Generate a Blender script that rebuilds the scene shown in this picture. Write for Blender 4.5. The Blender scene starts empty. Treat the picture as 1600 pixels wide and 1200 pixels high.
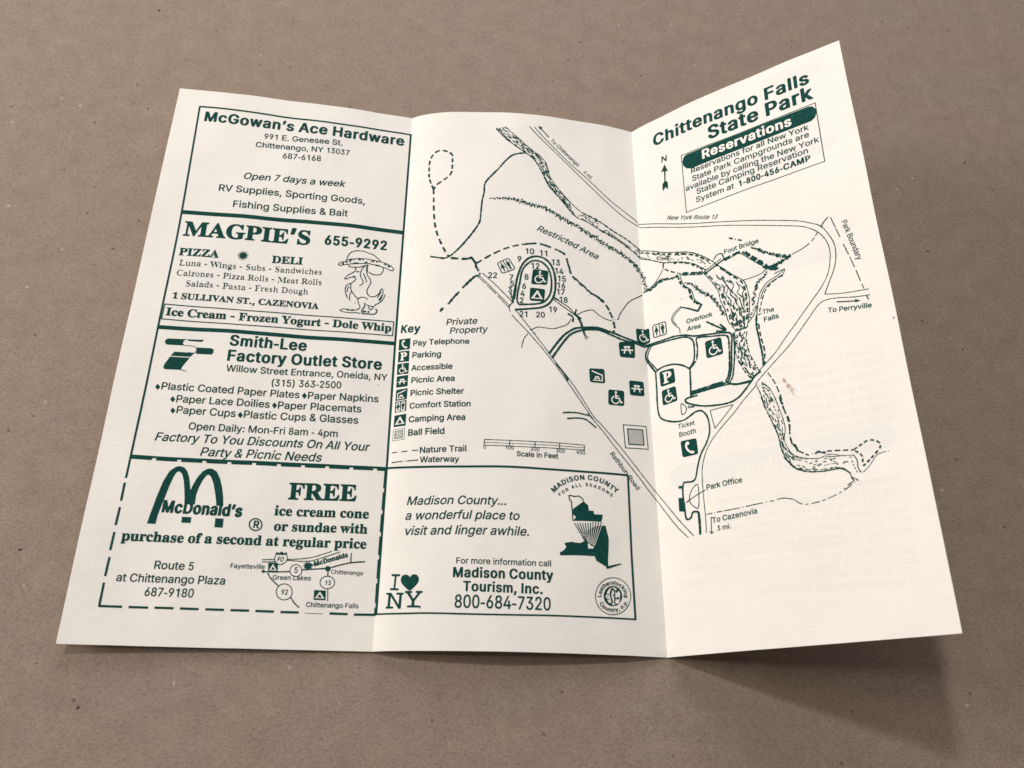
import bpy, bmesh, math, random
import numpy as np
from mathutils import Vector, Matrix
from mathutils.geometry import tessellate_polygon

SC = bpy.context.scene
COL = SC.collection
MM = 0.001
PAR = {'f': 1311.050473915979, 'rot': [[0.9961363, -0.0438769, -0.0760747], [0.0076616, 0.9063626, -0.4224312], [0.0874863, 0.4202162, 0.9031968]], 'C': [19.8235, -250.4454, 275.9278], 'W': [93.6627, 95.1646, 87.2366], 'A': [[[0.1379, -0.12081, 0.03778, 0.01925, -0.00923], [0.04178, -0.07593, 0.1217, -0.01787, 0.01794]], [[0.25183, -0.61584, 0.13141, 0.35026, -0.02115], [0.22957, -0.59112, 0.13176, 0.28779, -0.01718]], [[0.79481, -0.30298, 0.16121, 0.07457, 0.01137], [0.80896, -0.24448, 0.21721, 0.08102, 0.00739]]], 'z': [0.0304, 0.7662]}

# ------------------------------------------------------------------ camera
cam_data = bpy.data.cameras.new("camera")
cam_data.sensor_fit = 'HORIZONTAL'
cam_data.sensor_width = 36.0
cam_data.lens = PAR['f'] / 1600.0 * 36.0
cam_data.clip_start = 0.01
cam_data.clip_end = 50.0
cam_data.dof.use_dof = True
cam_data.dof.focus_distance = 0.312
cam_data.dof.aperture_fstop = 26.0
camera = bpy.data.objects.new("camera", cam_data)
COL.objects.link(camera)
_R = Matrix(PAR['rot']).to_4x4()
camera.matrix_world = Matrix.Translation(Vector(PAR['C']) * MM) @ _R
SC.camera = camera

# ------------------------------------------------------------------ room light and lamps
world = bpy.data.worlds.new("World")
SC.world = world
world.use_nodes = True
_bg = world.node_tree.nodes["Background"]
_bg.inputs[0].default_value = (1.0, 0.90, 0.80, 1)
_bg.inputs[1].default_value = 0.045
TARGET = Vector((0.045, -0.11, 0.0))


def lamp(name, loc, size, power, colour):
    l = bpy.data.lights.new(name, 'AREA')
    l.shape = 'DISK'
    l.size = size
    l.energy = power
    l.color = colour
    o = bpy.data.objects.new(name, l)
    COL.objects.link(o)
    o.location = loc
    o.rotation_euler = (TARGET - Vector(loc)).to_track_quat('-Z', 'Y').to_euler()
    return o


def towards(az, el, dist):
    a, e = math.radians(az), math.radians(el)
    return tuple(TARGET + Vector((math.cos(a) * math.cos(e), math.sin(a) * math.cos(e), math.sin(e))) * dist)


# two ceiling lamps draw the crisp shadows; wide soft light comes from the side and the back of the room
lamp("ceiling_lamp", (-0.26, 0.205, 0.927), 0.075, 3.2, (1.0, 0.97, 0.95))
lamp("ceiling_lamp", (-0.375, -0.146, 1.077), 0.12, 1.3, (1.0, 0.965, 0.93))
lamp("side_window", towards(172, 26, 1.2), 0.45, 6.6, (1.0, 0.935, 0.86))
lamp("back_window", towards(90, 25, 1.1), 0.9, 7.6, (0.985, 0.98, 1.0))
lamp("front_lamp", towards(215, 25, 1.1), 0.9, 1.3, (1.0, 0.92, 0.84))

SC.view_settings.view_transform = 'Standard'
SC.view_settings.look = 'None'
SC.view_settings.exposure = 0.11
SC.view_settings.gamma = 1.0
SC.view_settings.use_curve_mapping = False


# ------------------------------------------------------------------ materials
def material(name, rough=0.8):
    m = bpy.data.materials.new(name)
    m.use_nodes = True
    nt = m.node_tree
    b = nt.nodes["Principled BSDF"]
    b.inputs["Roughness"].default_value = rough
    b.inputs["Specular IOR Level"].default_value = 0.25
    return m, nt, b


def node(nt, kind, **kw):
    n = nt.nodes.new(kind)
    for k, v in kw.items():
        if isinstance(v, (int, float, tuple)) and k in n.inputs:
            n.inputs[k].default_value = v
        else:
            setattr(n, k, v)
    return n


def ramp(nt, src, stops):
    r = nt.nodes.new('ShaderNodeValToRGB')
    while len(r.color_ramp.elements) < len(stops):
        r.color_ramp.elements.new(0.5)
    for e, (p, c) in zip(r.color_ramp.elements, stops):
        e.position = p
        e.color = (*c, 1) if len(c) == 3 else c
    nt.links.new(src, r.inputs[0])
    return r


def mixc(nt, fac, a, b, mode='MIX'):
    m = nt.nodes.new('ShaderNodeMix')
    m.data_type = 'RGBA'
    m.blend_type = mode
    for sock, v in ((m.inputs[0], fac), (m.inputs[6], a), (m.inputs[7], b)):
        if hasattr(v, 'is_output') or isinstance(v, bpy.types.NodeSocket):
            nt.links.new(v, sock)
        else:
            sock.default_value = v if isinstance(v, (int, float)) else (*v, 1)
    return m.outputs[2]


def paper_material(name, base, dark):
    m, nt, b = material(name, 0.75)
    tc = nt.nodes.new('ShaderNodeTexCoord')
    n1 = node(nt, 'ShaderNodeTexNoise', Scale=48.0, Detail=5.0)
    n2 = node(nt, 'ShaderNodeTexNoise', Scale=1400.0, Detail=4.0)
    n3 = node(nt, 'ShaderNodeTexNoise', Scale=420.0, Detail=2.0)
    for n in (n1, n2, n3):
        nt.links.new(tc.outputs['Object'], n.inputs['Vector'])
    c = mixc(nt, ramp(nt, n1.outputs[0], [(0.3, (0, 0, 0)), (0.7, (1, 1, 1))]).outputs[0], dark, base)
    f = ramp(nt, n2.outputs[0], [(0.35, (0.965, 0.965, 0.965)), (0.65, (1, 1, 1))])
    c = mixc(nt, 1.0, c, f.outputs[0], 'MULTIPLY')
    nt.links.new(c, b.inputs['Base Color'])
    bp = node(nt, 'ShaderNodeBump', Strength=0.12, Distance=0.0004)
    nt.links.new(n3.outputs[0], bp.inputs['Height'])
    bp2 = node(nt, 'ShaderNodeBump', Strength=0.16, Distance=0.003)
    nt.links.new(n1.outputs[0], bp2.inputs['Height'])
    nt.links.new(bp.outputs[0], bp2.inputs['Normal'])
    nt.links.new(bp2.outputs[0], b.inputs['Normal'])
    return m


M_PAPER = paper_material("cream_paper", (0.880, 0.837, 0.775), (0.838, 0.800, 0.745))
M_GHOST, _nt, _b = material("faint_back_print", 0.8)
_b.inputs['Base Color'].default_value = (0.822, 0.783, 0.734, 1)
M_BAND, _nt, _b = material("faint_back_band", 0.8)
_b.inputs['Base Color'].default_value = (0.808, 0.776, 0.733, 1)
M_INK, nt, b = material("dark_green_ink", 0.7)
b.inputs["Specular IOR Level"].default_value = 0.08
tc = nt.nodes.new('ShaderNodeTexCoord')
nn = node(nt, 'ShaderNodeTexNoise', Scale=900.0, Detail=3.0)
nt.links.new(tc.outputs['Object'], nn.inputs['Vector'])
rr = ramp(nt, nn.outputs[0], [(0.3, (0.003, 0.044, 0.036)), (0.6, (0.005, 0.060, 0.049)), (0.8, (0.020, 0.095, 0.080))])
nt.links.new(rr.outputs[0], b.inputs['Base Color'])

M_STAIN, nt, b = material("brown_smudge", 0.8)
b.inputs['Base Color'].default_value = (0.47, 0.30, 0.20, 1)
tc = nt.nodes.new('ShaderNodeTexCoord')
nn = node(nt, 'ShaderNodeTexNoise', Scale=350.0, Detail=4.0)
nt.links.new(tc.outputs['Object'], nn.inputs['Vector'])
rr = ramp(nt, nn.outputs[0], [(0.34, (0, 0, 0)), (0.60, (0.85, 0.85, 0.85))])
nt.links.new(rr.outputs[0], b.inputs['Alpha'])

M_BOARD, nt, b = material("brown_kraft_board", 0.85)
b.inputs["Specular IOR Level"].default_value = 0.2
tc = nt.nodes.new('ShaderNodeTexCoord')
mp = node(nt, 'ShaderNodeMapping')
mp.inputs['Rotation'].default_value = (0, 0, 0.5)
mp.inputs['Scale'].default_value = (1.0, 1.5, 1.0)
nt.links.new(tc.outputs['Object'], mp.inputs['Vector'])


def noise(scale, detail, rough=0.5, vec=None, dist=0.0):
    n = node(nt, 'ShaderNodeTexNoise', Scale=scale, Detail=detail, Roughness=rough, Distortion=dist)
    nt.links.new((vec or tc.outputs['Object']), n.inputs['Vector'])
    return n


g1 = noise(38.0, 4.0, 0.6)
g2 = noise(110.0, 5.0, 0.65)
g3 = noise(900.0, 4.0, 0.65, mp.outputs[0])
g4 = noise(2200.0, 3.0, 0.6)
c = mixc(nt, ramp(nt, g1.outputs[0], [(0.3, (0, 0, 0)), (0.7, (1, 1, 1))]).outputs[0], (0.306, 0.227, 0.183), (0.298, 0.231, 0.175))
c = mixc(nt, 1.0, c, ramp(nt, g2.outputs[0], [(0.25, (0.88, 0.87, 0.86)), (0.75, (1.09, 1.09, 1.08))]).outputs[0], 'MULTIPLY')
c = mixc(nt, 1.0, c, ramp(nt, g3.outputs[0], [(0.26, (0.75, 0.74, 0.73)), (0.5, (1, 1, 1)), (0.76, (1.16, 1.16, 1.16))]).outputs[0], 'MULTIPLY')
c = mixc(nt, 1.0, c, ramp(nt, g4.outputs[0], [(0.3, (0.9, 0.9, 0.9)), (0.7, (1.08, 1.08, 1.08))]).outputs[0], 'MULTIPLY')


def specks(scale, size, keep, col, amount, warp=0.002):
    """scattered flecks: small cells of a Voronoi pattern, only some of them kept"""
    global c
    w = noise(260.0, 2.0)
    sub = node(nt, 'ShaderNodeVectorMath', operation='SCALE')
    nt.links.new(w.outputs['Color'], sub.inputs[0])
    sub.inputs['Scale'].default_value = warp
    ad = node(nt, 'ShaderNodeVectorMath', operation='ADD')
    nt.links.new(tc.outputs['Object'], ad.inputs[0])
    nt.links.new(sub.outputs[0], ad.inputs[1])
    v = node(nt, 'ShaderNodeTexVoronoi', Scale=scale)
    nt.links.new(ad.outputs[0], v.inputs['Vector'])
    near = ramp(nt, v.outputs['Distance'], [(size * 0.55, (1, 1, 1)), (size, (0, 0, 0))])
    sep = node(nt, 'ShaderNodeSeparateColor')
    nt.links.new(v.outputs['Color'], sep.inputs[0])
    kp = ramp(nt, sep.outputs[0], [(keep, (1, 1, 1)), (keep + 0.01, (0, 0, 0))])
    mu = node(nt, 'ShaderNodeMath', operation='MULTIPLY')
    nt.links.new(near.outputs[0], mu.inputs[0])
    nt.links.new(kp.outputs[0], mu.inputs[1])
    mu2 = node(nt, 'ShaderNodeMath', operation='MULTIPLY')
    nt.links.new(mu.outputs[0], mu2.inputs[0])
    mu2.inputs[1].default_value = amount
    c = mixc(nt, mu2.outputs[0], c, col)


specks(70.0, 0.05, 0.17, (0.045, 0.030, 0.024), 0.9)
specks(150.0, 0.11, 0.24, (0.10, 0.066, 0.05), 0.7)
specks(120.0, 0.085, 0.16, (0.55, 0.47, 0.40), 0.6)
specks(330.0, 0.16, 0.14, (0.15, 0.105, 0.08), 0.5)
nt.links.new(c, b.inputs['Base Color'])
bp = node(nt, 'ShaderNodeBump', Strength=0.35, Distance=0.0006)
nt.links.new(g3.outputs[0], bp.inputs['Height'])
nt.links.new(bp.outputs[0], b.inputs['Normal'])

# ------------------------------------------------------------------ the board under the brochure
TABLE_Z = -0.25
me = bpy.data.meshes.new("brown_board")
bm = bmesh.new()
x0, x1, y0, y1, zt, zb = -0.62, 0.86, -0.78, 0.62, TABLE_Z * MM, TABLE_Z * MM - 0.003
vs = [bm.verts.new(p) for p in ((x0, y0, zt), (x1, y0, zt), (x1, y1, zt), (x0, y1, zt), (x0, y0, zb), (x1, y0, zb), (x1, y1, zb), (x0, y1, zb))]
for f in ((0, 1, 2, 3), (7, 6, 5, 4), (0, 4, 5, 1), (1, 5, 6, 2), (2, 6, 7, 3), (3, 7, 4, 0)):
    bm.faces.new([vs[i] for i in f])
bm.to_mesh(me)
bm.free()
me.materials.append(M_BOARD)
board = bpy.data.objects.new("brown_board", me)
COL.objects.link(board)
board["kind"] = "structure"
board["label"] = "flat brown kraft board lying under the brochure"

# ------------------------------------------------------------------ the sheet: paper coordinates (mm) to space
H = 215.9
W0, W1, W2 = PAR['W']
PA = np.array(PAR['A'])
_gs, _gw = np.polynomial.legendre.leggauss(20)


def _profile(A, W, s):
    x = s / W
    t = 0.5 * x[:, None] * (_gs + 1)
    th = A[:, 0, None] + A[:, 1, None] * t + A[:, 2, None] * t * t + A[:, 3, None] * np.exp(-t / 0.06) + A[:, 4, None] * np.exp(-(1 - t) / 0.06)
    w = 0.5 * x[:, None] * _gw * W
    return (np.cos(th) * w).sum(1), (np.sin(th) * w).sum(1)


def sheet(x, y):
    """x: mm across the unfolded sheet from the first fold (negative on the first panel); y: mm down from the top edge"""
    x = np.asarray(x, float)
    y = np.asarray(y, float)
    q = np.clip(y / H, -0.05, 1.05)
    ang = lambda k: PA[k, 0][None] * (1 - q)[:, None] + PA[k, 1][None] * q[:, None]
    z1 = PAR['z'][0] * (1 - q) + PAR['z'][1] * q
    X = np.zeros_like(x)
    Z = np.zeros_like(x)
    m = x < 0
    if m.any():
        dx, dz = _profile(ang(0)[m], W0, -x[m])
        X[m], Z[m] = -dx, z1[m] + dz
    m = (x >= 0) & (x <= W1)
    if m.any():
        dx, dz = _profile(ang(1)[m], W1, x[m])
        X[m], Z[m] = dx, z1[m] + dz
    m = x > W1
    if m.any():
        a = ang(1)[m]
        ex, ez = _profile(a, W1, np.full(m.sum(), W1))
        dx, dz = _profile(ang(2)[m], W2, x[m] - W1)
        X[m], Z[m] = ex + dx, z1[m] + ez + dz
    fade = np.clip(np.minimum(np.abs(x), np.abs(x - W1)) / 14.0, 0, 1)
    Z = Z + fade * (0.22 * np.sin(x * 0.16 + y * 0.035) * np.sin(y * 0.055 + 1.1) + 0.07 * np.sin(x * 0.31 - y * 0.12 + 2.0))
    return np.stack([X, -y, Z], 1)


def side(x):
    """which panel a point is on, +-1e-4 mm away from a fold so that a normal is that panel's own"""
    return x


def sheet_normal(x, y, panel):
    e = 0.05
    lo, hi = ((-W0 - 9, -1e-4), (1e-4, W1 - 1e-4), (W1 + 1e-4, W1 + W2 + 9))[panel]
    xa = np.clip(x - e, lo, hi)
    xb = np.clip(x + e, lo, hi)
    du = sheet(xb, y) - sheet(xa, y)
    dv = sheet(x, y - e) - sheet(x, y + e)
    n = np.cross(du, dv)
    return n / np.linalg.norm(n, axis=1)[:, None]


def thing(name, label, cat, loc):
    o = bpy.data.objects.new(name, None)
    o.empty_display_size = 0.02
    COL.objects.link(o)
    o.location = loc
    o["label"] = label
    o["category"] = cat
    return o


BROCHURE = thing("brochure", "unfolded cream park brochure of three panels printed in dark green, lying on brown board", "brochure", (0.045, -0.108, TABLE_Z * MM))
ORIGIN = np.array(BROCHURE.location)


def link(name, me, parent, label=None):
    o = bpy.data.objects.new(name, me)
    COL.objects.link(o)
    o.parent = parent
    if label:
        o["label"] = label
    return o


PANELS = []
LIMITS = [(-W0, 0.0), (0.0, W1), (W1, W1 + W2)]
THICK = 0.085
PANEL_LABELS = ["left panel of boxed advertisements lying almost flat", "middle panel with map key, bowed upward between the folds", "right panel with the park title, standing up from the fold"]
for k, (a, bb) in enumerate(LIMITS):
    nx, ny = 60, 110
    u = np.linspace(a, bb, nx + 1)
    # finer rows of vertices beside the folds
    t = np.linspace(0, 1, nx + 1)
    u = a + (bb - a) * (t - 0.11 * np.sin(2 * np.pi * t) / (2 * np.pi) * 4 * 0.9)
    u[0], u[-1] = a, bb
    v = np.linspace(0, H, ny + 1)
    rng = np.random.default_rng(40 + k)
    gx, gy = [q.ravel() for q in np.meshgrid(u, v)]
    eps = 1e-5
    gxx = np.clip(gx, a + (eps if k == 2 else 0), bb - (eps if k == 0 else 0))
    top = sheet(gxx, gy)
    nrm = sheet_normal(gxx, gy, k)
    bot = top - nrm * THICK
    n = (nx + 1) * (ny + 1)
    pts = (np.vstack([top, bot, top, bot]) * MM - ORIGIN).tolist()
    F = []
    ix = lambda i, j: j * (nx + 1) + i
    for j in range(ny):
        for i in range(nx):
            q = (ix(i, j), ix(i, j + 1), ix(i + 1, j + 1), ix(i + 1, j))
            F.append(q)
            F.append(tuple(n + w for w in reversed(q)))
    rim = []
    for i in range(nx):
        rim.append((ix(i + 1, 0), n + ix(i + 1, 0), n + ix(i, 0), ix(i, 0)))
        rim.append((ix(i, ny), n + ix(i, ny), n + ix(i + 1, ny), ix(i + 1, ny)))
    for j in range(ny):
        if k == 0:
            rim.append((ix(0, j), n + ix(0, j), n + ix(0, j + 1), ix(0, j + 1)))
        if k == 2:
            rim.append((ix(nx, j + 1), n + ix(nx, j + 1), n + ix(nx, j), ix(nx, j)))
    # the cut edge has vertices of its own, so that it does not bend the shading of the faces
    F += [tuple(2 * n + w for w in f) for f in rim]
    me = bpy.data.meshes.new("sheet_panel")
    me.from_pydata(pts, [], F)
    me.materials.append(M_PAPER)
    me.polygons.foreach_set('use_smooth', [min(f) < 2 * n for f in F])
    me.update()
    PANELS.append(link(("advertisement_panel", "map_panel", "title_panel")[k], me, BROCHURE, PANEL_LABELS[k]))

# ------------------------------------------------------------------ print: letter shapes, strokes and symbols
GLYPHS = {'bold': {' ': '188',
',': '234|47 -137 68 -2 18 7 10 10 51 185 -1 12 -7 7 -18 7 -82 0 -18 -5 -10 -9 -4 -9 -28 -181 1 -10 3 -4',
'-': '281|42 140 189 -2 16 4 9 6 4 8 0 62 -10 9 -19 5 -181 0 -16 -4 -9 -5 -5 -8 0 -59 7 -10',
'.': '234|97 -22 39 -2 22 7 15 9 20 20 4 9 -1 41 -7 14 -16 15 -31 13 -47 0 -31 -13 -19 -20 -7 -15 0 -13 0 -12 7 -19 8 -12 14 -10',
'0': '432|188 -25 52 -1 31 7 41 19 18 14 26 30 19 34 15 47 10 60 4 56 -4 81 -10 60 -15 46 -26 45 -28 29 -38 21 -34 10 -69 -1 -31 -9 -39 -23 -27 -27 -13 -20 -15 -31 -16 -53 -7 -41 -3 -53 0 -53 3 -12 0 -28 7 -44 16 -53 21 -41 29 -33 16 -11 31 -16|208 72 -13 10 -15 21 -13 29 -6 21 -10 66 0 66 6 53 13 47 18 34 17 16 13 4 10 -4 15 -16 19 -33 6 -20 11 -50 0 -22 3 -9 0 -57 -7 -56 -19 -62 -22 -32 -13 -7',
'1': '432|211 -18 82 -1 19 7 8 10 0 509 -1 6 -6 7 -20 7 -62 0 -17 -4 -15 -13 -24 -47 -6 -6 -79 -18 -11 -7 -6 -9 0 -47 8 -10 19 -7 81 0 7 -5 1 -353 4 -11',
'2': '432|64 -18 296 -1 18 5 10 9 1 62 -4 8 -10 5 -15 4 -151 2 7 13 90 111 45 63 19 38 10 34 3 25 0 28 -7 38 -9 22 -15 25 -28 28 -33 19 -47 14 -63 0 -34 -11 -22 -9 -23 -16 -27 -27 -19 -36 -10 -37 0 -38 7 -10 16 -6 69 -1 18 7 7 7 8 41 10 19 9 12 20 11 18 -4 13 -9 16 -29 4 -19 0 -19 -10 -34 -28 -47 -180 -225 0 -59 7 -7',
'4': '432|250 -18 73 -1 20 7 7 10 1 87 32 2 12 4 10 5 4 8 -1 63 -7 6 -15 7 -31 1 -5 4 -2 139 -6 6 -19 7 -83 -2 1 7 80 159 1 9 -4 7 -10 6 -13 4 -72 0 -18 -7 -7 -6 -176 -354 0 -56 4 -8 10 -5 15 -4 175 -2 2 -6 0 -81 7 -10|167 181 -3 4 2 7 53 106 4 6 3 1 2 -120 -8 -4',
'5': '432|183 -25 48 -1 22 3 31 10 25 13 13 8 34 35 26 51 7 31 0 78 -14 47 -19 36 -36 36 -36 20 -34 10 -56 0 -13 -3 -5 8 7 68 4 7 157 1 21 10 5 7 0 60 -8 10 -15 6 -247 1 -19 -6 -10 -8 -4 -22 -16 -188 -6 -40 1 -16 7 -7 19 -7 40 -6 28 0 19 7 31 20 22 3 19 -9 13 -13 13 -22 10 -35 0 -34 -7 -25 -15 -28 -13 -13 -13 -7 -16 1 -13 6 -9 8 -16 30 -5 19 -13 10 -16 4 -66 0 -18 -7 -7 -7 -1 -19 4 -22 9 -28 15 -25 33 -33 12 -8 25 -13 28 -9',
'6': '432|189 -25 52 -1 46 13 25 13 25 21 23 26 12 22 14 41 3 37 0 31 -3 25 -10 35 -13 25 -22 26 -25 21 -19 10 -28 9 -32 5 -1 4 93 159 0 13 -3 6 -10 7 -13 4 -75 0 -12 -4 -11 -7 -112 -191 -25 -50 -19 -56 -7 -37 0 -41 10 -53 16 -35 26 -32 31 -24 19 -10 28 -9|212 69 -13 6 -13 13 -12 22 -10 37 0 19 4 22 12 31 14 16 14 9 8 2 9 -3 13 -8 16 -22 13 -41 0 -25 -7 -31 -13 -25 -16 -16 -12 -6',
'8': '432|185 -25 55 -1 22 3 34 10 32 16 12 8 32 33 19 34 7 25 0 63 -7 28 -17 32 -12 17 -25 23 2 6 15 16 12 19 9 18 7 28 0 54 -7 28 -16 31 -22 26 -25 18 -19 10 -40 13 -72 0 -44 -13 -19 -10 -28 -24 -23 -26 -12 -28 -7 -35 0 -34 7 -35 9 -21 18 -25 13 -13 0 -3 -36 -37 -16 -32 -11 -44 0 -37 4 -22 10 -28 9 -16 9 -12 23 -23 41 -25 37 -12|212 68 -22 7 -12 8 -11 14 -10 25 0 31 10 29 20 23 16 8 21 1 26 -14 15 -21 10 -32 1 -12 -10 -35 -10 -14 -10 -8 -12 -6|215 309 -13 4 -19 19 -9 21 -4 22 4 22 10 23 15 15 10 4 9 0 20 -7 12 -16 10 -31 0 -16 -4 -19 -15 -28 -13 -10',
'9': '432|123 -18 80 -1 13 4 10 7 115 196 28 60 13 37 7 38 0 50 -7 37 -9 25 -20 36 -28 28 -28 18 -31 13 -22 4 -60 0 -43 -14 -13 -6 -22 -15 -28 -28 -16 -26 -13 -32 -7 -40 0 -44 7 -41 16 -37 22 -30 32 -24 37 -15 16 -4 19 -1 5 -4 -14 -28 -80 -135 0 -12 3 -6|206 266 -17 13 -18 31 -7 32 0 18 7 32 13 25 19 19 16 4 22 -13 16 -26 10 -34 0 -32 -10 -34 -12 -19 -20 -16 -9 -2',
'A': '526|26 -18 89 -1 22 9 7 8 43 122 10 4 140 -1 47 -128 13 -10 15 -4 81 0 19 7 7 7 1 12 -4 13 -181 493 -7 7 -19 7 -91 0 -18 -5 -10 -9 -185 -506 0 -9 3 -6|225 219 -2 7 4 12 28 82 4 9 3 2 4 -5 36 -103 -2 -4 -7 -1',
'C': '556|256 -25 61 -1 25 3 57 16 31 16 39 29 33 40 16 32 13 47 -1 9 -3 5 -22 9 -78 0 -16 -4 -13 -10 -5 -16 -16 -31 -13 -17 -15 -12 -19 -9 -25 -7 -31 0 -32 10 -22 15 -12 12 -23 33 -15 41 -7 34 -2 34 2 38 13 53 16 31 19 27 28 21 22 9 22 4 19 0 34 -10 19 -12 19 -19 13 -23 13 -31 20 -10 82 -1 18 7 7 7 1 22 -16 47 -24 37 -27 27 -28 21 -38 19 -59 16 -91 0 -59 -16 -45 -23 -44 -37 -24 -32 -25 -50 -16 -62 -4 -35 0 -50 7 -50 13 -46 22 -44 18 -25 12 -13 24 -23 21 -15 54 -25 25 -7',
'D': '548|70 -18 202 -1 50 7 50 15 46 25 22 18 32 36 25 44 17 56 6 56 -3 72 -10 47 -16 41 -13 22 -24 31 -32 29 -54 28 -40 12 -41 7 -209 0 -17 -4 -11 -9 -2 -513 5 -11|187 75 -4 4 -1 6 1 344 7 5 53 0 44 -7 25 -10 24 -16 24 -31 12 -25 10 -35 7 -50 -4 -43 -7 -32 -13 -35 -15 -25 -19 -19 -22 -15 -16 -6 -31 -7',
'E': '465|70 -18 333 -1 17 4 11 9 1 63 -4 8 -10 5 -15 4 -213 0 -5 2 -2 6 0 119 2 6 202 2 22 9 4 5 1 9 -1 60 -7 6 -16 7 -205 2 -3 10 2 115 9 2 207 0 15 4 10 5 4 8 0 59 -7 10 -22 7 -322 0 -17 -4 -11 -9 -2 -513 5 -11',
'F': '456|70 -18 86 -1 19 7 6 7 2 200 2 6 193 2 19 7 6 6 1 63 -4 8 -10 5 -15 4 -190 2 -2 6 0 122 1 6 6 2 207 0 15 4 10 5 4 8 0 59 -8 10 -21 7 -319 0 -17 -4 -11 -9 -2 -513 5 -11',
'G': '566|256 -25 61 -1 47 7 38 12 50 29 23 19 34 44 15 34 10 44 0 94 -4 7 -8 5 -17 5 -203 0 -19 -6 -10 -8 0 -66 7 -7 19 -7 99 -2 2 -9 -7 -22 -23 -39 -15 -15 -28 -15 -16 -4 -37 0 -22 7 -32 18 -15 16 -23 35 -12 35 -7 34 -2 38 2 34 6 31 7 22 22 41 19 23 22 15 22 9 22 4 31 -3 19 -7 19 -12 18 -19 27 -51 8 -7 15 -6 85 -1 19 7 6 7 1 16 -4 15 -15 38 -28 40 -21 22 -36 26 -19 9 -44 16 -31 7 -84 0 -22 -3 -50 -17 -45 -25 -41 -38 -24 -34 -16 -31 -12 -38 -7 -34 -4 -31 0 -54 7 -50 19 -62 22 -38 9 -12 39 -39 37 -24 38 -16 25 -7',
'H': '563|70 -18 86 -1 19 7 6 7 2 209 1 6 6 2 190 -2 2 -6 2 -209 9 -9 19 -5 75 0 13 4 10 7 4 12 0 500 -1 9 -4 5 -22 9 -75 0 -17 -4 -11 -9 -2 -197 -2 -7 -8 -1 -187 1 -2 7 -2 197 -11 9 -17 4 -78 0 -13 -4 -11 -6 -3 -13 0 -503 5 -11',
'I': '227|70 -18 83 -1 19 7 7 10 0 509 -1 6 -6 7 -19 7 -78 0 -19 -7 -8 -10 0 -509 5 -11',
'K': '513|70 -18 86 -1 19 7 6 6 2 163 15 22 17 15 16 -17 125 -177 11 -12 20 -7 88 0 15 4 11 7 3 6 -1 13 -185 259 -10 18 3 7 190 203 3 12 -7 10 -16 7 -9 0 -94 0 -19 -7 -28 -27 -121 -133 -23 -22 -3 0 -1 7 -1 162 -3 10 -20 10 -19 1 -65 -1 -13 -4 -11 -6 -3 -13 0 -503 5 -11',
'L': '439|70 -18 320 -1 22 7 8 10 0 59 -5 8 -9 5 -16 4 -197 0 -9 3 -2 430 -1 6 -5 7 -20 7 -81 0 -19 -7 -8 -10 0 -509 5 -11',
'M': '674|70 -18 83 -1 19 7 6 7 3 226 7 -8 86 -218 7 -7 19 -7 68 0 17 4 13 10 82 206 7 15 3 1 3 -222 10 -9 19 -5 78 0 22 9 3 5 1 9 0 500 -3 13 -20 10 -19 1 -94 -1 -12 -4 -11 -6 -12 -25 -98 -260 -17 -40 -3 -1 -130 326 -10 6 -16 4 -106 0 -22 -9 -5 -11 0 -506 5 -11',
'N': '569|70 -18 86 -1 19 7 6 7 3 294 3 0 13 -19 158 -250 23 -30 22 -9 87 0 16 4 11 7 3 12 0 500 -1 9 -4 5 -22 9 -75 0 -18 -5 -10 -9 -3 -297 -3 0 -19 29 -175 273 -22 9 -90 0 -16 -4 -11 -6 -3 -13 0 -503 5 -11',
'O': '579|256 -25 61 -1 28 4 60 19 45 25 31 28 31 41 22 47 13 53 3 41 0 56 -3 28 -7 34 -10 28 -21 44 -21 28 -25 25 -36 26 -41 19 -53 13 -84 0 -22 -4 -41 -12 -37 -19 -20 -13 -29 -25 -36 -50 -22 -53 -10 -44 -4 -35 0 -50 7 -50 13 -46 22 -44 27 -35 23 -23 25 -18 38 -19 28 -9|270 75 -25 7 -25 17 -25 29 -13 22 -12 35 -7 34 -2 34 2 38 13 53 16 31 19 26 19 16 22 12 28 7 22 0 25 -7 29 -16 19 -19 15 -22 12 -25 10 -34 7 -41 0 -37 -7 -41 -10 -31 -24 -44 -25 -25 -29 -16 -19 -4',
'P': '491|70 -18 86 -1 19 7 6 7 2 165 2 7 118 1 34 7 19 7 37 18 27 23 21 25 12 25 11 34 3 38 -3 43 -11 35 -9 19 -19 26 -28 24 -44 22 -60 13 -215 0 -17 -4 -11 -9 -2 -513 5 -11|187 262 -4 8 1 162 6 2 69 0 31 -7 17 -10 15 -22 6 -16 4 -22 0 -25 -4 -15 -16 -33 -19 -15 -25 -7',
'R': '495|70 -18 86 -1 19 7 6 7 2 175 1 5 6 2 53 -1 84 -156 13 -23 10 -9 18 -7 88 0 17 4 11 9 1 10 -3 9 -101 185 2 6 35 24 23 26 12 22 10 28 4 22 0 50 -10 44 -7 15 -19 29 -31 28 -38 19 -40 12 -25 4 -219 0 -17 -4 -11 -9 -2 -513 5 -11|187 275 -4 7 1 150 6 2 69 0 34 -7 19 -14 16 -28 4 -18 0 -32 -4 -15 -11 -22 -14 -13 -16 -7 -22 -4',
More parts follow.
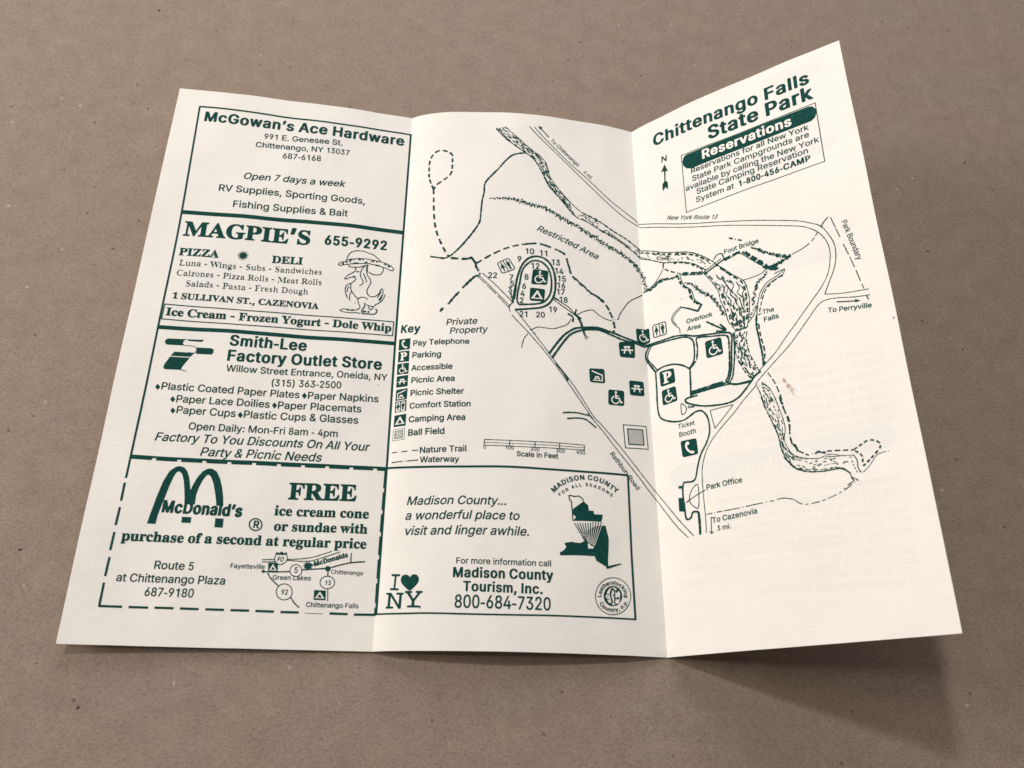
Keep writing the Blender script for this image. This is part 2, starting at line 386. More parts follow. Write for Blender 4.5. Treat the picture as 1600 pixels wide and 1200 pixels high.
'S': '493|211 -27 64 -1 28 3 50 13 44 22 21 18 26 30 19 43 4 25 -3 47 -7 22 -18 28 -21 20 -25 18 -46 22 -94 27 -44 16 -22 15 -10 17 -4 12 0 13 7 18 10 16 25 16 32 6 34 -6 23 -13 14 -19 10 -29 6 -6 16 -6 81 -1 19 7 6 7 1 25 -7 28 -15 29 -20 23 -37 27 -19 10 -37 12 -35 7 -69 0 -25 -3 -53 -16 -18 -10 -35 -24 -15 -16 -11 -14 -12 -25 -7 -25 0 -56 7 -25 15 -25 26 -26 16 -12 44 -22 47 -15 65 -18 35 -13 18 -11 13 -17 4 -13 0 -22 -16 -31 -16 -13 -13 -6 -28 -7 -28 1 -31 9 -11 7 -15 19 -14 37 -7 7 -16 6 -84 1 -19 -7 -7 -7 -1 -16 4 -18 10 -32 13 -22 25 -29 25 -18 31 -16 38 -12',
'T': '495|204 -18 83 -1 19 7 6 7 2 434 7 5 125 0 19 7 8 10 0 56 -3 10 -10 6 -17 4 -394 0 -18 -5 -10 -9 -1 -62 8 -10 18 -7 128 0 8 -5 0 -428 5 -11',
'U': '563|248 -26 64 -1 28 3 53 16 25 13 35 24 19 19 25 38 13 35 4 25 0 362 -4 10 -10 7 -16 4 -75 -1 -19 -6 -6 -7 -2 -332 -4 -28 -6 -22 -9 -18 -16 -21 -22 -14 -22 -7 -22 -2 -34 6 -25 14 -23 27 -9 18 -7 25 -2 354 -13 10 -12 3 -16 1 -65 -1 -19 -6 -7 -7 -1 -360 3 -25 7 -25 13 -28 13 -20 38 -37 50 -28 37 -12',
'Y': '518|214 -18 86 -1 18 7 7 7 2 209 183 294 0 15 -7 7 -19 7 -81 0 -10 0 -16 -7 -12 -13 -99 -162 -7 -6 -10 12 -89 147 -20 22 -18 7 -85 0 -19 -5 -9 -9 -1 -12 4 -9 179 -288 1 -206 7 -10',
'a': '435|153 -26 58 -2 21 4 38 13 22 -7 75 0 19 7 6 7 1 284 -3 19 -8 25 -17 25 -17 16 -37 22 -29 9 -37 7 -59 0 -47 -10 -38 -16 -31 -21 -26 -29 -12 -25 0 -16 7 -7 12 -6 53 -16 28 0 16 5 8 5 9 16 20 19 13 7 19 3 19 -3 7 -4 9 -9 9 -19 2 -19 -3 -9 -103 -15 -59 -16 -31 -16 -16 -11 -19 -23 -6 -13 -7 -28 0 -38 10 -37 9 -16 15 -19 20 -16 31 -15|179 67 -9 3 -8 7 -11 19 0 18 10 17 18 12 16 4 62 9 6 -1 2 -13 -4 -21 -9 -22 -10 -14 -16 -12 -15 -6',
'c': '442|200 -26 55 -2 22 4 44 13 31 16 15 11 25 26 14 19 13 32 -1 15 -13 10 -59 17 -29 0 -12 -4 -11 -7 -13 -28 -13 -16 -26 -13 -18 -1 -16 4 -12 9 -13 13 -10 16 -16 47 -3 19 0 28 13 53 16 29 16 16 22 10 18 0 13 -4 20 -13 24 -39 21 -9 29 0 15 3 44 13 13 10 0 15 -15 35 -9 12 -30 30 -43 24 -29 10 -34 6 -53 1 -25 -4 -41 -13 -38 -22 -26 -22 -21 -28 -9 -16 -13 -31 -7 -32 -3 -40 3 -56 11 -41 18 -38 28 -34 39 -29 46 -18',
'd': '470|188 -26 54 -1 35 7 25 10 25 -8 75 0 19 7 6 7 1 512 -3 10 -11 7 -15 4 -72 -1 -13 -3 -10 -7 -4 -10 -1 -117 -3 -1 -29 10 -21 3 -47 1 -25 -4 -35 -10 -25 -12 -23 -17 -33 -36 -16 -29 -10 -25 -7 -31 -3 -29 0 -31 3 -44 17 -56 27 -44 35 -31 45 -22|217 67 -18 9 -13 12 -19 33 -13 53 0 31 13 53 19 33 22 15 13 4 15 0 13 -4 12 -9 13 -13 10 -16 13 -41 3 -22 0 -34 -13 -53 -20 -32 -21 -16 -13 -4',
'e': '450|203 -26 55 -2 25 4 28 7 31 12 23 13 26 22 21 28 10 25 0 10 -3 6 -17 10 -53 13 -28 0 -22 -9 -19 -27 -9 -10 -25 -10 -22 0 -19 7 -17 10 -18 25 -13 35 1 5 3 2 238 1 18 5 10 9 1 62 -3 22 -13 47 -16 29 -29 32 -25 18 -25 12 -28 10 -34 6 -53 0 -38 -6 -18 -7 -32 -15 -25 -18 -18 -20 -26 -38 -16 -44 -7 -44 0 -50 10 -53 16 -37 23 -32 17 -18 42 -27 28 -11|164 242 -4 4 4 12 15 25 25 22 17 5 21 -1 25 -16 14 -19 10 -28 -2 -4 -6 -1',
'g': '471|194 -168 64 -2 44 7 37 13 41 24 20 20 18 28 10 38 0 418 -3 10 -11 7 -15 4 -69 0 -28 -10 -44 13 -75 0 -19 -4 -28 -9 -37 -22 -38 -38 -22 -41 -14 -47 -3 -28 0 -47 7 -41 10 -31 24 -41 29 -29 13 -9 31 -15 28 -10 25 -4 60 0 22 4 25 9 3 -2 1 -9 -4 -19 -12 -25 -17 -13 -18 -7 -19 -3 -31 7 -19 12 -27 29 -20 8 -22 0 -12 -4 -50 -28 -7 -6 -1 -17 7 -12 15 -19 28 -25 39 -19 28 -10|211 81 -26 16 -21 38 -10 43 0 29 10 43 15 32 20 19 12 6 16 4 19 -4 16 -10 12 -11 10 -17 12 -34 4 -22 0 -44 -13 -47 -10 -16 -13 -13 -22 -13',
'h': '456|62 -18 83 -1 19 7 7 7 1 247 7 25 15 25 17 13 16 4 18 -1 19 -12 13 -23 7 -25 1 -253 7 -7 19 -7 75 0 22 7 7 10 1 256 -8 47 -9 25 -12 19 -28 28 -29 16 -28 9 -19 4 -63 0 -40 -11 -6 1 -2 6 0 112 -8 10 -19 7 -78 0 -19 -7 -7 -10 0 -509 4 -11',
'i': '213|64 -18 79 -1 19 7 8 10 0 375 -8 10 -19 7 -75 0 -18 -7 -8 -10 0 -372 4 -11|79 438 52 0 25 9 20 20 6 12 0 31 -7 16 -10 11 -22 11 -18 7 -32 0 -37 -13 -17 -16 -9 -22 0 -19 3 -12 6 -10 13 -12',
'k': '427|62 -18 83 -1 13 4 11 7 3 9 1 126 11 -7 97 -125 11 -9 19 -5 91 0 18 7 8 10 -1 9 -4 7 -156 199 2 7 14 17 132 133 3 6 0 9 -7 7 -19 7 -90 0 -16 -4 -13 -8 -93 -97 -7 -2 -1 222 -8 10 -19 7 -78 0 -19 -7 -7 -10 0 -509 4 -11',
'l': '212|62 -18 83 -1 19 7 8 10 0 509 -1 6 -6 7 -20 7 -78 0 -19 -7 -7 -10 0 -509 4 -11',
'm': '656|62 -18 83 -1 19 7 7 7 1 256 7 25 15 22 26 13 16 -3 12 -12 10 -17 4 -12 0 -266 5 -11 22 -9 75 0 19 5 10 9 1 265 7 19 10 17 16 12 15 3 19 -6 11 -10 8 -16 4 -19 1 -265 10 -9 19 -5 75 0 19 7 6 7 2 6 0 259 -8 50 -18 38 -26 26 -12 9 -19 9 -28 10 -22 3 -44 1 -25 -4 -28 -10 -41 -22 -6 1 -12 12 -25 12 -38 10 -44 0 -53 -15 -28 9 -72 0 -19 -7 -6 -7 -1 -6 0 -378 4 -11',
'n': '456|62 -18 83 -1 19 7 7 7 1 247 7 25 15 25 17 13 16 4 18 -1 19 -12 13 -23 7 -25 1 -253 10 -9 19 -5 75 0 13 4 10 7 4 9 0 247 -4 34 -4 19 -9 25 -15 22 -25 25 -29 16 -47 13 -66 0 -47 -14 -28 11 -72 0 -15 -4 -11 -7 -3 -9 0 -378 4 -11',
'o': '461|200 -26 55 -2 25 4 41 13 44 26 29 28 15 22 15 31 7 19 7 37 0 69 -4 25 -10 34 -15 31 -13 20 -29 29 -21 15 -41 18 -47 10 -53 1 -25 -4 -41 -13 -38 -22 -26 -22 -21 -28 -9 -16 -13 -31 -7 -32 -3 -40 3 -56 11 -41 18 -38 28 -34 39 -29 46 -18|221 67 -13 3 -12 9 -13 13 -13 23 -13 40 -3 19 0 28 13 53 18 31 23 20 13 4 18 0 19 -7 16 -13 22 -38 10 -41 0 -50 -10 -37 -12 -25 -10 -13 -22 -16 -13 -4',
'r': '305|62 -18 83 -1 19 7 7 7 2 256 6 19 10 16 22 16 12 4 50 -3 13 4 11 6 3 10 0 59 -1 6 -7 7 -22 7 -65 0 -38 -11 -25 8 -72 0 -18 -5 -10 -9 -1 -384 4 -11',
's': '411|170 -26 61 -2 25 4 44 13 31 16 13 8 22 23 13 19 10 35 0 31 -7 28 -13 23 -19 19 -44 24 -28 10 -84 20 -16 9 -10 14 -1 15 5 11 12 12 19 7 16 0 15 -7 7 -7 18 -30 22 -9 32 0 31 7 22 6 12 10 1 22 -16 31 -19 24 -19 15 -25 12 -41 13 -21 4 -57 -1 -34 -6 -28 -10 -36 -19 -28 -28 -12 -19 -7 -25 0 -44 7 -25 12 -19 20 -20 44 -24 28 -9 84 -21 16 -9 7 -14 1 -15 -7 -13 -10 -10 -22 -7 -25 0 -16 7 -13 13 -14 29 -10 7 -13 3 -22 0 -47 -10 -25 -9 -6 -7 -1 -9 4 -16 9 -22 12 -19 20 -20 15 -12 25 -12 41 -13',
't': '273|160 -22 55 -1 22 3 25 10 7 10 0 16 -12 46 -11 7 -12 4 -41 -2 -7 10 -4 25 0 197 8 5 44 0 21 9 5 8 0 56 -8 10 -15 6 -47 1 -6 3 -2 71 -8 10 -19 7 -75 0 -18 -7 -7 -7 -3 -74 -34 -4 -16 -6 -6 -7 -1 -59 4 -8 10 -5 12 -4 28 -1 4 -4 1 -231 10 -35 18 -25 17 -13 25 -12',
'u': '456|175 -23 55 -1 22 4 37 12 25 -10 75 0 19 7 6 7 2 381 -2 6 -6 7 -19 7 -75 0 -19 -5 -10 -9 -1 -243 -7 -25 -12 -22 -23 -20 -19 -4 -21 7 -14 14 -9 15 -7 25 -1 253 -13 10 -13 4 -15 0 -63 0 -19 -7 -6 -7 -1 -262 7 -44 15 -34 9 -13 20 -20 38 -21 28 -9',
'v': '435|174 -18 83 -1 19 7 10 10 137 359 4 13 0 12 -8 10 -18 7 -78 0 -16 -4 -11 -7 -5 -9 -65 -181 -7 -15 -3 -1 -65 178 -13 30 -22 9 -81 0 -19 -5 -9 -9 -1 -9 3 -13 138 -359 10 -14',
'w': '613|148 -18 83 -1 12 4 11 7 6 12 39 141 7 16 3 -1 7 -22 39 -140 6 -6 10 -7 16 -4 75 0 22 9 4 5 112 372 1 15 -3 6 -20 10 -19 1 -63 0 -12 -4 -11 -7 -8 -15 -34 -122 -10 -28 -4 3 -41 153 -5 8 -9 7 -16 5 -75 0 -15 -4 -16 -13 -43 -156 -4 -5 -4 5 -39 141 -10 23 -22 9 -68 0 -16 -1 -19 -8 -4 -11 4 -19 106 -350 8 -18',
'y': '435|84 -163 54 -1 47 13 25 15 27 26 8 13 19 37 162 425 1 16 -8 10 -18 7 -78 0 -16 -4 -11 -7 -15 -34 -62 -171 -3 0 -7 14 -64 182 -7 10 -22 10 -81 0 -19 -6 -9 -8 -1 -13 142 -371 -15 -47 -13 -19 -7 -4 -37 2 -19 -7 -7 -7 -13 -47 1 -15 6 -7 13 -6',
'’': '223|61 300 68 -1 18 7 10 9 51 185 -1 13 -7 7 -18 7 -82 0 -18 -6 -10 -8 -4 -9 -28 -182 1 -9 3 -5'},
 'sans': {' ': '188',
'&': '448|171 -15 42 -2 28 4 50 16 35 20 6 -3 22 -24 9 -6 75 0 6 3 3 7 -6 14 -58 71 1 6 14 25 17 47 6 47 -1 12 -4 7 -9 4 -63 -1 -7 -13 -1 -16 -7 -34 -3 -8 -3 -1 -8 6 -74 91 -2 6 4 6 39 30 32 36 19 40 3 19 0 22 -13 41 -11 18 -21 21 -31 17 -19 7 -25 4 -28 0 -25 -4 -31 -10 -31 -21 -20 -26 -12 -25 -4 -16 -3 -25 3 -25 7 -22 16 -31 28 -41 -12 -13 -31 -26 -26 -29 -19 -35 -7 -31 0 -22 4 -22 9 -25 20 -32 27 -27 29 -16 38 -13|188 56 -28 6 -31 18 -16 27 -4 18 4 28 9 19 26 27 18 13 7 -1 10 -11 90 -109 1 -3 -7 -6 -29 -17 -40 -10|182 330 -23 30 -9 25 -1 22 4 15 9 13 14 10 22 7 21 -4 16 -9 10 -14 4 -9 -1 -25 -7 -17 -25 -25 -25 -18',
'(': '273|171 -104 66 -2 6 4 4 7 -45 106 -16 47 -16 69 -6 53 0 59 6 54 9 50 17 62 18 56 31 72 -1 10 -7 4 -63 0 -13 -11 -25 -50 -28 -78 -19 -78 -10 -59 -3 -85 3 -12 0 -25 10 -60 16 -56 19 -50 40 -81',
')': '273|31 -104 67 -2 7 5 9 12 31 63 28 75 17 69 6 46 0 88 -10 69 -10 47 -34 106 -25 53 -10 16 -6 4 -63 0 -6 -4 -4 -7 30 -72 21 -65 20 -81 9 -72 0 -82 -9 -59 -10 -41 -19 -56 -43 -100 0 -6',
',': '188|32 -128 53 -1 10 7 53 188 -1 6 -5 7 -72 1 -10 -5 -7 -15 -25 -160 -2 -19',
'-': '235|26 149 182 0 8 13 -1 50 -6 9 -7 2 -175 -1 -6 -7 -2 -9 0 -44',
'.': '188|80 -13 27 -1 18 7 18 16 8 16 1 28 -7 15 -13 17 -16 9 -42 -1 -12 -6 -12 -11 -10 -17 -3 -22 10 -25 10 -13',
'0': '386|171 -15 39 -2 32 7 25 13 26 22 24 35 19 40 10 35 10 56 3 56 -3 69 -11 59 -15 47 -28 50 -26 27 -31 18 -25 7 -53 0 -25 -7 -29 -17 -26 -25 -15 -22 -18 -37 -16 -53 -7 -41 -3 -53 3 -81 7 -44 16 -53 18 -38 18 -25 14 -13 16 -12 25 -13|189 59 -19 6 -22 15 -16 23 -10 22 -10 41 -6 47 0 78 3 34 10 47 19 44 19 20 10 6 15 7 19 0 13 -4 17 -10 14 -16 16 -28 9 -31 7 -38 4 -34 0 -66 -7 -56 -7 -28 -12 -35 -13 -19 -10 -9 -22 -13',
'1': '386|195 -8 69 -2 6 4 5 10 0 497 -4 12 -7 5 -56 -1 -7 -7 -31 -57 -87 -20 -7 -7 -4 -9 0 -35 8 -13 100 -1 7 -5 1 -356 0 -6',
'2': '386|48 -8 282 -2 7 2 6 9 1 50 -7 13 -179 1 -5 2 -1 3 126 156 25 37 19 38 13 41 3 40 -7 38 -9 22 -20 32 -25 25 -25 15 -34 10 -50 0 -44 -13 -22 -15 -23 -23 -24 -44 -11 -41 1 -21 7 -13 60 0 10 19 5 31 13 23 22 15 21 7 16 0 16 -4 26 -16 15 -25 4 -16 0 -31 -10 -37 -26 -42 -179 -224 -4 -9 0 -38 1 -6',
'3': '386|162 -15 39 -2 25 4 43 16 25 18 22 25 17 29 9 25 4 19 0 53 -7 28 -19 38 -9 12 -18 19 -24 16 -25 10 -28 4 -3 4 113 150 4 10 0 40 -7 13 -263 2 -7 -2 -6 -9 -1 -50 8 -13 169 -3 -7 -13 -91 -121 -4 -10 0 -44 5 -10 6 -3 37 -1 41 -7 25 -12 14 -13 12 -19 7 -28 0 -32 -10 -31 -10 -14 -22 -14 -41 -10 -31 6 -27 17 -14 18 -9 32 -6 9 -63 1 -6 -3 -5 -11 10 -46 13 -25 19 -27 24 -20 17 -10 25 -10',
'4': '386|234 -8 64 0 7 12 2 90 6 2 40 0 7 4 4 10 0 47 -4 10 -7 4 -43 1 -5 4 0 134 -4 13 -7 4 -53 0 -6 -1 -6 -6 -2 -10 0 -131 -2 -6 -106 -2 -6 1 -2 4 162 325 2 6 -2 6 -10 5 -56 0 -7 -5 -176 -350 -3 -12 0 -41 4 -10 7 -4 193 -1 2 -7 0 -84',
'5': '386|166 -15 39 -2 41 10 29 17 31 31 28 50 6 22 4 22 0 62 -13 47 -16 31 -23 27 -28 24 -18 9 -29 8 -43 -1 -41 -13 -3 1 9 105 3 6 7 2 168 1 8 13 0 43 -4 13 -7 4 -231 1 -7 -2 -6 -9 -26 -250 4 -10 7 -4 41 -6 15 0 41 23 28 7 16 0 25 -10 23 -19 12 -19 10 -34 0 -47 -10 -31 -7 -14 -16 -16 -12 -9 -16 -6 -16 -3 -15 3 -29 13 -16 16 -9 19 -2 12 -10 16 -59 1 -9 -7 -2 -10 4 -22 9 -28 18 -31 30 -30 12 -8 38 -16',
'6': '386|172 -15 36 -2 22 4 31 13 20 13 19 19 21 31 13 28 7 25 3 37 -3 44 -10 35 -23 41 -25 26 -25 14 -37 11 -35 0 -4 4 99 169 3 10 -4 7 -6 3 -60 1 -10 -5 -112 -194 -31 -66 -17 -56 -3 -37 3 -38 7 -28 19 -41 18 -25 17 -16 31 -19|183 59 -19 6 -9 7 -19 19 -10 19 -7 31 0 34 10 38 17 23 12 9 22 9 22 1 19 -7 16 -10 19 -25 10 -35 0 -40 -10 -35 -7 -13 -14 -15 -14 -10 -19 -6',
'7': '386|78 -8 63 -2 8 5 6 9 190 444 1 56 -8 13 -284 1 -6 -1 -6 -7 -2 -9 0 -44 8 -13 203 -1 7 -5 -180 -418 -6 -19',
'8': '386|169 -15 42 -2 22 4 25 6 34 19 30 29 8 12 16 32 7 25 0 50 -7 28 -19 37 -10 14 -30 27 0 3 19 19 9 12 15 32 7 31 0 37 -4 19 -12 31 -27 38 -33 23 -38 13 -59 0 -34 -11 -23 -13 -29 -28 -9 -12 -15 -35 -7 -34 3 -41 10 -31 13 -23 13 -16 12 -10 1 -4 -38 -37 -20 -38 -10 -44 0 -25 4 -22 10 -28 12 -22 9 -12 20 -20 34 -21 28 -10|183 59 -32 9 -16 10 -9 9 -9 15 -4 14 -1 41 7 25 23 26 22 12 28 6 38 -10 23 -16 8 -12 10 -22 4 -16 0 -18 -7 -29 -7 -13 -13 -13 -31 -15 -16 -4|186 300 -28 9 -22 22 -7 16 -4 19 0 19 10 34 19 19 26 11 28 0 29 -14 15 -19 7 -25 0 -31 -7 -22 -13 -20 -25 -15 -16 -4',
'9': '386|108 -8 63 -2 9 4 113 194 31 66 13 38 7 37 0 34 -3 25 -10 35 -19 37 -10 14 -25 25 -19 12 -22 9 -22 4 -46 0 -41 -13 -22 -15 -25 -25 -16 -26 -16 -38 -7 -44 3 -50 4 -18 10 -25 15 -28 20 -24 37 -24 25 -7 28 -3 19 2 3 -4 -101 -172 -2 -9|186 253 -12 4 -20 10 -22 25 -6 12 -7 31 0 32 7 31 10 19 10 12 25 16 12 4 22 0 34 -19 17 -23 10 -34 0 -44 -10 -34 -21 -25 -24 -13 -15 -4',
':': '188|80 -13 27 -1 18 7 18 16 8 16 1 28 -7 15 -13 17 -16 9 -42 -1 -12 -6 -12 -11 -10 -17 -3 -22 10 -25 10 -13|80 262 24 -1 21 7 18 16 8 16 1 28 -7 15 -13 17 -16 9 -42 -1 -12 -6 -12 -11 -10 -17 -3 -22 10 -25 18 -19',
'A': '480|10 -8 73 -2 9 3 7 11 43 122 4 6 9 2 178 -1 4 -4 49 -135 9 -4 66 0 10 5 3 9 -3 9 -181 494 -7 10 -84 1 -9 -8 -180 -490 -5 -19|177 209 -3 2 -1 6 59 178 4 9 3 2 4 -5 63 -188 -7 -4',
'B': '456|54 -8 216 -2 44 6 25 7 35 19 20 16 18 25 15 41 4 22 0 19 -7 37 -12 28 -21 28 -21 17 -20 12 37 34 15 25 7 25 0 47 -7 25 -16 32 -22 25 -31 21 -25 10 -41 7 -206 0 -10 -5 -4 -12 0 -491 1 -9|142 65 -4 8 0 140 2 7 121 1 41 -13 12 -9 16 -17 10 -22 4 -28 -4 -19 -6 -12 -17 -16 -18 -10 -25 -7 -25 0 -13 -3|142 297 -4 7 0 131 2 7 105 1 41 -10 17 -10 9 -10 10 -21 0 -38 -10 -25 -13 -13 -29 -16 -15 -4',
'C': '510|240 -15 51 -2 41 7 34 13 38 22 25 21 25 32 19 38 10 31 1 16 -8 7 -72 0 -7 -10 -18 -41 -16 -20 -31 -21 -16 -6 -47 -10 -40 6 -32 13 -21 15 -16 15 -22 33 -17 50 -6 56 3 47 6 31 7 22 20 36 15 19 28 21 19 9 38 10 34 0 19 -3 37 -16 30 -26 12 -15 14 -35 7 -9 68 -1 7 3 3 7 1 10 -4 15 -18 44 -21 31 -24 24 -28 21 -31 15 -50 14 -75 0 -22 -4 -31 -10 -38 -18 -13 -10 -32 -29 -30 -43 -19 -41 -17 -62 -3 -35 0 -37 7 -50 13 -47 25 -50 18 -25 12 -13 20 -20 22 -15 38 -18 25 -7',
'D': '502|54 -8 188 -2 32 3 43 10 41 19 31 21 23 24 25 34 15 31 10 28 10 47 3 60 -6 56 -14 47 -25 50 -28 36 -35 27 -37 19 -19 6 -53 10 -197 0 -10 -5 -4 -12 0 -491 1 -9|142 65 -4 5 0 6 0 362 7 5 85 0 28 -4 41 -12 32 -20 18 -18 22 -38 9 -31 7 -50 0 -32 -7 -46 -15 -47 -15 -22 -20 -20 -35 -21 -50 -14 -28 0 -12 -3',
'E': '419|54 -8 320 -2 10 5 3 9 1 44 -3 9 -5 7 -235 1 -5 2 -2 6 0 137 2 7 218 1 7 5 4 15 0 44 -5 10 -6 4 -218 2 -2 9 1 134 6 2 232 1 7 10 0 19 0 31 -7 13 -316 1 -10 -5 -4 -12 0 -491 1 -9',
'F': '410|54 -8 73 -2 6 4 4 7 1 203 2 6 209 2 6 4 4 10 0 47 -4 10 -6 4 -209 1 -2 10 1 143 6 2 229 1 6 10 1 19 0 31 -7 13 -313 1 -10 -5 -4 -12 0 -491 1 -9',
'G': '520|240 -15 48 -2 47 7 34 13 39 22 21 18 32 42 18 40 10 44 0 81 -7 13 -200 1 -7 -4 -4 -13 0 -44 8 -12 115 -2 8 -4 -4 -25 -9 -25 -13 -23 -19 -19 -38 -21 -22 -7 -28 -4 -25 4 -40 13 -25 15 -20 20 -15 22 -19 43 -7 35 0 28 -3 12 3 44 7 35 19 43 22 30 28 21 19 9 38 10 31 0 19 -3 25 -10 26 -16 21 -22 24 -47 7 -6 72 -1 6 3 4 7 -7 28 -18 41 -25 34 -18 19 -49 32 -34 13 -31 7 -75 0 -35 -7 -43 -19 -35 -24 -23 -24 -28 -40 -15 -32 -13 -37 -7 -34 -3 -32 0 -40 7 -50 13 -47 25 -50 15 -22 17 -17 18 -19 22 -15 38 -18 25 -7',
'L': '393|54 -8 307 -2 9 4 5 10 0 47 -5 10 -6 4 -219 0 -7 5 0 431 -4 12 -7 5 -69 0 -6 -4 -5 -10 0 -497 1 -6',
'M': '628|54 -8 70 -2 6 4 4 10 2 338 3 -1 4 -9 130 -331 6 -9 7 -2 56 0 10 8 130 331 4 9 3 1 3 -338 3 -7 7 -4 65 0 10 4 4 10 0 16 0 481 -4 13 -10 4 -87 0 -10 -1 -3 -4 -122 -312 -26 -75 -5 -5 -4 5 -20 62 -128 325 -4 4 -9 1 -88 0 -9 -4 -5 -13 0 -491 1 -9',
'N': '523|54 -8 73 -2 6 4 4 10 -1 370 3 -1 10 -16 58 -97 168 -262 8 -7 6 -1 72 0 9 4 5 13 0 491 -1 9 -6 10 -69 1 -7 -4 -4 -10 -2 -366 -6 5 -25 42 -208 328 -11 5 -75 0 -9 -4 -5 -13 0 -491 1 -9',
'O': '533|240 -15 51 -2 50 10 44 19 41 31 23 26 15 22 18 37 16 50 7 44 0 63 -7 47 -22 62 -22 38 -38 42 -34 24 -35 15 -43 11 -72 0 -22 -4 -38 -13 -25 -12 -21 -15 -24 -20 -36 -50 -19 -41 -17 -62 -3 -35 0 -37 7 -50 13 -47 25 -50 27 -35 20 -20 25 -18 32 -15 28 -10|263 62 -34 6 -25 10 -28 18 -19 19 -13 20 -19 43 -7 35 -3 44 3 12 0 28 13 53 13 25 21 28 29 23 19 9 38 10 31 1 37 -11 35 -18 23 -23 15 -22 15 -37 7 -32 4 -28 0 -43 -7 -44 -10 -31 -12 -25 -23 -29 -25 -19 -25 -12 -25 -7',
'P': '445|54 -8 73 -2 6 4 3 6 2 170 2 6 134 2 34 7 41 19 29 25 15 19 16 31 10 34 3 35 -3 34 -10 35 -20 35 -19 22 -34 24 -22 10 -53 10 -200 0 -10 -5 -4 -12 0 -491 1 -9|142 253 -4 7 0 172 2 10 102 1 41 -10 28 -18 10 -14 6 -16 4 -18 0 -38 -7 -29 -18 -24 -20 -13 -34 -10',
'R': '449|54 -8 73 -2 8 8 3 9 0 172 2 6 9 2 84 0 9 -4 87 -163 19 -28 79 -2 10 5 2 6 -5 12 -102 185 1 6 44 30 22 29 10 19 9 28 4 25 0 35 -3 18 -15 44 -24 36 -24 20 -17 10 -34 13 -41 7 -203 0 -10 -5 -4 -12 0 -491 1 -9|142 265 -4 8 0 162 2 7 99 1 25 -3 28 -10 22 -16 13 -22 4 -16 0 -47 -10 -28 -16 -17 -22 -12 -31 -7',
'S': '447|194 -17 51 -2 29 3 40 11 38 18 22 18 22 27 16 31 6 19 4 25 -3 34 -7 22 -20 32 -21 21 -22 16 -41 19 -84 24 -54 19 -28 18 -10 13 -4 13 0 25 5 14 9 15 16 12 19 10 18 6 25 4 35 -4 20 -7 28 -16 15 -18 5 -19 10 -16 66 -1 10 4 3 10 0 9 -7 28 -12 25 -23 29 -18 16 -32 18 -28 10 -34 7 -56 0 -25 -3 -44 -14 -13 -6 -34 -24 -22 -26 -16 -32 -7 -25 0 -44 7 -25 16 -29 25 -25 16 -12 37 -19 103 -30 44 -15 23 -13 15 -16 4 -12 0 -35 -14 -26 -18 -15 -19 -9 -38 -11 -37 0 -28 7 -22 10 -13 8 -13 14 -9 22 -2 13 -10 13 -69 1 -10 -5 -3 -9 2 -19 11 -31 15 -28 21 -25 27 -20 25 -12 31 -10',
'T': '449|188 -8 70 -2 6 4 4 10 1 434 7 5 144 1 7 10 1 19 0 31 -8 13 -387 1 -7 -1 -6 -10 -1 -50 7 -13 147 -1 8 -5 0 -431 1 -6',
'V': '480|198 -8 82 -2 6 4 4 7 184 503 -1 6 -6 7 -72 1 -10 -5 -25 -65 -118 -344 -3 1 -4 8 -39 119 -94 263 -9 18 -7 5 -16 0 -56 0 -7 -5 -2 -6 2 -9 175 -475',
'W': '686|148 -8 85 -2 8 8 98 359 3 5 5 -5 98 -359 7 -7 6 -1 72 0 9 4 7 16 134 491 -3 13 -10 4 -65 0 -7 -4 -3 -7 -69 -259 -26 -110 -5 -5 -3 5 -98 372 -8 8 -82 -1 -9 -16 -7 -22 -86 -334 -4 -12 -3 -1 -97 375 -6 8 -6 3 -66 0 -9 -4 -3 -7 2 -12 135 -494',
'Y': '472|198 -8 72 -2 9 8 2 9 1 203 180 288 3 9 -7 10 -75 1 -6 -1 -7 -5 -78 -127 -51 -87 -5 -4 -136 219 -11 5 -69 0 -6 -1 -5 -7 -1 -6 6 -12 176 -285 1 -200 1 -6',
'a': '389|136 -17 42 -2 25 5 31 12 25 17 4 -1 5 -18 7 -5 63 0 6 4 4 7 0 272 -4 22 -12 31 -19 26 -29 21 -31 13 -34 7 -50 0 -47 -10 -16 -7 -23 -13 -25 -22 -12 -15 -15 -31 3 -11 10 -6 44 -13 15 0 6 4 19 26 13 10 28 12 28 4 22 -4 22 -9 12 -13 7 -13 4 -28 -8 -12 -34 -8 -81 -10 -50 -13 -25 -13 -17 -13 -15 -19 -10 -18 -7 -28 0 -25 11 -38 12 -22 13 -17 19 -15 34 -15|150 57 -26 10 -8 7 -10 15 -1 28 4 10 7 8 25 14 22 7 100 13 1 -33 -4 -22 -6 -15 -13 -18 -22 -14 -25 -10',
'b': '424|205 -17 42 -1 44 10 35 19 34 35 13 19 16 34 6 19 7 37 0 69 -7 34 -10 28 -12 25 -27 38 -39 28 -16 7 -41 10 -43 0 -33 -8 -30 -18 -12 -10 -3 0 -2 144 -2 9 -9 8 -69 -1 -5 -7 -3 -9 1 -500 4 -7 6 -4 63 0 6 4 3 6 2 20 1 3 4 1 25 -24 25 -12|207 58 -22 6 -17 10 -16 16 -12 18 -13 44 0 25 -3 13 3 34 14 47 18 25 32 19 16 4 28 0 22 -7 16 -10 16 -16 11 -15 14 -50 0 -63 -10 -40 -9 -19 -16 -20 -32 -18 -15 -4',
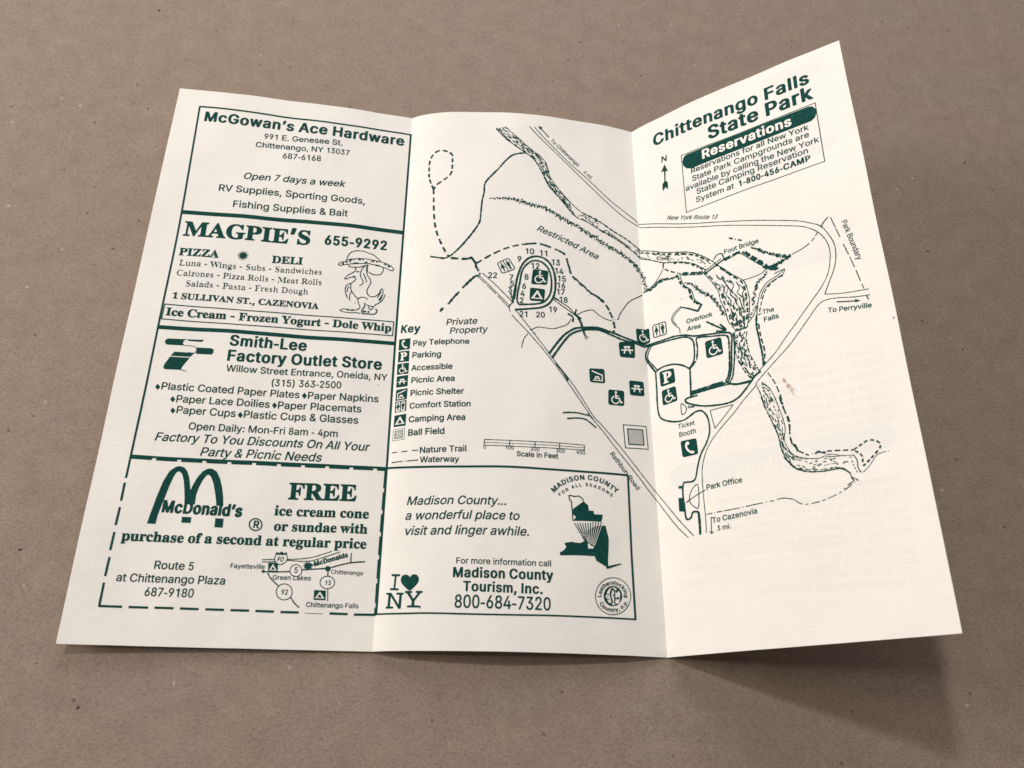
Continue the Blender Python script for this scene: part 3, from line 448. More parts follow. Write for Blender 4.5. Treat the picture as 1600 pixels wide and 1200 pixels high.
'c': '396|184 -17 42 -1 22 3 34 10 25 13 19 14 28 32 16 32 4 13 -8 13 -50 13 -15 0 -7 -4 -11 -25 -9 -13 -17 -13 -34 -13 -25 0 -29 7 -16 10 -16 16 -12 18 -9 25 -7 35 0 40 7 35 9 25 12 18 17 17 15 9 22 7 32 0 15 -4 33 -19 12 -16 11 -22 7 -4 15 0 50 13 7 10 -3 13 -15 31 -9 12 -27 27 -37 21 -53 13 -44 0 -34 -7 -32 -12 -34 -25 -22 -25 -19 -32 -13 -32 -10 -56 0 -34 10 -56 14 -35 18 -29 19 -22 37 -28 32 -12',
'd': '424|171 -17 42 -1 35 7 18 9 28 23 4 0 1 -3 3 -19 8 -8 63 0 6 4 4 7 0 500 -2 9 -5 7 -66 1 -8 -8 -3 -9 -1 -147 -4 0 -28 23 -31 13 -22 3 -34 0 -38 -7 -28 -12 -19 -13 -21 -21 -20 -26 -19 -41 -10 -41 -3 -28 0 -31 6 -47 14 -42 19 -34 30 -33 36 -23 15 -6|188 58 -20 7 -17 11 -14 14 -12 18 -9 25 -7 35 0 43 13 54 6 12 15 19 33 19 15 4 28 0 22 -7 16 -9 17 -17 6 -9 9 -19 7 -25 3 -22 0 -46 -13 -54 -6 -12 -15 -19 -33 -19 -16 -4',
'e': '404|187 -17 42 -1 25 3 28 7 22 9 16 10 23 19 21 28 12 28 -3 11 -10 6 -44 10 -15 0 -8 -5 -17 -26 -16 -12 -19 -9 -15 -4 -35 0 -15 4 -35 19 -7 6 -15 22 -13 44 1 5 3 3 256 0 7 1 7 10 0 53 -6 34 -10 32 -19 35 -25 29 -25 18 -38 15 -34 7 -41 0 -37 -7 -35 -15 -25 -18 -25 -29 -19 -32 -16 -44 -7 -44 0 -37 10 -53 16 -38 16 -26 22 -25 41 -28 40 -12|116 232 -4 4 1 10 6 20 12 17 29 26 31 10 35 -1 28 -12 13 -10 19 -28 7 -32 -2 -3 -6 -1',
'f': '254|76 -8 66 -2 6 4 4 7 1 312 8 5 68 0 7 5 4 12 0 41 -8 13 -71 1 -7 2 -1 21 3 25 6 13 14 10 22 4 28 -6 10 4 6 13 12 44 -3 7 -9 6 -35 7 -34 0 -22 -4 -31 -13 -30 -25 -14 -25 -7 -25 -2 -56 -6 -2 -57 0 -6 -4 -4 -7 0 -47 7 -12 60 -2 7 -5 0 -306 1 -6',
'g': '425|177 -159 52 -1 40 6 32 10 31 19 11 10 21 25 9 18 11 41 -1 403 -2 10 -5 6 -69 0 -7 -10 -2 -21 -4 -1 -28 23 -37 13 -63 1 -18 -4 -25 -10 -27 -16 -33 -34 -25 -47 -11 -32 -6 -40 0 -38 6 -40 11 -32 12 -25 15 -22 25 -25 39 -22 22 -7 34 -3 38 0 18 4 28 12 25 20 4 0 1 -4 0 -46 -7 -29 -13 -17 -25 -14 -19 -7 -25 -4 -44 8 -29 16 -25 28 -8 4 -16 -2 -44 -27 -3 -13 9 -15 15 -19 25 -22 17 -10 34 -12|201 68 -19 4 -28 12 -14 10 -12 16 -9 18 -7 25 -3 22 0 35 10 47 15 28 17 17 15 9 28 9 13 1 22 -4 22 -10 18 -14 14 -18 12 -34 4 -22 0 -53 -4 -22 -9 -28 -23 -27 -25 -14 -12 -4',
'h': '410|47 -8 69 -2 6 4 4 7 1 247 7 25 15 22 20 14 28 9 28 0 25 -10 16 -12 13 -26 4 -19 0 -244 4 -12 10 -5 63 0 6 4 4 10 1 244 -7 47 -11 28 -14 22 -25 25 -23 13 -34 10 -53 0 -19 -4 -25 -9 -28 -20 -3 0 -2 144 -5 10 -6 4 -66 0 -6 -4 -4 -10 -1 -497 1 -6',
'i': '167|48 -8 66 -2 6 4 5 10 0 359 -4 13 -7 4 -62 0 -7 -3 -4 -10 0 -360 1 -6|63 448 39 -1 12 6 16 17 7 15 0 19 -10 22 -10 10 -22 9 -18 1 -22 -7 -17 -16 -9 -22 0 -13 12 -25 10 -9',
'j': '167|-16 -151 38 -2 22 4 31 13 18 13 14 19 16 37 4 28 0 403 -4 13 -7 4 -66 0 -6 -3 -4 -7 -1 -416 -7 -19 -7 -7 -21 -7 -19 -1 -6 -7 -2 -9 0 -44|71 446 20 -2 16 4 20 16 8 16 4 16 -5 18 -13 19 -17 10 -35 1 -9 -2 -16 -11 -13 -23 -2 -12 5 -22 15 -19',
'k': '381|47 -8 66 -2 10 5 4 12 0 128 4 7 23 16 133 -166 85 -2 7 4 2 7 -6 13 -156 199 2 7 14 17 132 133 5 9 -2 6 -10 5 -81 -1 -141 -143 -6 -5 -3 0 -2 260 -4 12 -7 5 -66 0 -6 -4 -4 -10 -1 -497 1 -6',
'l': '166|47 -8 69 -2 6 4 5 10 0 497 -4 12 -7 5 -66 0 -6 -4 -4 -10 -1 -497 1 -6',
'm': '610|47 -8 69 -2 6 4 4 7 1 256 7 22 16 23 29 15 18 4 22 -4 17 -7 18 -18 7 -19 0 -266 1 -6 7 -9 69 -2 6 4 4 7 1 266 10 25 10 10 19 12 28 7 25 -4 19 -9 15 -15 5 -11 3 -19 1 -262 4 -7 6 -4 70 2 6 9 1 6 -1 250 -6 47 -23 45 -22 22 -12 9 -32 12 -21 4 -35 0 -40 -10 -30 -16 -30 -30 -37 40 -19 9 -28 7 -31 0 -38 -10 -37 -26 -4 0 -2 19 -7 10 -69 -1 -7 -9 -1 -19 0 -353 1 -6',
'n': '410|47 -8 69 -2 6 4 4 7 1 247 7 25 15 22 20 14 28 9 28 0 25 -10 16 -12 13 -26 4 -19 0 -244 3 -9 5 -7 6 -1 63 0 7 5 4 15 0 238 -4 28 -3 19 -13 31 -15 22 -23 22 -22 13 -34 10 -57 0 -40 -13 -17 -10 -14 -13 -4 0 -2 22 -7 10 -62 1 -10 -5 -5 -12 0 -366 1 -6',
'o': '415|184 -17 45 -1 34 7 31 12 29 18 23 24 18 28 15 31 7 19 7 37 0 60 -10 47 -22 46 -13 19 -25 27 -22 15 -25 12 -47 10 -44 0 -34 -7 -32 -12 -34 -25 -22 -25 -19 -32 -13 -32 -10 -56 0 -34 10 -56 14 -35 18 -29 19 -22 37 -28 32 -12|191 58 -22 6 -15 9 -17 17 -9 12 -6 13 -10 34 -3 22 0 37 13 53 13 23 14 15 17 12 22 7 35 1 21 -7 26 -16 22 -31 13 -47 0 -63 -10 -37 -9 -19 -13 -17 -22 -15 -25 -9',
'p': '424|47 -151 69 -1 6 3 3 6 4 164 3 0 28 -23 19 -9 37 -7 31 0 19 3 25 7 38 21 29 30 21 34 16 41 7 37 0 69 -7 34 -10 28 -22 42 -19 22 -21 18 -21 12 -30 10 -22 4 -43 0 -38 -10 -12 -6 -28 -24 -4 0 -2 23 -7 10 -66 1 -8 -8 -3 -12 0 -504 1 -6|207 58 -22 6 -19 12 -16 16 -12 21 -11 39 0 25 -3 12 3 13 0 25 14 44 19 26 31 18 16 4 28 0 22 -7 16 -10 16 -16 11 -15 14 -50 0 -63 -10 -40 -9 -19 -16 -20 -32 -18 -15 -4',
'r': '259|47 -8 69 -2 9 8 2 9 1 250 6 19 9 12 29 20 19 7 34 0 16 -3 9 4 5 10 0 50 -2 9 -6 7 -62 0 -28 -9 -28 -20 -4 0 -5 22 -7 5 -63 0 -8 -8 -3 -12 0 -363 1 -6',
's': '365|154 -17 48 -1 25 3 34 10 25 13 30 25 15 22 13 41 0 19 -7 28 -16 29 -18 18 -45 22 -103 27 -20 10 -12 12 -1 25 4 10 14 13 18 9 16 4 28 0 31 -13 10 -10 15 -26 7 -3 18 0 41 9 7 4 4 10 -1 6 -19 37 -19 24 -16 12 -25 12 -44 10 -43 0 -22 -3 -35 -10 -18 -9 -13 -9 -25 -26 -13 -22 -7 -25 0 -32 7 -25 13 -22 19 -20 37 -21 113 -30 20 -10 9 -12 3 -16 -3 -16 -13 -13 -22 -12 -35 -7 -25 4 -18 6 -11 7 -14 15 -12 25 -7 5 -44 -7 -22 -6 -4 -4 0 -16 6 -18 17 -29 19 -20 15 -11 19 -10 31 -9',
't': '227|143 -13 43 -1 21 3 13 7 4 10 -10 47 -3 7 -7 4 -40 -3 -13 4 -6 4 -4 6 -4 25 0 212 8 5 63 2 7 12 0 44 -4 10 -7 4 -59 0 -6 2 -2 75 -7 12 -66 1 -7 -3 -4 -10 -1 -72 -4 -5 -44 0 -6 -4 -4 -10 0 -44 7 -13 47 -1 4 -5 1 -234 7 -28 12 -22 13 -16 12 -9 20 -10',
'u': '410|158 -14 39 -1 25 4 32 12 28 20 3 0 1 -3 3 -19 8 -8 63 0 8 8 3 12 0 360 -3 9 -5 7 -69 1 -8 -8 -3 -9 -1 -241 -12 -34 -16 -17 -19 -12 -28 -7 -16 0 -16 4 -18 9 -19 19 -7 16 -4 19 0 244 -2 9 -6 7 -19 1 -50 0 -8 -8 -3 -9 0 -244 8 -44 18 -40 26 -30 31 -18',
'v': '389|158 -8 70 -2 10 8 140 365 4 13 -7 13 -69 1 -10 -5 -100 -273 -3 0 -3 8 -96 265 -7 5 -16 0 -56 0 -7 -5 -1 -12 20 -53 113 -294 12 -28',
'w': '567|132 -8 66 -2 10 5 75 254 4 -4 70 -247 7 -7 6 -1 60 0 9 4 116 379 -3 13 -10 4 -59 0 -6 -1 -7 -7 -72 -250 -3 1 -3 12 -62 231 -9 12 -69 2 -10 -8 -7 -15 -61 -229 -4 -5 -4 5 -54 200 -16 47 -10 5 -63 0 -9 -4 -3 -7 2 -12 107 -350',
'y': '389|67 -154 42 -1 19 4 25 9 12 9 24 23 18 28 174 453 0 7 -6 10 -69 1 -10 -5 -16 -38 -80 -225 -4 -8 -3 -1 -99 272 -7 4 -16 1 -56 -1 -7 -4 -1 -9 8 -22 134 -353 -18 -54 -10 -13 -12 -9 -13 -4 -34 3 -10 -5 -12 -37 -3 -19 3 -7 6 -5',
'z': '380|36 -8 300 -2 10 5 4 9 0 44 -2 9 -5 7 -188 1 -6 1 -1 4 192 253 4 9 0 41 -1 6 -6 9 -288 2 -10 -5 -4 -9 0 -44 2 -9 6 -7 181 -1 6 -1 2 -4 -196 -253 -7 -15 0 -32 0 -9'},
 'serif': {' ': '188',
',': '234|47 -137 68 -2 18 7 10 10 51 185 -1 12 -7 7 -18 7 -82 0 -18 -5 -10 -9 -4 -9 -28 -181 1 -10 3 -4',
'-': '281|42 140 189 -2 16 4 9 6 4 8 0 62 -10 9 -19 5 -181 0 -16 -4 -9 -5 -5 -8 0 -59 7 -10',
'.': '234|97 -22 39 -2 22 7 15 9 20 20 4 9 -1 41 -7 14 -16 15 -31 13 -47 0 -31 -13 -19 -20 -7 -15 0 -13 0 -12 7 -19 8 -12 14 -10',
'1': '413|67 -15 309 -1 7 2 7 12 1 37 -8 16 -76 2 -11 7 -4 19 0 400 -5 13 -7 7 -90 -1 -93 -60 -27 -13 -45 -15 -7 -12 -1 -13 4 -15 10 -19 15 -14 10 -5 38 0 25 13 30 25 3 0 2 -3 0 -304 -4 -6 -11 -4 -73 -2 -8 -16 0 -28 1 -9',
'A': '480|-15 -15 151 -1 10 2 9 18 -1 13 -5 12 -6 4 -33 5 -9 5 -4 8 4 19 19 43 9 5 131 0 10 -4 18 -38 7 -28 -5 -7 -27 -7 -14 -1 -6 -4 -6 -12 0 -16 6 -13 6 -4 237 0 7 2 5 6 4 9 -1 19 -8 12 -17 6 -14 8 -18 27 -173 375 -19 31 -30 0 -11 -16 -175 -395 -21 -25 -30 -11 -8 -12 -1 -19|153 178 -3 4 1 3 39 91 4 3 7 -8 18 -39 21 -47 0 -6',
'C': '515|252 -25 43 -2 37 3 35 7 34 13 46 25 35 32 16 18 7 16 -7 16 -14 14 -7 3 -11 0 -6 -3 -26 -27 -23 -16 -61 -28 -38 -7 -28 3 -17 4 -39 19 -24 22 -16 30 -12 48 0 25 -3 13 0 59 3 9 0 25 11 50 7 16 10 19 18 20 31 18 35 7 20 0 17 -4 49 -22 36 -32 23 -31 23 -43 31 -1 9 19 0 150 -5 13 -7 7 -28 -1 -14 -20 -17 -9 -65 20 -35 7 -24 0 -10 3 -55 -3 -55 -13 -41 -19 -22 -13 -23 -19 -20 -21 -15 -19 -27 -50 -15 -50 -4 -29 1 -40 11 -56 13 -35 14 -25 34 -44 18 -17 31 -21 24 -12 49 -16',
'D': '545|18 -15 243 -1 76 6 65 19 57 36 37 47 24 59 8 53 0 59 -5 25 -13 44 -21 38 -35 42 -21 15 -34 18 -38 13 -52 10 -37 3 -251 0 -11 -2 -8 -18 1 -13 7 -12 4 -4 24 -2 18 -7 6 -6 5 -19 0 -331 -4 -9 -8 -7 -34 -8 -6 -4 -6 -12 0 -13|234 41 -14 5 -5 11 0 344 5 10 21 7 41 -7 27 -12 32 -29 17 -38 11 -47 1 -43 3 -19 -3 -13 -1 -37 -6 -35 -12 -34 -13 -22 -22 -20 -20 -12 -38 -10',
'E': '486|10 -15 426 -1 14 4 8 16 28 128 -1 13 -5 9 -6 4 -28 -1 -23 -40 -23 -29 -23 -16 -24 -12 -48 -14 -62 -3 -24 8 -5 12 0 135 3 6 9 1 31 -7 24 -15 11 -16 8 -29 1 -15 12 -19 26 0 8 13 1 9 -1 222 -5 9 -6 5 -24 -2 -11 -18 -12 -44 -10 -13 -25 -16 -35 -7 -5 8 0 125 3 9 6 7 14 4 37 0 35 -4 44 -13 24 -14 15 -17 10 -22 6 -28 7 -13 24 -1 8 7 4 13 0 128 -8 18 -21 2 -399 0 -10 -2 -8 -18 1 -13 6 -12 8 -5 21 -1 17 -8 7 -11 5 -22 0 -303 -5 -25 -7 -8 -21 -8 -24 -2 -6 -4 -6 -12 0 -13',
'F': '445|13 -15 265 -1 10 2 8 12 1 9 -1 13 -8 12 -27 2 -28 7 -12 7 -6 12 -1 141 5 5 18 -1 35 -17 17 -25 9 -40 8 -16 6 -4 24 1 9 19 0 222 -9 15 -27 1 -11 -16 -6 -28 -13 -25 -17 -16 -15 -7 -14 -4 -17 1 -2 138 4 6 12 5 51 0 41 -7 25 -8 17 -10 18 -17 10 -19 9 -37 7 -13 28 -1 8 7 4 13 0 128 -9 18 -20 2 -399 0 -10 -2 -9 -15 0 -16 4 -9 5 -6 31 -6 22 -13 3 -6 4 -35 0 -271 -4 -32 -4 -9 -8 -7 -13 -6 -24 -5 -6 -4 -6 -12 0 -13',
'G': '558|260 -25 60 -1 59 6 61 13 55 20 9 15 1 116 8 13 13 6 18 2 10 4 7 12 1 16 -8 16 -7 1 -247 -1 -9 -19 1 -13 7 -12 45 -9 14 -10 5 -15 0 -72 -5 -16 -4 -4 -27 -12 -41 -1 -24 7 -28 15 -28 29 -10 19 -15 47 -7 50 0 53 7 60 8 34 7 16 7 16 24 28 38 19 24 4 21 -1 24 -6 27 -13 35 -25 35 -41 23 -47 31 0 9 19 0 147 -5 12 -7 8 -27 -2 -11 -14 -17 -12 -55 18 -48 10 -83 0 -58 -13 -42 -19 -21 -13 -27 -21 -38 -48 -21 -41 -14 -50 -4 -28 0 -41 7 -43 8 -25 31 -60 19 -25 28 -25 36 -22 27 -13 31 -9',
'I': '287|9 -15 261 -1 7 2 4 6 4 9 1 12 -7 16 -5 4 -28 5 -18 7 -10 9 -5 22 1 312 4 19 7 7 25 7 20 1 6 4 6 12 0 13 -9 19 -257 1 -7 -2 -4 -6 -4 -9 0 -12 8 -17 7 -4 24 -1 19 -7 7 -6 3 -12 0 -332 -5 -10 -10 -9 -18 -6 -24 -5 -5 -4 -6 -12 -1 -13',
'L': '469|12 -15 429 -1 7 2 4 6 8 25 24 131 -2 11 -10 12 -28 -2 -30 -56 -18 -22 -13 -12 -28 -18 -31 -11 -48 -7 -35 0 -17 4 -7 7 -5 41 0 275 4 31 5 9 10 7 17 4 21 0 10 5 8 12 1 13 -9 19 -261 1 -7 -2 -4 -6 -4 -9 0 -12 8 -17 7 -4 17 -1 24 -9 4 -4 5 -15 0 -329 -5 -12 -11 -10 -24 -7 -13 -1 -6 -4 -6 -12 0 -13',
'M': '697|10 -15 175 -1 7 2 7 12 1 19 -8 15 -39 6 -14 7 -7 12 -4 31 2 230 7 -8 150 -318 8 -8 21 0 9 4 15 29 112 246 29 59 3 1 2 -260 -5 -12 -11 -10 -41 -9 -8 -15 0 -16 4 -9 4 -6 7 -2 237 0 10 2 9 15 0 16 -4 9 -8 7 -31 5 -12 7 -7 18 0 16 0 313 5 12 10 9 21 7 14 2 6 4 6 12 0 13 -9 18 -20 2 -176 -2 -11 -18 -122 -266 -4 -4 -4 1 -7 13 -116 250 -14 24 -179 2 -20 -2 -9 -18 1 -13 7 -12 8 -5 17 0 25 -8 6 -6 5 -22 0 -312 -5 -19 -4 -6 -10 -7 -24 -7 -14 -1 -6 -4 -6 -12 0 -13',
'N': '543|436 -25 28 -2 6 5 6 12 0 388 4 22 8 13 14 6 28 4 6 5 5 9 1 13 -9 18 -168 2 -7 -2 -8 -12 -1 -16 9 -15 41 -9 10 -6 5 -7 -1 -188 -4 0 -15 16 -214 237 -156 2 -10 -2 -8 -15 0 -13 4 -9 8 -9 20 -8 29 -30 4 -6 0 -16 0 -291 -5 -21 -7 -8 -14 -6 -27 -4 -6 -4 -5 -10 -1 -12 8 -19 169 -1 6 1 8 13 1 15 -9 16 -41 9 -10 6 -5 10 0 240 1 7 4 0',
'O': '578|256 -25 57 -2 59 10 20 7 35 15 28 16 45 41 17 22 27 50 15 47 3 40 -3 54 -15 46 -24 47 -26 35 -26 23 -17 12 -55 28 -52 13 -45 3 -61 -3 -52 -13 -41 -19 -21 -12 -27 -22 -35 -42 -28 -50 -14 -50 -4 -28 0 -31 7 -44 18 -50 25 -41 22 -27 17 -16 43 -29 55 -22 31 -7|275 30 -20 6 -21 12 -19 17 -16 22 -10 25 -11 47 -4 31 0 72 11 75 11 28 10 19 18 20 31 18 41 4 21 -4 25 -13 21 -19 13 -19 14 -31 7 -31 7 -53 0 -38 -3 -12 0 -41 -4 -19 -7 -34 -14 -34 -22 -25 -27 -17 -28 -7',
'P': '460|12 -15 250 -1 10 2 9 18 0 13 -6 12 -6 4 -14 1 -24 7 -10 6 -4 7 -5 38 1 93 8 5 82 0 45 7 48 19 14 9 24 22 18 29 10 31 1 47 -8 25 -10 19 -24 31 -18 13 -24 13 -58 13 -42 3 -258 0 -10 -2 -8 -18 1 -13 6 -12 5 -4 20 -2 18 -7 10 -9 5 -19 0 -322 -5 -12 -11 -10 -24 -7 -13 -1 -6 -4 -6 -12 0 -13|217 247 -5 7 0 138 5 15 4 4 10 4 17 0 31 -10 18 -17 11 -46 -3 -44 -11 -28 -18 -13 -35 -11',
'R': '520|12 -15 250 -1 10 2 9 18 0 13 -6 12 -6 4 -14 1 -24 7 -10 6 -4 7 -5 38 2 100 3 -1 8 -9 140 -196 155 -2 14 2 8 18 0 13 -6 12 -6 4 -20 5 -19 16 -115 156 3 6 35 16 25 19 23 37 8 19 3 31 -7 38 -14 28 -28 30 -28 15 -27 9 -31 7 -55 6 -262 0 -10 -2 -8 -18 1 -13 6 -12 5 -4 20 -2 18 -7 10 -9 5 -19 0 -322 -5 -12 -11 -10 -24 -7 -13 -1 -6 -4 -6 -12 0 -13|217 250 -4 4 -1 6 0 116 5 31 18 8 20 0 17 -4 21 -9 12 -10 13 -29 1 -50 -5 -18 -6 -13 -29 -22 -41 -10',
'S': '429|42 -25 27 -2 6 5 8 13 10 4 69 -18 34 -4 28 0 55 7 31 10 30 15 23 16 20 25 17 32 8 31 -1 53 -7 28 -14 25 -16 22 -32 25 -149 68 -34 24 -8 11 -1 6 1 22 6 10 16 13 10 6 27 7 31 -4 24 -9 21 -13 22 -19 23 -31 13 -35 7 -12 31 0 8 12 1 19 0 125 -9 19 -27 1 -14 -17 -7 -3 -62 14 -44 6 -42 0 -24 -4 -38 -12 -21 -13 -18 -16 -16 -22 -17 -34 -8 -41 4 -40 17 -41 18 -23 41 -34 28 -16 107 -48 17 -12 17 -19 3 -20 -2 -16 -7 -12 -25 -19 -24 -7 -17 -2 -38 5 -39 20 -24 25 -17 28 -16 50 -7 12 -11 2 -23 -2 -8 -12 -1 -19 0 -147',
'T': '465|96 -15 264 -1 9 4 6 13 0 12 -8 19 -24 2 -24 7 -11 10 -4 16 0 343 4 5 21 -1 31 -9 25 -17 17 -18 7 -13 9 -37 7 -13 7 -4 21 0 8 7 4 13 0 128 -9 19 -440 1 -7 0 -5 -4 -7 -16 0 -128 5 -13 7 -7 28 1 11 22 10 37 12 16 15 14 21 12 27 9 21 3 4 -4 1 -337 -5 -22 -4 -6 -17 -10 -34 -5 -6 -4 -6 -12 0 -13',
'U': '542|239 -27 60 -2 62 10 31 13 24 15 28 32 14 25 10 28 8 35 0 31 4 13 0 225 8 13 35 11 4 4 7 12 1 13 -9 18 -162 2 -6 -2 -8 -12 -1 -16 9 -16 6 -4 18 -1 24 -9 7 -7 5 -13 0 -240 -4 -32 -8 -25 -14 -22 -24 -19 -45 -13 -41 0 -17 4 -17 8 -19 17 -6 10 -8 25 -3 25 0 259 4 19 6 6 22 7 21 2 4 4 8 18 -1 13 -5 9 -10 5 -244 0 -7 -2 -4 -6 -4 -9 0 -13 8 -15 43 -13 9 -9 5 -16 0 -262 11 -50 7 -16 27 -41 29 -22 38 -16 34 -7',
'V': '471|227 -27 27 -2 7 4 4 7 170 400 10 19 13 12 29 10 11 15 1 16 -9 15 -161 2 -9 -5 -5 -9 -1 -13 8 -18 14 -5 17 0 16 -5 6 -6 0 -9 -4 -16 -65 -156 -21 -45 -8 7 -94 210 1 9 4 5 18 6 27 3 6 5 5 9 1 13 -9 18 -10 2 -240 0 -7 -2 -5 -6 -4 -9 0 -13 8 -15 33 -16 17 -19 10 -18 181 -388',
'W': '672|183 -25 28 -2 8 8 126 284 3 0 11 -25 99 -253 11 -14 27 2 11 18 143 394 13 22 29 16 8 12 1 16 -9 15 -137 2 -10 -5 -5 -9 -1 -10 1 -9 5 -9 6 -5 31 -7 8 -10 -4 -19 -34 -97 -24 -65 -4 -10 -4 -1 -4 4 -69 188 5 10 34 7 6 5 5 9 1 13 -9 18 -10 2 -233 -2 -9 -15 0 -13 5 -11 7 -6 34 -7 12 -10 6 -10 14 -43 -62 -147 -4 -9 -4 -1 -38 97 -35 94 -4 19 1 6 7 6 25 5 7 8 4 9 0 13 -8 15 -21 2 -206 -2 -8 -15 1 -16 8 -12 30 -12 11 -17 136 -362 17 -44',
'Y': '468|107 -15 251 -1 9 4 6 13 0 12 -9 19 -31 6 -17 8 -5 8 -3 22 0 119 132 198 23 20 28 13 5 12 1 13 -9 18 -20 2 -148 -2 -9 -18 0 -13 6 -12 6 -4 21 -1 14 -4 10 -7 1 -6 -11 -25 -83 -122 -8 6 -79 144 1 7 10 6 31 2 6 4 6 12 0 13 -8 18 -11 2 -237 0 -9 -4 -6 -16 0 -13 5 -10 4 -5 27 -9 21 -19 135 -222 0 -100 -3 -19 -12 -13 -24 -7 -14 -1 -6 -4 -6 -12 0 -13',
'Z': '486|17 -15 422 -1 14 2 7 12 5 19 4 53 9 68 0 29 -6 9 -5 4 -24 -1 -11 -19 -6 -18 -14 -29 -21 -25 -31 -22 -31 -13 -34 -7 -86 -3 -7 1 -2 4 247 369 14 28 -1 12 -7 12 -21 2 -364 0 -10 -2 -8 -12 -4 -22 -4 -59 -7 -44 1 -19 5 -9 6 -4 21 0 7 3 23 51 20 25 22 16 34 13 49 7 44 0 6 -5 -254 -378 -11 -25 1 -9',
'a': '378|259 -25 36 -1 27 7 26 13 19 18 7 13 0 6 -10 20 -7 4 -18 1 -4 7 -1 175 -11 34 -14 23 -18 16 -24 12 -20 6 -28 4 -75 0 -49 -10 -27 -13 -21 -18 -7 -7 -14 -25 -4 -16 0 -16 4 -15 13 -22 19 -13 27 -4 18 1 -1 -3 -44 -23 -29 -27 -17 -31 -4 -19 0 -19 4 -18 25 -39 17 -12 21 -6 62 -1 37 10 38 18 20 -20|157 53 -12 13 1 37 8 14 14 13 31 15 5 -7 -2 -69 -14 -10 -17 -8|126 181 0 4 11 12 11 22 0 22 -14 28 2 6 18 5 14 0 27 -10 8 -14 -1 -52',
'c': '323|148 -25 36 -1 28 3 41 13 28 16 22 19 16 19 7 12 0 7 -8 13 -9 9 -8 1 -10 -1 -35 -23 -20 -6 -21 -1 -14 4 -32 19 -13 16 -10 25 -8 41 0 56 11 40 11 14 21 10 13 -1 7 -4 2 -40 4 -13 13 -22 9 -7 10 -3 38 -1 10 3 17 14 11 19 5 13 -1 18 -4 14 -20 33 -28 20 -35 10 -75 0 -38 -10 -24 -13 -14 -8 -28 -27 -25 -37 -14 -35 -7 -34 0 -38 8 -37 7 -19 17 -31 16 -22 26 -22 38 -19',
'd': '407|131 -25 36 -1 20 3 21 7 17 10 4 -1 10 -18 10 -1 73 15 68 7 6 4 5 10 1 15 -8 16 -22 9 -7 13 -1 387 -4 13 -8 7 -165 -1 -8 -19 1 -12 5 -10 6 -4 31 -7 8 -11 -1 -86 -4 -1 -13 7 -28 7 -52 0 -17 -4 -27 -12 -21 -15 -18 -21 -20 -34 -14 -34 -8 -47 0 -38 7 -37 8 -22 27 -47 27 -25 29 -16|177 46 -10 6 -10 10 -9 26 -3 22 0 90 7 35 6 12 16 13 24 4 20 -9 12 -14 0 -166 -3 -6 -22 -19 -11 -4',
'e': '331|144 -25 37 -1 27 3 24 7 28 12 39 32 16 22 11 22 -13 22 -9 7 -10 1 -7 -4 -19 -20 -15 -10 -14 -6 -21 -4 -20 4 -21 9 -21 23 -11 37 2 19 164 2 6 4 6 13 -1 44 -10 34 -17 31 -20 22 -22 17 -21 9 -27 7 -62 0 -28 -7 -32 -16 -16 -13 -25 -28 -20 -38 -11 -34 -4 -44 4 -40 11 -38 20 -37 20 -25 26 -20 20 -9|146 208 -5 5 0 9 5 25 7 20 21 13 10 -1 14 -7 8 -22 -1 -40 -7 -2',
'f': '235|11 -15 206 -1 7 2 7 12 1 15 -8 16 -38 9 -9 10 0 206 5 8 48 2 9 15 0 28 -6 13 -6 4 -41 0 -7 3 -2 80 5 14 14 5 2 -3 -7 -16 0 -31 8 -17 18 -15 13 -4 31 0 24 13 15 23 4 16 -1 18 -10 25 -16 22 -29 16 -35 7 -48 0 -34 -7 -32 -13 -27 -24 -18 -29 -11 -40 -2 -40 -27 -4 -8 -13 -1 -31 6 -12 6 -5 21 0 5 -8 0 -209 -5 -7 -24 -7 -8 -8 -4 -10 0 -12',
'g': '360|125 -155 63 -2 38 4 55 13 31 16 16 13 12 12 14 25 8 35 -4 34 -14 28 -24 22 -25 10 -31 7 -38 3 -82 0 -14 5 -2 3 8 9 15 5 65 0 34 7 28 13 25 19 24 38 7 25 0 28 -9 31 4 4 24 2 9 16 0 31 -6 13 -6 4 -83 1 -27 8 -38 7 -55 0 -24 -3 -34 -10 -28 -15 -24 -23 -18 -29 -7 -22 -1 -31 8 -34 18 -29 30 -27 -31 -25 -20 -32 -4 -15 0 -16 21 -44 -17 -18 -10 -19 -5 -13 1 -15 7 -16 13 -19 29 -19 48 -13|154 -99 -31 6 -14 6 -12 10 -3 6 4 10 15 10 130 0 21 -5 11 -8 -4 -13 -31 -16 -38 -7|168 141 -15 7 -7 9 -7 38 0 28 3 28 8 19 11 7 14 4 17 -7 7 -10 5 -19 0 -66 -5 -22 -4 -7 -17 -9',
'h': '419|14 -15 182 -1 7 1 7 6 7 -6 7 -1 175 0 7 2 8 12 0 15 -6 13 -5 5 -21 7 -5 10 0 184 -8 35 -7 15 -14 23 -17 15 -14 7 -31 7 -45 -1 -24 -6 -34 -17 -4 0 -2 144 -6 13 -6 4 -144 0 -7 -2 -7 -12 -1 -15 6 -13 2 -3 24 -8 5 -11 0 -359 -5 -10 -24 -9 -7 -12 -1 -16|207 25 -7 6 -17 6 -5 8 0 181 3 6 15 13 11 6 17 4 10 -3 7 -7 5 -25 0 -163 -5 -15 -3 -5 -21 -8 -7 -6',
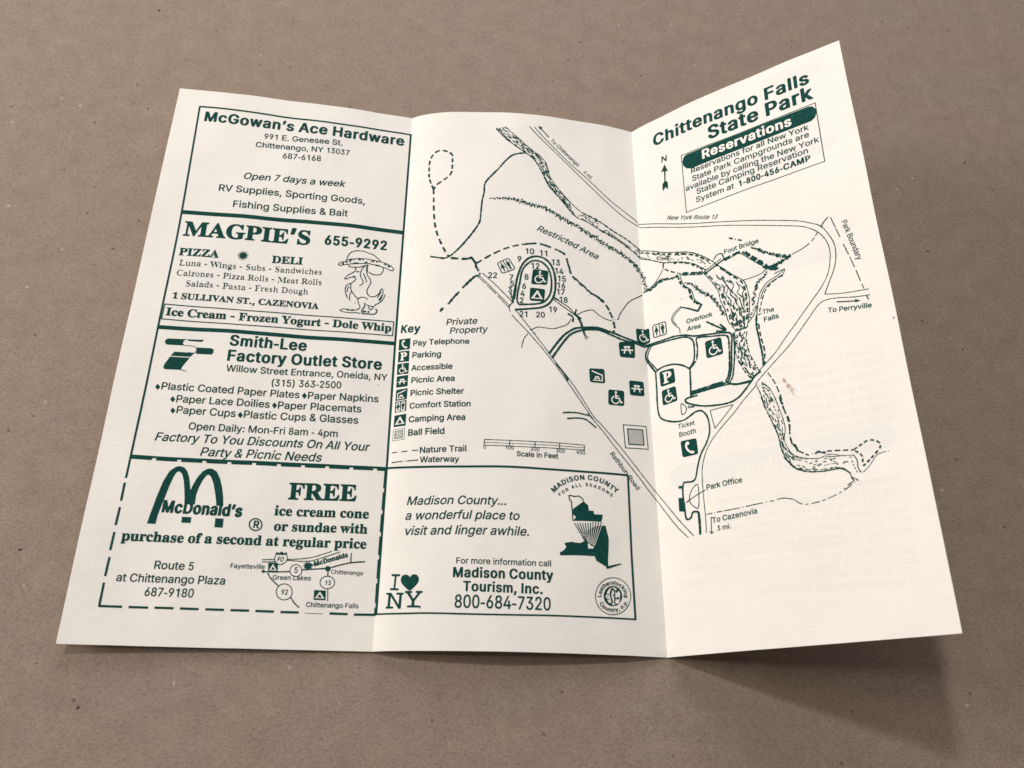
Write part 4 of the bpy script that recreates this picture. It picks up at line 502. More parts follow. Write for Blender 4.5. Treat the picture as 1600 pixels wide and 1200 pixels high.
'i': '218|14 -15 182 -1 7 2 8 12 1 15 -8 16 -21 9 -5 7 -1 259 -4 13 -8 7 -144 0 -6 -4 -5 -10 -1 -15 6 -13 6 -4 17 -5 5 -10 0 -218 -5 -7 -24 -9 -7 -12 -1 -16|88 360 40 -1 20 7 15 13 17 34 0 22 -14 32 -17 15 -15 7 -44 1 -17 -7 -15 -13 -14 -25 0 -38 4 -9 14 -24 17 -11',
'k': '394|14 -15 178 -1 10 2 9 15 -1 16 -8 13 -20 8 -5 7 1 73 4 -1 14 -15 48 -64 -4 -5 -14 -4 -8 -16 0 -12 9 -16 185 -1 7 2 8 12 0 15 -8 16 -17 8 -16 14 -118 153 5 9 53 45 24 12 35 9 8 16 0 12 -4 10 -4 6 -7 1 -158 -1 -9 -16 0 -12 4 -10 8 -7 21 -2 4 -3 0 -3 -63 -58 -7 -2 -1 241 -5 12 -7 8 -145 0 -6 -4 -5 -10 -1 -15 6 -13 6 -5 21 -7 2 -10 0 -359 -6 -10 -24 -9 -7 -12 -1 -16',
'l': '219|14 -15 182 -1 7 2 8 12 1 15 -8 16 -21 9 -5 7 -1 406 -4 12 -8 8 -144 0 -6 -4 -5 -10 -1 -15 6 -13 26 -12 2 -10 0 -359 -5 -10 -24 -9 -7 -12 -1 -16',
'm': '609|14 -15 179 -1 6 1 8 6 7 -6 6 -1 169 0 6 1 8 6 7 -6 6 -1 179 2 8 15 0 16 -8 12 -18 6 -7 10 -1 165 -3 13 0 25 -8 25 -21 34 -21 16 -17 7 -24 4 -38 0 -28 -7 -35 -20 -16 -15 -4 0 -27 28 -41 14 -52 -1 -34 -13 -21 -13 -3 0 -8 13 -6 4 -148 -1 -8 -16 1 -15 7 -13 14 -2 12 -7 3 -13 0 -212 -5 -7 -24 -9 -7 -12 -1 -16|203 25 -7 8 -17 5 -5 13 0 175 4 6 15 13 10 6 17 4 11 -3 7 -7 4 -28 0 -157 -4 -18 -4 -5 -17 -6 -10 -8|399 25 -7 6 -17 7 -5 13 0 175 3 6 16 13 27 10 14 -6 5 -7 0 -197 -8 -10 -14 -4 -10 -8',
'n': '419|14 -15 182 -1 7 1 7 6 7 -6 7 -1 182 2 8 15 0 16 -8 12 -24 9 -5 10 0 187 -12 42 -17 27 -14 14 -17 9 -35 7 -38 0 -17 -4 -22 -7 -26 -14 -10 14 -7 1 -148 -1 -8 -16 1 -15 7 -13 14 -2 12 -7 3 -13 0 -212 -5 -7 -24 -9 -7 -12 -1 -16|207 25 -7 6 -17 6 -5 8 0 181 3 6 15 13 11 6 17 4 10 -3 7 -7 5 -25 0 -163 -5 -15 -3 -5 -21 -8 -7 -6',
'o': '370|161 -25 43 -1 27 4 42 15 21 13 18 16 23 31 14 28 11 35 4 37 -4 38 -11 37 -21 38 -24 26 -28 21 -27 13 -31 7 -62 0 -21 -3 -20 -7 -32 -17 -22 -15 -19 -25 -21 -38 -11 -34 -4 -38 4 -40 14 -44 21 -34 21 -24 24 -18 38 -15|183 28 -17 6 -8 7 -6 9 -5 16 -3 25 0 125 7 40 4 10 11 10 21 7 17 -7 8 -7 11 -28 3 -25 0 -131 -8 -39 -14 -12 -14 -6',
'p': '409|14 -154 209 0 8 16 0 12 -6 13 -12 7 -25 5 -7 7 -3 9 0 75 7 1 21 -11 14 -4 31 -3 34 4 24 9 21 12 18 17 17 22 17 31 14 50 4 41 -4 40 -11 38 -17 34 -18 24 -20 18 -14 9 -28 10 -17 3 -27 0 -35 -7 -20 -9 -14 -11 -4 1 -10 15 -7 2 -130 0 -7 -2 -4 -4 -5 -11 1 -16 8 -12 22 -10 4 -12 0 -350 -6 -10 -24 -9 -7 -12 -1 -16|209 46 -13 5 -19 20 0 160 15 18 10 7 11 4 13 0 21 -11 8 -15 8 -38 -1 -84 -7 -34 -8 -17 -10 -9 -14 -6',
'r': '316|14 -15 199 -1 11 2 8 18 -1 13 -5 9 -9 7 -31 5 -8 13 -1 147 4 19 7 12 19 14 8 -5 25 -25 18 -6 28 0 13 3 14 9 18 32 1 28 -15 31 -17 16 -21 8 -45 -1 -24 -10 -31 -23 -4 1 -5 16 -8 7 -144 -1 -9 -16 1 -15 8 -13 20 -6 5 -6 0 -219 -5 -10 -24 -9 -7 -12 -1 -16',
's': '317|145 -25 36 -1 24 3 41 16 19 17 10 12 17 34 4 19 0 41 -8 25 -18 29 -13 13 -24 15 -90 42 -8 7 -6 9 3 10 11 10 21 4 21 -4 17 -9 19 -17 25 -44 28 0 8 16 1 94 -5 12 -8 8 -20 -1 -10 -10 -7 -2 -52 10 -62 0 -24 -7 -20 -12 -21 -19 -17 -28 -8 -20 0 -50 14 -28 13 -19 15 -14 24 -15 84 -40 16 -14 2 -11 -6 -12 -17 -10 -17 -4 -21 4 -25 13 -19 18 -11 16 -9 25 -8 13 -27 1 -6 -4 -6 -13 1 -112 5 -10 6 -4 24 0 20 15 35 -11',
't': '251|111 -24 33 -2 24 4 34 13 18 13 14 16 24 43 -10 19 -12 7 -7 1 -10 -2 -12 -18 -15 -11 -11 -1 -7 9 -1 190 5 4 55 3 8 15 0 25 -4 13 -8 7 -48 0 -7 3 -2 96 -8 15 -7 2 -17 0 -7 -4 -36 -44 -79 -75 -10 -19 0 -19 6 -12 6 -5 14 -1 4 -4 1 -197 4 -25 17 -34 10 -9 25 -14',
'u': '412|118 -25 40 -1 24 4 21 6 31 17 3 -1 8 -22 9 -4 83 18 62 4 5 4 7 16 -1 12 -4 10 -4 6 -25 6 -7 13 -1 243 -9 19 -150 2 -7 -2 -4 -5 -5 -14 4 -18 8 -10 17 -2 8 -4 8 -22 0 -169 -4 -9 -14 -12 -25 -8 -21 8 -5 9 0 237 -6 16 -6 4 -17 1 -127 0 -10 -5 -6 -16 4 -18 8 -10 21 -6 5 -9 0 -185 8 -37 17 -35 11 -12 31 -16',
'w': '478|129 -25 25 -1 8 4 71 157 7 15 4 2 7 -14 37 -107 20 -50 8 -7 20 0 7 4 127 285 7 9 18 9 7 13 1 16 -8 15 -21 2 -86 -2 -8 -15 0 -16 8 -13 17 -5 5 -7 -32 -75 -7 -8 -11 24 -19 59 5 6 14 4 8 12 0 22 -5 9 -6 4 -172 1 -7 -2 -10 -13 -10 13 -7 2 -169 -2 -8 -15 1 -19 7 -12 18 -10 7 -13 109 -259|185 169 -3 1 -8 15 -33 84 3 6 14 4 10 14 11 -12 23 -9 14 -34 -20 -50',
'z': '322|9 -15 281 -1 10 2 9 15 4 59 3 13 0 34 -9 16 -27 0 -20 -41 -15 -17 -17 -12 -14 -6 -37 -7 -7 1 -2 4 147 240 1 22 -9 16 -20 1 -248 0 -10 -1 -9 -16 0 -28 -3 -12 0 -50 9 -16 27 0 20 41 21 19 31 10 24 0 5 -4 -150 -244 -4 -10 0 -12',
'’': '223|61 300 68 -1 18 7 10 9 51 185 -1 13 -7 7 -18 7 -82 0 -18 -6 -10 -8 -4 -9 -28 -182 1 -9 3 -5'},
 'light': {' ': '188',
'-': '235|26 149 182 0 8 13 -1 50 -6 9 -7 2 -175 -1 -6 -7 -2 -9 0 -44',
'C': '477|246 -22 41 -2 20 3 27 7 36 16 30 18 38 36 15 19 1 12 -1 4 -4 0 -33 -23 -39 -19 -47 -10 -59 0 -27 3 -16 4 -37 18 -21 20 -22 42 -11 49 -1 25 -3 12 0 41 3 9 1 25 10 50 17 38 24 29 33 18 26 4 80 0 26 -7 40 -21 28 -27 19 -24 3 -1 1 97 -4 8 -60 0 -63 21 -33 7 -27 0 -33 -7 -43 -15 -37 -23 -23 -19 -23 -24 -14 -20 -19 -37 -11 -34 -7 -41 0 -59 11 -60 16 -40 20 -32 16 -18 40 -35 34 -19 47 -16',
'D': '506|46 -15 176 -1 76 7 55 16 51 31 12 10 29 37 23 57 4 21 3 35 0 78 -10 47 -20 44 -33 40 -23 19 -34 19 -17 7 -70 16 -33 3 -185 0 -10 -1 -3 -3 0 -39 6 -6 23 -2 18 -7 9 -15 5 -19 0 -312 -8 -19 -6 -6 -8 -4 -30 -5 -3 -4 -1 -37|196 41 -15 7 -7 19 1 331 6 12 21 8 60 0 40 -7 27 -13 24 -22 15 -28 10 -25 11 -47 0 -13 0 -81 -11 -50 -7 -20 -19 -33 -17 -17 -14 -9 -43 -13',
'F': '412|42 -15 199 -1 10 4 0 42 -6 4 -24 0 -26 7 -12 7 -5 12 -5 16 1 128 8 5 53 0 33 -7 30 -17 1 97 -1 4 -4 0 -13 -11 -13 -6 -33 -7 -53 0 -7 2 -1 137 7 9 11 5 112 0 56 -13 37 -24 2 82 -5 10 -345 1 -10 -1 -3 -3 -1 -41 7 -5 27 -4 18 -10 9 -15 4 -35 0 -256 -3 -31 -7 -19 -7 -6 -14 -7 -27 -5 -3 -4 -1 -37',
'L': '435|40 -15 355 -1 10 4 20 116 -4 0 -19 -23 -27 -18 -33 -13 -20 -4 -26 -3 -93 0 -20 7 -7 13 -5 41 0 256 4 32 5 13 13 12 16 4 24 1 10 6 1 35 -5 7 -192 1 -10 -4 0 -39 7 -6 20 -2 23 -10 7 -12 5 -19 -1 -306 -7 -22 -10 -9 -21 -7 -19 -2 -4 -4 -1 -37',
'M': '647|29 -15 129 -1 8 1 4 7 -2 38 -6 4 -33 4 -14 6 -6 9 -5 14 -4 31 0 253 3 9 22 2 5 -5 157 -350 5 -9 6 -2 7 11 151 344 7 12 13 2 13 -2 2 -6 0 -284 -5 -17 -10 -13 -13 -5 -30 -5 -3 -3 0 -42 10 -4 199 1 4 7 -1 37 -3 4 -20 2 -21 7 -6 6 -8 25 0 303 4 22 11 14 23 8 17 2 3 4 0 41 -3 3 -10 1 -133 0 -10 -4 -132 -294 -7 -8 -13 0 -11 2 -10 15 -128 285 -10 4 -146 -1 -5 -10 0 -28 4 -6 8 -5 33 -4 11 -7 6 -9 4 -19 1 -40 -1 -260 -7 -28 -11 -11 -23 -8 -20 -2 -4 -4 -1 -37',
'P': '426|40 -15 186 -1 10 4 0 42 -7 4 -29 4 -14 6 -10 19 -5 38 1 84 8 5 82 0 44 7 46 19 13 9 27 26 10 16 11 34 0 62 -7 25 -14 23 -14 16 -29 21 -47 16 -56 7 -199 0 -10 -4 0 -39 7 -6 20 -2 20 -8 10 -14 5 -22 -1 -303 -7 -22 -10 -9 -21 -7 -19 -2 -4 -4 -1 -37|176 247 -5 7 0 125 7 28 15 8 73 0 20 -4 14 -7 12 -11 7 -14 11 -47 -7 -40 -13 -25 -21 -14 -27 -7',
'R': '482|40 -15 186 -1 10 4 0 42 -7 4 -29 4 -14 6 -10 19 -5 38 0 87 3 7 9 1 53 -2 145 -209 97 -1 10 4 0 41 -4 4 -23 5 -15 13 -113 159 2 5 33 17 29 22 15 25 8 19 3 50 -4 28 -7 19 -10 15 -27 26 -30 16 -20 6 -29 7 -53 6 -196 0 -10 -4 0 -39 7 -6 20 -2 20 -8 10 -14 5 -22 -1 -303 -7 -22 -10 -9 -21 -7 -19 -2 -4 -4 -1 -37|176 250 -5 7 0 110 4 28 5 13 16 7 80 0 16 -4 23 -12 18 -23 7 -25 0 -31 -7 -25 -9 -16 -25 -19 -23 -7 -20 -4',
'S': '398|184 -22 35 -2 49 14 30 15 25 20 19 25 13 28 5 22 -1 71 -4 19 -10 22 -15 22 -15 14 -37 24 -135 64 -24 20 -10 19 0 9 9 19 25 19 26 7 70 0 20 -4 23 -9 23 -15 30 -33 3 0 2 85 -5 7 -47 1 -76 18 -26 0 -17 -4 -23 -9 -32 -23 -25 -31 -10 -22 -7 -37 0 -38 7 -37 7 -16 14 -20 29 -28 27 -18 120 -59 24 -19 12 -22 1 -12 -7 -19 -13 -15 -15 -10 -43 -11 -49 0 -43 7 -27 13 -18 13 -28 41 -4 0 0 -103 7 -2 36 0',
'W': '623|190 -16 3 0 4 6 118 285 7 9 10 2 14 -1 4 -4 104 -281 8 -14 3 0 138 392 18 32 30 18 1 34 -4 6 -94 2 -10 -5 0 -37 4 -4 33 -8 7 -7 1 -9 -71 -204 -7 -4 -10 0 -10 0 -4 4 -76 210 0 6 8 5 29 6 7 4 0 39 -10 4 -189 -2 -4 -6 0 -34 4 -4 37 -8 11 -10 13 -28 6 -25 -66 -163 -7 -12 -10 -2 -14 0 -7 8 -77 216 0 9 5 8 30 7 4 4 -1 38 -7 4 -16 0 -153 0 -9 -4 -1 -38 4 -4 27 -9 17 -28 131 -362',
'a': '351|101 -22 37 9 20 9 23 17 40 1 11 -1 9 -17 12 -11 14 -7 7 0 28 13 26 25 1 19 -3 9 -6 4 -23 2 -3 3 -5 19 0 175 -4 19 -13 25 -21 20 -23 12 -20 6 -23 4 -20 0 -43 -10 -30 -15 -25 -23 -9 -16 -4 -16 0 -22 4 -28 7 -11 17 -12 7 3 14 14 7 13 0 40 -9 19 1 6 20 5 73 -1 23 -10 7 -9 4 -13 0 -37 -4 -7 -93 -30 -43 -22 -32 -29 -12 -22 -4 -19 0 -21 4 -35 13 -22 11 -10 13 -9|132 50 -15 6 -10 19 1 19 16 28 21 16 33 13 49 -1 2 -6 0 -63 -5 -13 -13 -9 -23 -10',
'b': '368|204 -23 37 9 25 13 27 22 15 19 14 21 10 22 10 47 0 72 -7 34 -17 35 -12 19 -24 21 -31 17 -16 4 -17 -4 -20 -10 -26 -17 -42 1 -3 6 -1 160 -10 4 -83 -1 -5 -6 1 -38 4 -4 24 -5 7 -16 1 -400 7 -1 20 12 40 0 37 -24|169 30 -17 3 -12 7 -9 12 -4 16 1 165 6 13 21 16 83 0 17 -10 10 -16 7 -15 7 -38 0 -53 -10 -59 -11 -23 -20 -15 -23 -4',
'c': '299|156 -22 21 0 43 15 27 18 21 20 13 19 0 10 -4 1 -23 -6 -70 0 -27 7 -19 12 -14 16 -17 38 -7 44 0 34 3 19 11 31 10 13 10 7 14 4 69 -1 7 -4 4 -6 1 -44 10 -22 8 -7 7 0 17 20 4 12 0 35 -11 28 -12 15 -18 14 -40 13 -17 -1 -39 -12 -30 -18 -27 -25 -20 -30 -10 -22 -11 -47 0 -53 3 -25 11 -34 10 -19 16 -22 24 -23 34 -18',
'd': '377|139 -22 15 0 23 9 33 27 43 -1 2 -22 5 -5 40 6 46 4 7 4 0 38 -7 6 -10 2 -11 7 -7 19 0 388 -5 9 -96 2 -10 -5 0 -38 3 -3 34 -8 10 -14 1 -93 -2 -7 -43 -1 -36 24 -13 4 -20 -1 -27 -12 -24 -20 -26 -34 -13 -32 -8 -28 -3 -28 0 -56 7 -41 10 -25 19 -31 31 -28|157 43 -16 3 -15 10 -9 16 -7 25 -4 22 0 69 8 37 10 22 14 13 16 4 70 -1 18 -10 9 -9 4 -9 -1 -154 -9 -15 -15 -14 -10 -6 -23 -4',
'e': '307|153 -22 21 0 46 18 17 12 25 23 19 32 -1 6 -3 1 -17 -8 -16 -4 -60 0 -23 4 -25 13 -19 28 -11 38 0 6 5 4 156 1 7 1 4 7 0 59 -11 37 -9 19 -10 13 -24 22 -30 16 -27 7 -26 -7 -20 -9 -27 -20 -18 -19 -22 -37 -11 -35 -3 -25 0 -50 3 -28 11 -37 13 -25 19 -25 14 -13 21 -13|108 208 -5 5 3 22 8 21 7 14 13 9 70 1 11 -5 9 -9 8 -25 0 -25 -2 -6',
'g': '334|150 -155 38 2 53 13 31 16 26 24 10 17 8 31 0 31 -4 22 -7 19 -11 13 -30 19 -39 10 -24 0 -9 3 -83 0 -14 5 -1 6 8 7 13 4 63 0 33 7 37 19 18 16 16 25 7 25 0 47 -5 23 4 3 23 2 4 7 0 50 -4 6 -83 2 -43 12 -20 2 -20 -3 -30 -9 -26 -15 -27 -27 -10 -15 -7 -19 -1 -63 8 -25 12 -18 30 -28 -33 -29 -13 -18 -4 -16 0 -34 4 -13 13 -22 -19 -22 -7 -15 0 -38 13 -22 31 -22 46 -13|119 -99 -32 6 -12 7 -13 11 0 7 7 11 13 6 182 0 24 -6 7 -11 -3 -6 -11 -10 -20 -9 -16 -4 -24 -3|132 141 -13 7 -7 9 -8 25 -3 35 3 25 7 22 8 9 16 8 60 0 13 -4 7 -4 7 -9 7 -25 0 -53 -4 -19 -6 -13 -4 -6 -17 -8',
'h': '388|43 -15 116 -1 11 4 0 38 -7 5 -17 6 -8 14 0 169 3 9 15 14 13 8 17 5 63 -1 11 -7 7 -16 3 -25 0 -140 -4 -19 -6 -10 -25 -12 0 -38 10 -4 110 0 7 1 4 7 -1 34 -7 5 -20 7 -8 19 0 185 -11 43 -11 17 -16 16 -17 9 -16 4 -20 -4 -20 -10 -33 -26 -40 -1 -7 2 -1 168 -2 7 -6 4 -83 0 -8 -8 1 -34 3 -3 24 -8 3 -5 5 -15 0 -344 -8 -16 -18 -6 -9 -6 -1 -34',
'i': '202|43 -15 116 -1 8 1 4 7 -1 34 -7 7 -18 5 -7 16 0 259 -2 7 -6 4 -80 0 -8 -7 1 -35 4 -3 20 -6 7 -13 1 -9 0 -197 -8 -16 -18 -6 -9 -6 -1 -34|101 367 5 -3 7 2 15 13 9 16 4 15 0 32 -4 15 -19 22 -12 6 -7 -3 -14 -12 -10 -22 1 -53 9 -16',
'l': '203|43 -15 116 -1 8 1 4 7 -1 34 -7 7 -18 5 -7 16 0 406 -2 7 -6 4 -80 0 -8 -8 1 -34 25 -12 6 -10 1 -9 0 -344 -8 -16 -18 -6 -9 -6 -1 -34',
'n': '388|43 -15 116 -1 11 4 0 38 -7 5 -17 6 -8 14 0 169 3 9 15 14 13 8 17 5 63 -1 11 -7 7 -16 3 -25 0 -140 -4 -19 -6 -10 -25 -12 0 -38 4 -3 10 -1 106 0 10 4 0 38 -7 5 -20 7 -8 19 0 185 -4 18 -7 25 -10 16 -20 19 -24 10 -16 0 -27 -10 -36 -29 -13 -1 -33 2 -3 28 -7 4 -80 0 -10 -4 0 -38 3 -3 14 -2 10 -6 3 -4 5 -16 0 -197 -8 -16 -18 -6 -9 -6 -1 -34',
'o': '343|165 -22 25 -1 23 7 28 13 33 28 22 31 7 16 11 34 3 32 0 34 -6 44 -8 22 -13 25 -9 12 -35 32 -36 19 -30 7 -23 -4 -30 -12 -18 -11 -23 -18 -19 -25 -14 -25 -10 -35 -4 -25 0 -47 4 -25 7 -28 10 -22 22 -31 18 -17 17 -12 20 -9|147 28 -17 6 -6 6 -8 10 -7 25 -4 25 0 106 8 44 9 19 21 13 70 0 13 -6 8 -7 14 -38 3 -25 0 -109 -4 -28 -11 -26 -10 -9 -13 -6',
'r': '293|43 -15 136 -1 11 4 -1 39 -10 6 -16 1 -14 4 -7 7 -3 12 -1 135 4 18 10 19 11 11 6 3 60 0 8 -5 22 -23 6 0 8 5 9 12 5 13 0 43 -8 19 -20 20 -10 3 -17 -7 -15 -10 -34 -34 -7 -1 -33 0 -7 2 -2 37 -4 6 -77 1 -10 -4 0 -38 4 -3 20 -6 8 -16 0 -197 -1 -9 -7 -13 -18 -6 -9 -6 -1 -34',
's': '294|153 -22 18 0 37 15 21 20 9 12 10 22 4 19 0 56 -10 34 -24 27 -24 15 -76 36 -13 9 -9 10 -1 10 8 9 22 8 69 0 20 -7 20 -14 4 1 1 53 -2 6 -39 2 -53 12 -23 -7 -18 -10 -24 -22 -9 -13 -11 -28 1 -65 17 -32 20 -20 24 -15 80 -40 16 -15 2 -13 -12 -14 -10 -5 -20 -4 -56 0 -27 7 -36 24 -2 -61 5 -7 46 -1',
't': '233|120 -21 12 -1 13 4 20 9 20 15 20 26 10 22 -4 3 -63 0 -9 6 -5 13 0 181 4 4 57 2 4 7 1 43 -2 7 -7 4 -49 0 -7 3 -2 68 -1 3 -4 0 -31 -35 -53 -50 -3 -9 1 -37 7 -5 16 -1 5 -4 0 -206 5 -25 12 -25 15 -13',
'u': '382|128 -22 14 -1 23 7 25 13 28 23 43 -1 3 -28 4 -4 50 8 36 1 7 4 0 41 -3 3 -27 8 -4 4 -4 16 0 244 -5 10 -86 1 -11 -5 0 -37 7 -7 17 -2 10 -6 4 -7 4 -22 0 -156 -3 -10 -17 -15 -25 -8 -66 1 -11 7 -9 12 -3 250 -7 5 -16 0 -66 0 -7 -5 -1 -37 8 -7 19 -6 9 -19 0 -184 7 -38 10 -21 11 -14',
'w': '443|135 -12 4 -3 3 3 72 168 7 16 7 2 17 -1 7 -4 58 -175 4 -5 4 1 111 263 10 16 21 16 1 34 -4 6 -57 2 -10 -5 0 -37 7 -7 14 -3 3 -3 0 -6 -43 -100 -17 -2 -10 2 -4 6 -33 97 6 6 14 3 4 3 0 42 -10 4 -129 -1 -5 -7 1 -34 4 -4 16 -5 7 -6 7 -14 6 -18 -33 -80 -4 -5 -9 -1 -17 0 -5 4 -45 113 4 7 13 2 4 3 1 38 -4 6 -124 2 -9 -4 -1 -42 14 -7 10 -11',
'z': '299|37 -15 216 -1 10 4 7 76 -34 -17 -36 -7 -60 0 -5 2 -1 3 136 231 1 41 -5 6 -202 1 -10 -4 -5 -44 2 -19 40 14 79 0 6 -1 1 -3 -140 -235 -4 -9 0 -25 1 -10'},
 'med': {' ': '188',
'.': '188|83 -19 21 -1 25 8 21 19 7 11 1 41 -7 16 -16 16 -22 9 -31 1 -25 -10 -19 -19 -7 -16 0 -28 13 -25 16 -13',
'0': '386|174 -22 33 -1 41 10 25 13 16 11 28 32 19 35 16 47 7 35 3 56 3 9 0 53 -6 69 -14 56 -12 32 -23 38 -28 29 -31 18 -34 10 -47 0 -35 -10 -29 -17 -28 -28 -15 -22 -13 -25 -12 -34 -10 -44 -6 -59 -1 -69 3 -12 1 -28 7 -44 18 -60 20 -35 28 -32 16 -11 25 -13|185 65 -15 7 -14 10 -15 21 -12 29 -11 40 -6 47 0 66 3 34 10 47 7 19 15 31 17 17 9 6 9 3 19 1 19 -8 14 -13 21 -37 9 -32 7 -37 3 -34 0 -54 -7 -59 -9 -34 -13 -32 -14 -21 -14 -10 -19 -7',
'1': '386|197 -15 64 -1 13 4 7 10 0 509 -4 11 -16 6 -47 0 -12 -4 -10 -10 -28 -53 -87 -21 -11 -13 0 -47 7 -10 16 -4 84 0 8 -5 0 -356 5 -11',
'2': '386|51 -15 276 -1 16 4 7 7 0 62 -7 10 -16 4 -160 2 0 3 12 16 89 108 44 63 19 38 10 34 3 25 0 28 -4 25 -9 29 -19 32 -29 28 -25 15 -46 14 -44 -1 -35 -10 -15 -6 -19 -12 -20 -20 -18 -22 -13 -25 -10 -37 0 -38 5 -7 12 -6 50 -1 16 7 7 14 5 31 9 19 10 13 25 13 28 -1 26 -13 19 -31 4 -22 0 -16 -11 -34 -28 -47 -179 -225 -1 -56 5 -8',
'3': '386|165 -22 33 -1 25 3 53 20 25 18 15 16 17 23 15 37 4 19 0 65 -7 29 -16 31 -8 12 -27 26 -25 16 -37 11 -4 4 7 13 101 133 0 57 -4 7 -13 6 -256 1 -15 -4 -7 -7 -1 -63 8 -10 15 -4 141 0 5 -4 -93 -125 -1 -60 7 -9 13 -5 38 0 28 -4 28 -12 11 -10 14 -25 7 -29 0 -21 -13 -35 -9 -12 -20 -13 -37 -7 -28 7 -22 14 -13 21 -8 31 -7 7 -13 4 -53 0 -13 -5 -7 -9 3 -35 7 -25 9 -18 20 -27 15 -14 29 -19 34 -13',
'4': '386|236 -15 55 -1 17 8 3 9 1 84 4 5 34 0 17 8 4 9 0 53 -1 7 -7 6 -13 4 -34 1 -4 4 -1 138 -7 9 -13 5 -50 0 -13 -4 -6 -7 -1 -138 -3 -6 -93 0 3 13 154 309 0 13 -7 6 -9 3 -53 1 -16 -4 -7 -7 -172 -343 -3 -10 -1 -53 5 -11 16 -6 183 -2 3 -6 0 -84 4 -8',
'5': '386|169 -22 33 -1 22 4 28 9 31 18 33 33 24 44 7 25 3 18 0 72 -4 22 -9 28 -13 25 -24 28 -29 26 -19 9 -35 11 -40 0 -31 -10 -7 1 -1 20 3 9 4 59 4 6 6 2 153 0 16 4 7 10 0 60 -4 7 -13 6 -228 1 -15 -4 -8 -10 -16 -172 -3 -10 -3 -56 -3 -9 1 -16 7 -7 9 -3 53 -7 13 4 18 14 19 9 19 4 22 -1 15 -6 22 -18 13 -23 10 -35 0 -37 -7 -22 -12 -25 -13 -14 -13 -8 -25 -7 -28 7 -19 14 -16 30 -5 19 -7 6 -12 4 -50 0 -13 -4 -6 -6 -1 -19 4 -22 9 -28 15 -25 32 -33 13 -8 19 -10 28 -9',
'6': '386|175 -22 30 -1 22 4 34 12 26 17 23 22 21 31 16 47 3 37 0 31 -3 25 -10 35 -19 34 -29 30 -18 12 -35 12 -41 6 6 15 89 150 1 13 -3 6 -17 8 -57 0 -12 -4 -6 -6 -114 -195 -28 -59 -16 -57 -3 -46 3 -41 7 -28 16 -35 27 -34 30 -22 40 -16|180 65 -20 10 -15 16 -12 25 -4 12 -3 19 0 22 10 38 16 25 25 16 28 1 26 -14 15 -22 14 -41 0 -28 -7 -28 -13 -25 -10 -11 -16 -11 -9 -4',
'7': '386|80 -15 58 -1 14 4 10 13 189 441 1 68 -7 10 -16 4 -272 0 -16 -4 -6 -7 -1 -62 7 -10 16 -4 181 0 7 -1 1 -4 -180 -422 0 -15 6 -7',
'8': '386|172 -22 36 -1 25 4 31 9 34 19 33 32 9 12 12 25 7 25 0 63 -7 28 -16 32 -13 17 -25 23 2 6 24 28 12 25 8 32 0 46 -4 22 -10 25 -9 16 -23 26 -37 25 -41 13 -53 0 -44 -13 -23 -14 -31 -31 -9 -12 -12 -28 -7 -35 0 -34 7 -35 9 -21 18 -25 13 -13 0 -3 -37 -37 -16 -32 -10 -44 0 -37 4 -22 9 -28 10 -16 8 -12 24 -23 34 -22 37 -12|180 65 -22 6 -23 17 -15 31 -1 34 10 29 19 23 22 12 25 3 28 -7 22 -15 13 -20 10 -31 0 -12 -10 -35 -18 -22 -20 -10 -15 -3|183 306 -19 6 -19 19 -10 22 -4 25 10 35 17 20 18 9 32 0 22 -10 13 -16 10 -31 0 -19 -7 -22 -16 -25 -25 -13',
'9': '386|110 -15 61 -1 12 4 6 6 114 194 28 60 13 40 6 35 0 50 -7 37 -9 25 -20 36 -28 28 -25 17 -31 11 -19 4 -40 -1 -50 -16 -22 -15 -28 -28 -17 -26 -13 -35 -6 -37 0 -44 7 -41 15 -37 23 -30 31 -24 32 -12 15 -4 19 -1 12 -5 -15 -30 -79 -135 0 -15 6 -7|183 260 -23 10 -18 22 -13 31 -3 19 0 18 7 32 16 29 14 14 14 7 28 1 26 -14 17 -25 12 -37 0 -32 -12 -37 -18 -24 -12 -8 -16 -6',
'A': '480|13 -15 70 -1 17 8 5 6 43 122 4 6 6 1 169 -1 3 -3 40 -113 10 -20 15 -6 63 0 16 4 6 7 1 12 -4 13 -181 493 -7 7 -15 4 -72 0 -13 -4 -7 -7 -184 -506 1 -13 6 -6|186 215 -3 5 2 9 47 138 7 11 56 -159 -6 -4',
'B': '456|56 -15 211 -1 44 6 34 10 25 13 30 22 21 28 13 35 3 22 0 31 -7 37 -9 22 -21 28 -37 29 34 34 12 19 7 25 0 59 -7 25 -13 25 -10 14 -16 16 -31 21 -34 12 -41 7 -200 0 -15 -4 -7 -7 -1 -512 4 -11|149 72 -5 7 0 128 2 6 118 2 31 -10 13 -9 13 -14 13 -28 2 -19 -2 -15 -10 -19 -13 -13 -19 -10 -15 -3 -25 -1 -13 -3|149 303 -5 7 0 119 2 6 103 2 31 -7 22 -16 13 -26 1 -28 -14 -31 -9 -9 -16 -11 -19 -6',
'C': '510|243 -22 45 -1 41 7 37 13 45 25 27 24 26 32 15 32 14 47 -1 9 -4 4 -16 7 -59 0 -16 -4 -6 -7 -5 -16 -16 -31 -13 -17 -31 -21 -16 -6 -41 -7 -43 7 -22 9 -22 15 -14 14 -23 34 -14 38 -7 34 -2 38 2 34 6 31 7 22 22 41 13 17 29 21 18 9 28 7 41 0 19 -4 28 -12 30 -26 15 -25 11 -28 6 -7 16 -4 56 0 13 4 7 7 0 22 -7 25 -12 28 -24 34 -27 27 -25 18 -31 15 -59 17 -69 0 -22 -4 -41 -13 -37 -18 -13 -10 -35 -32 -31 -43 -22 -53 -10 -44 -3 -35 0 -50 6 -50 14 -46 21 -44 18 -25 13 -13 23 -23 22 -15 47 -22 25 -7',
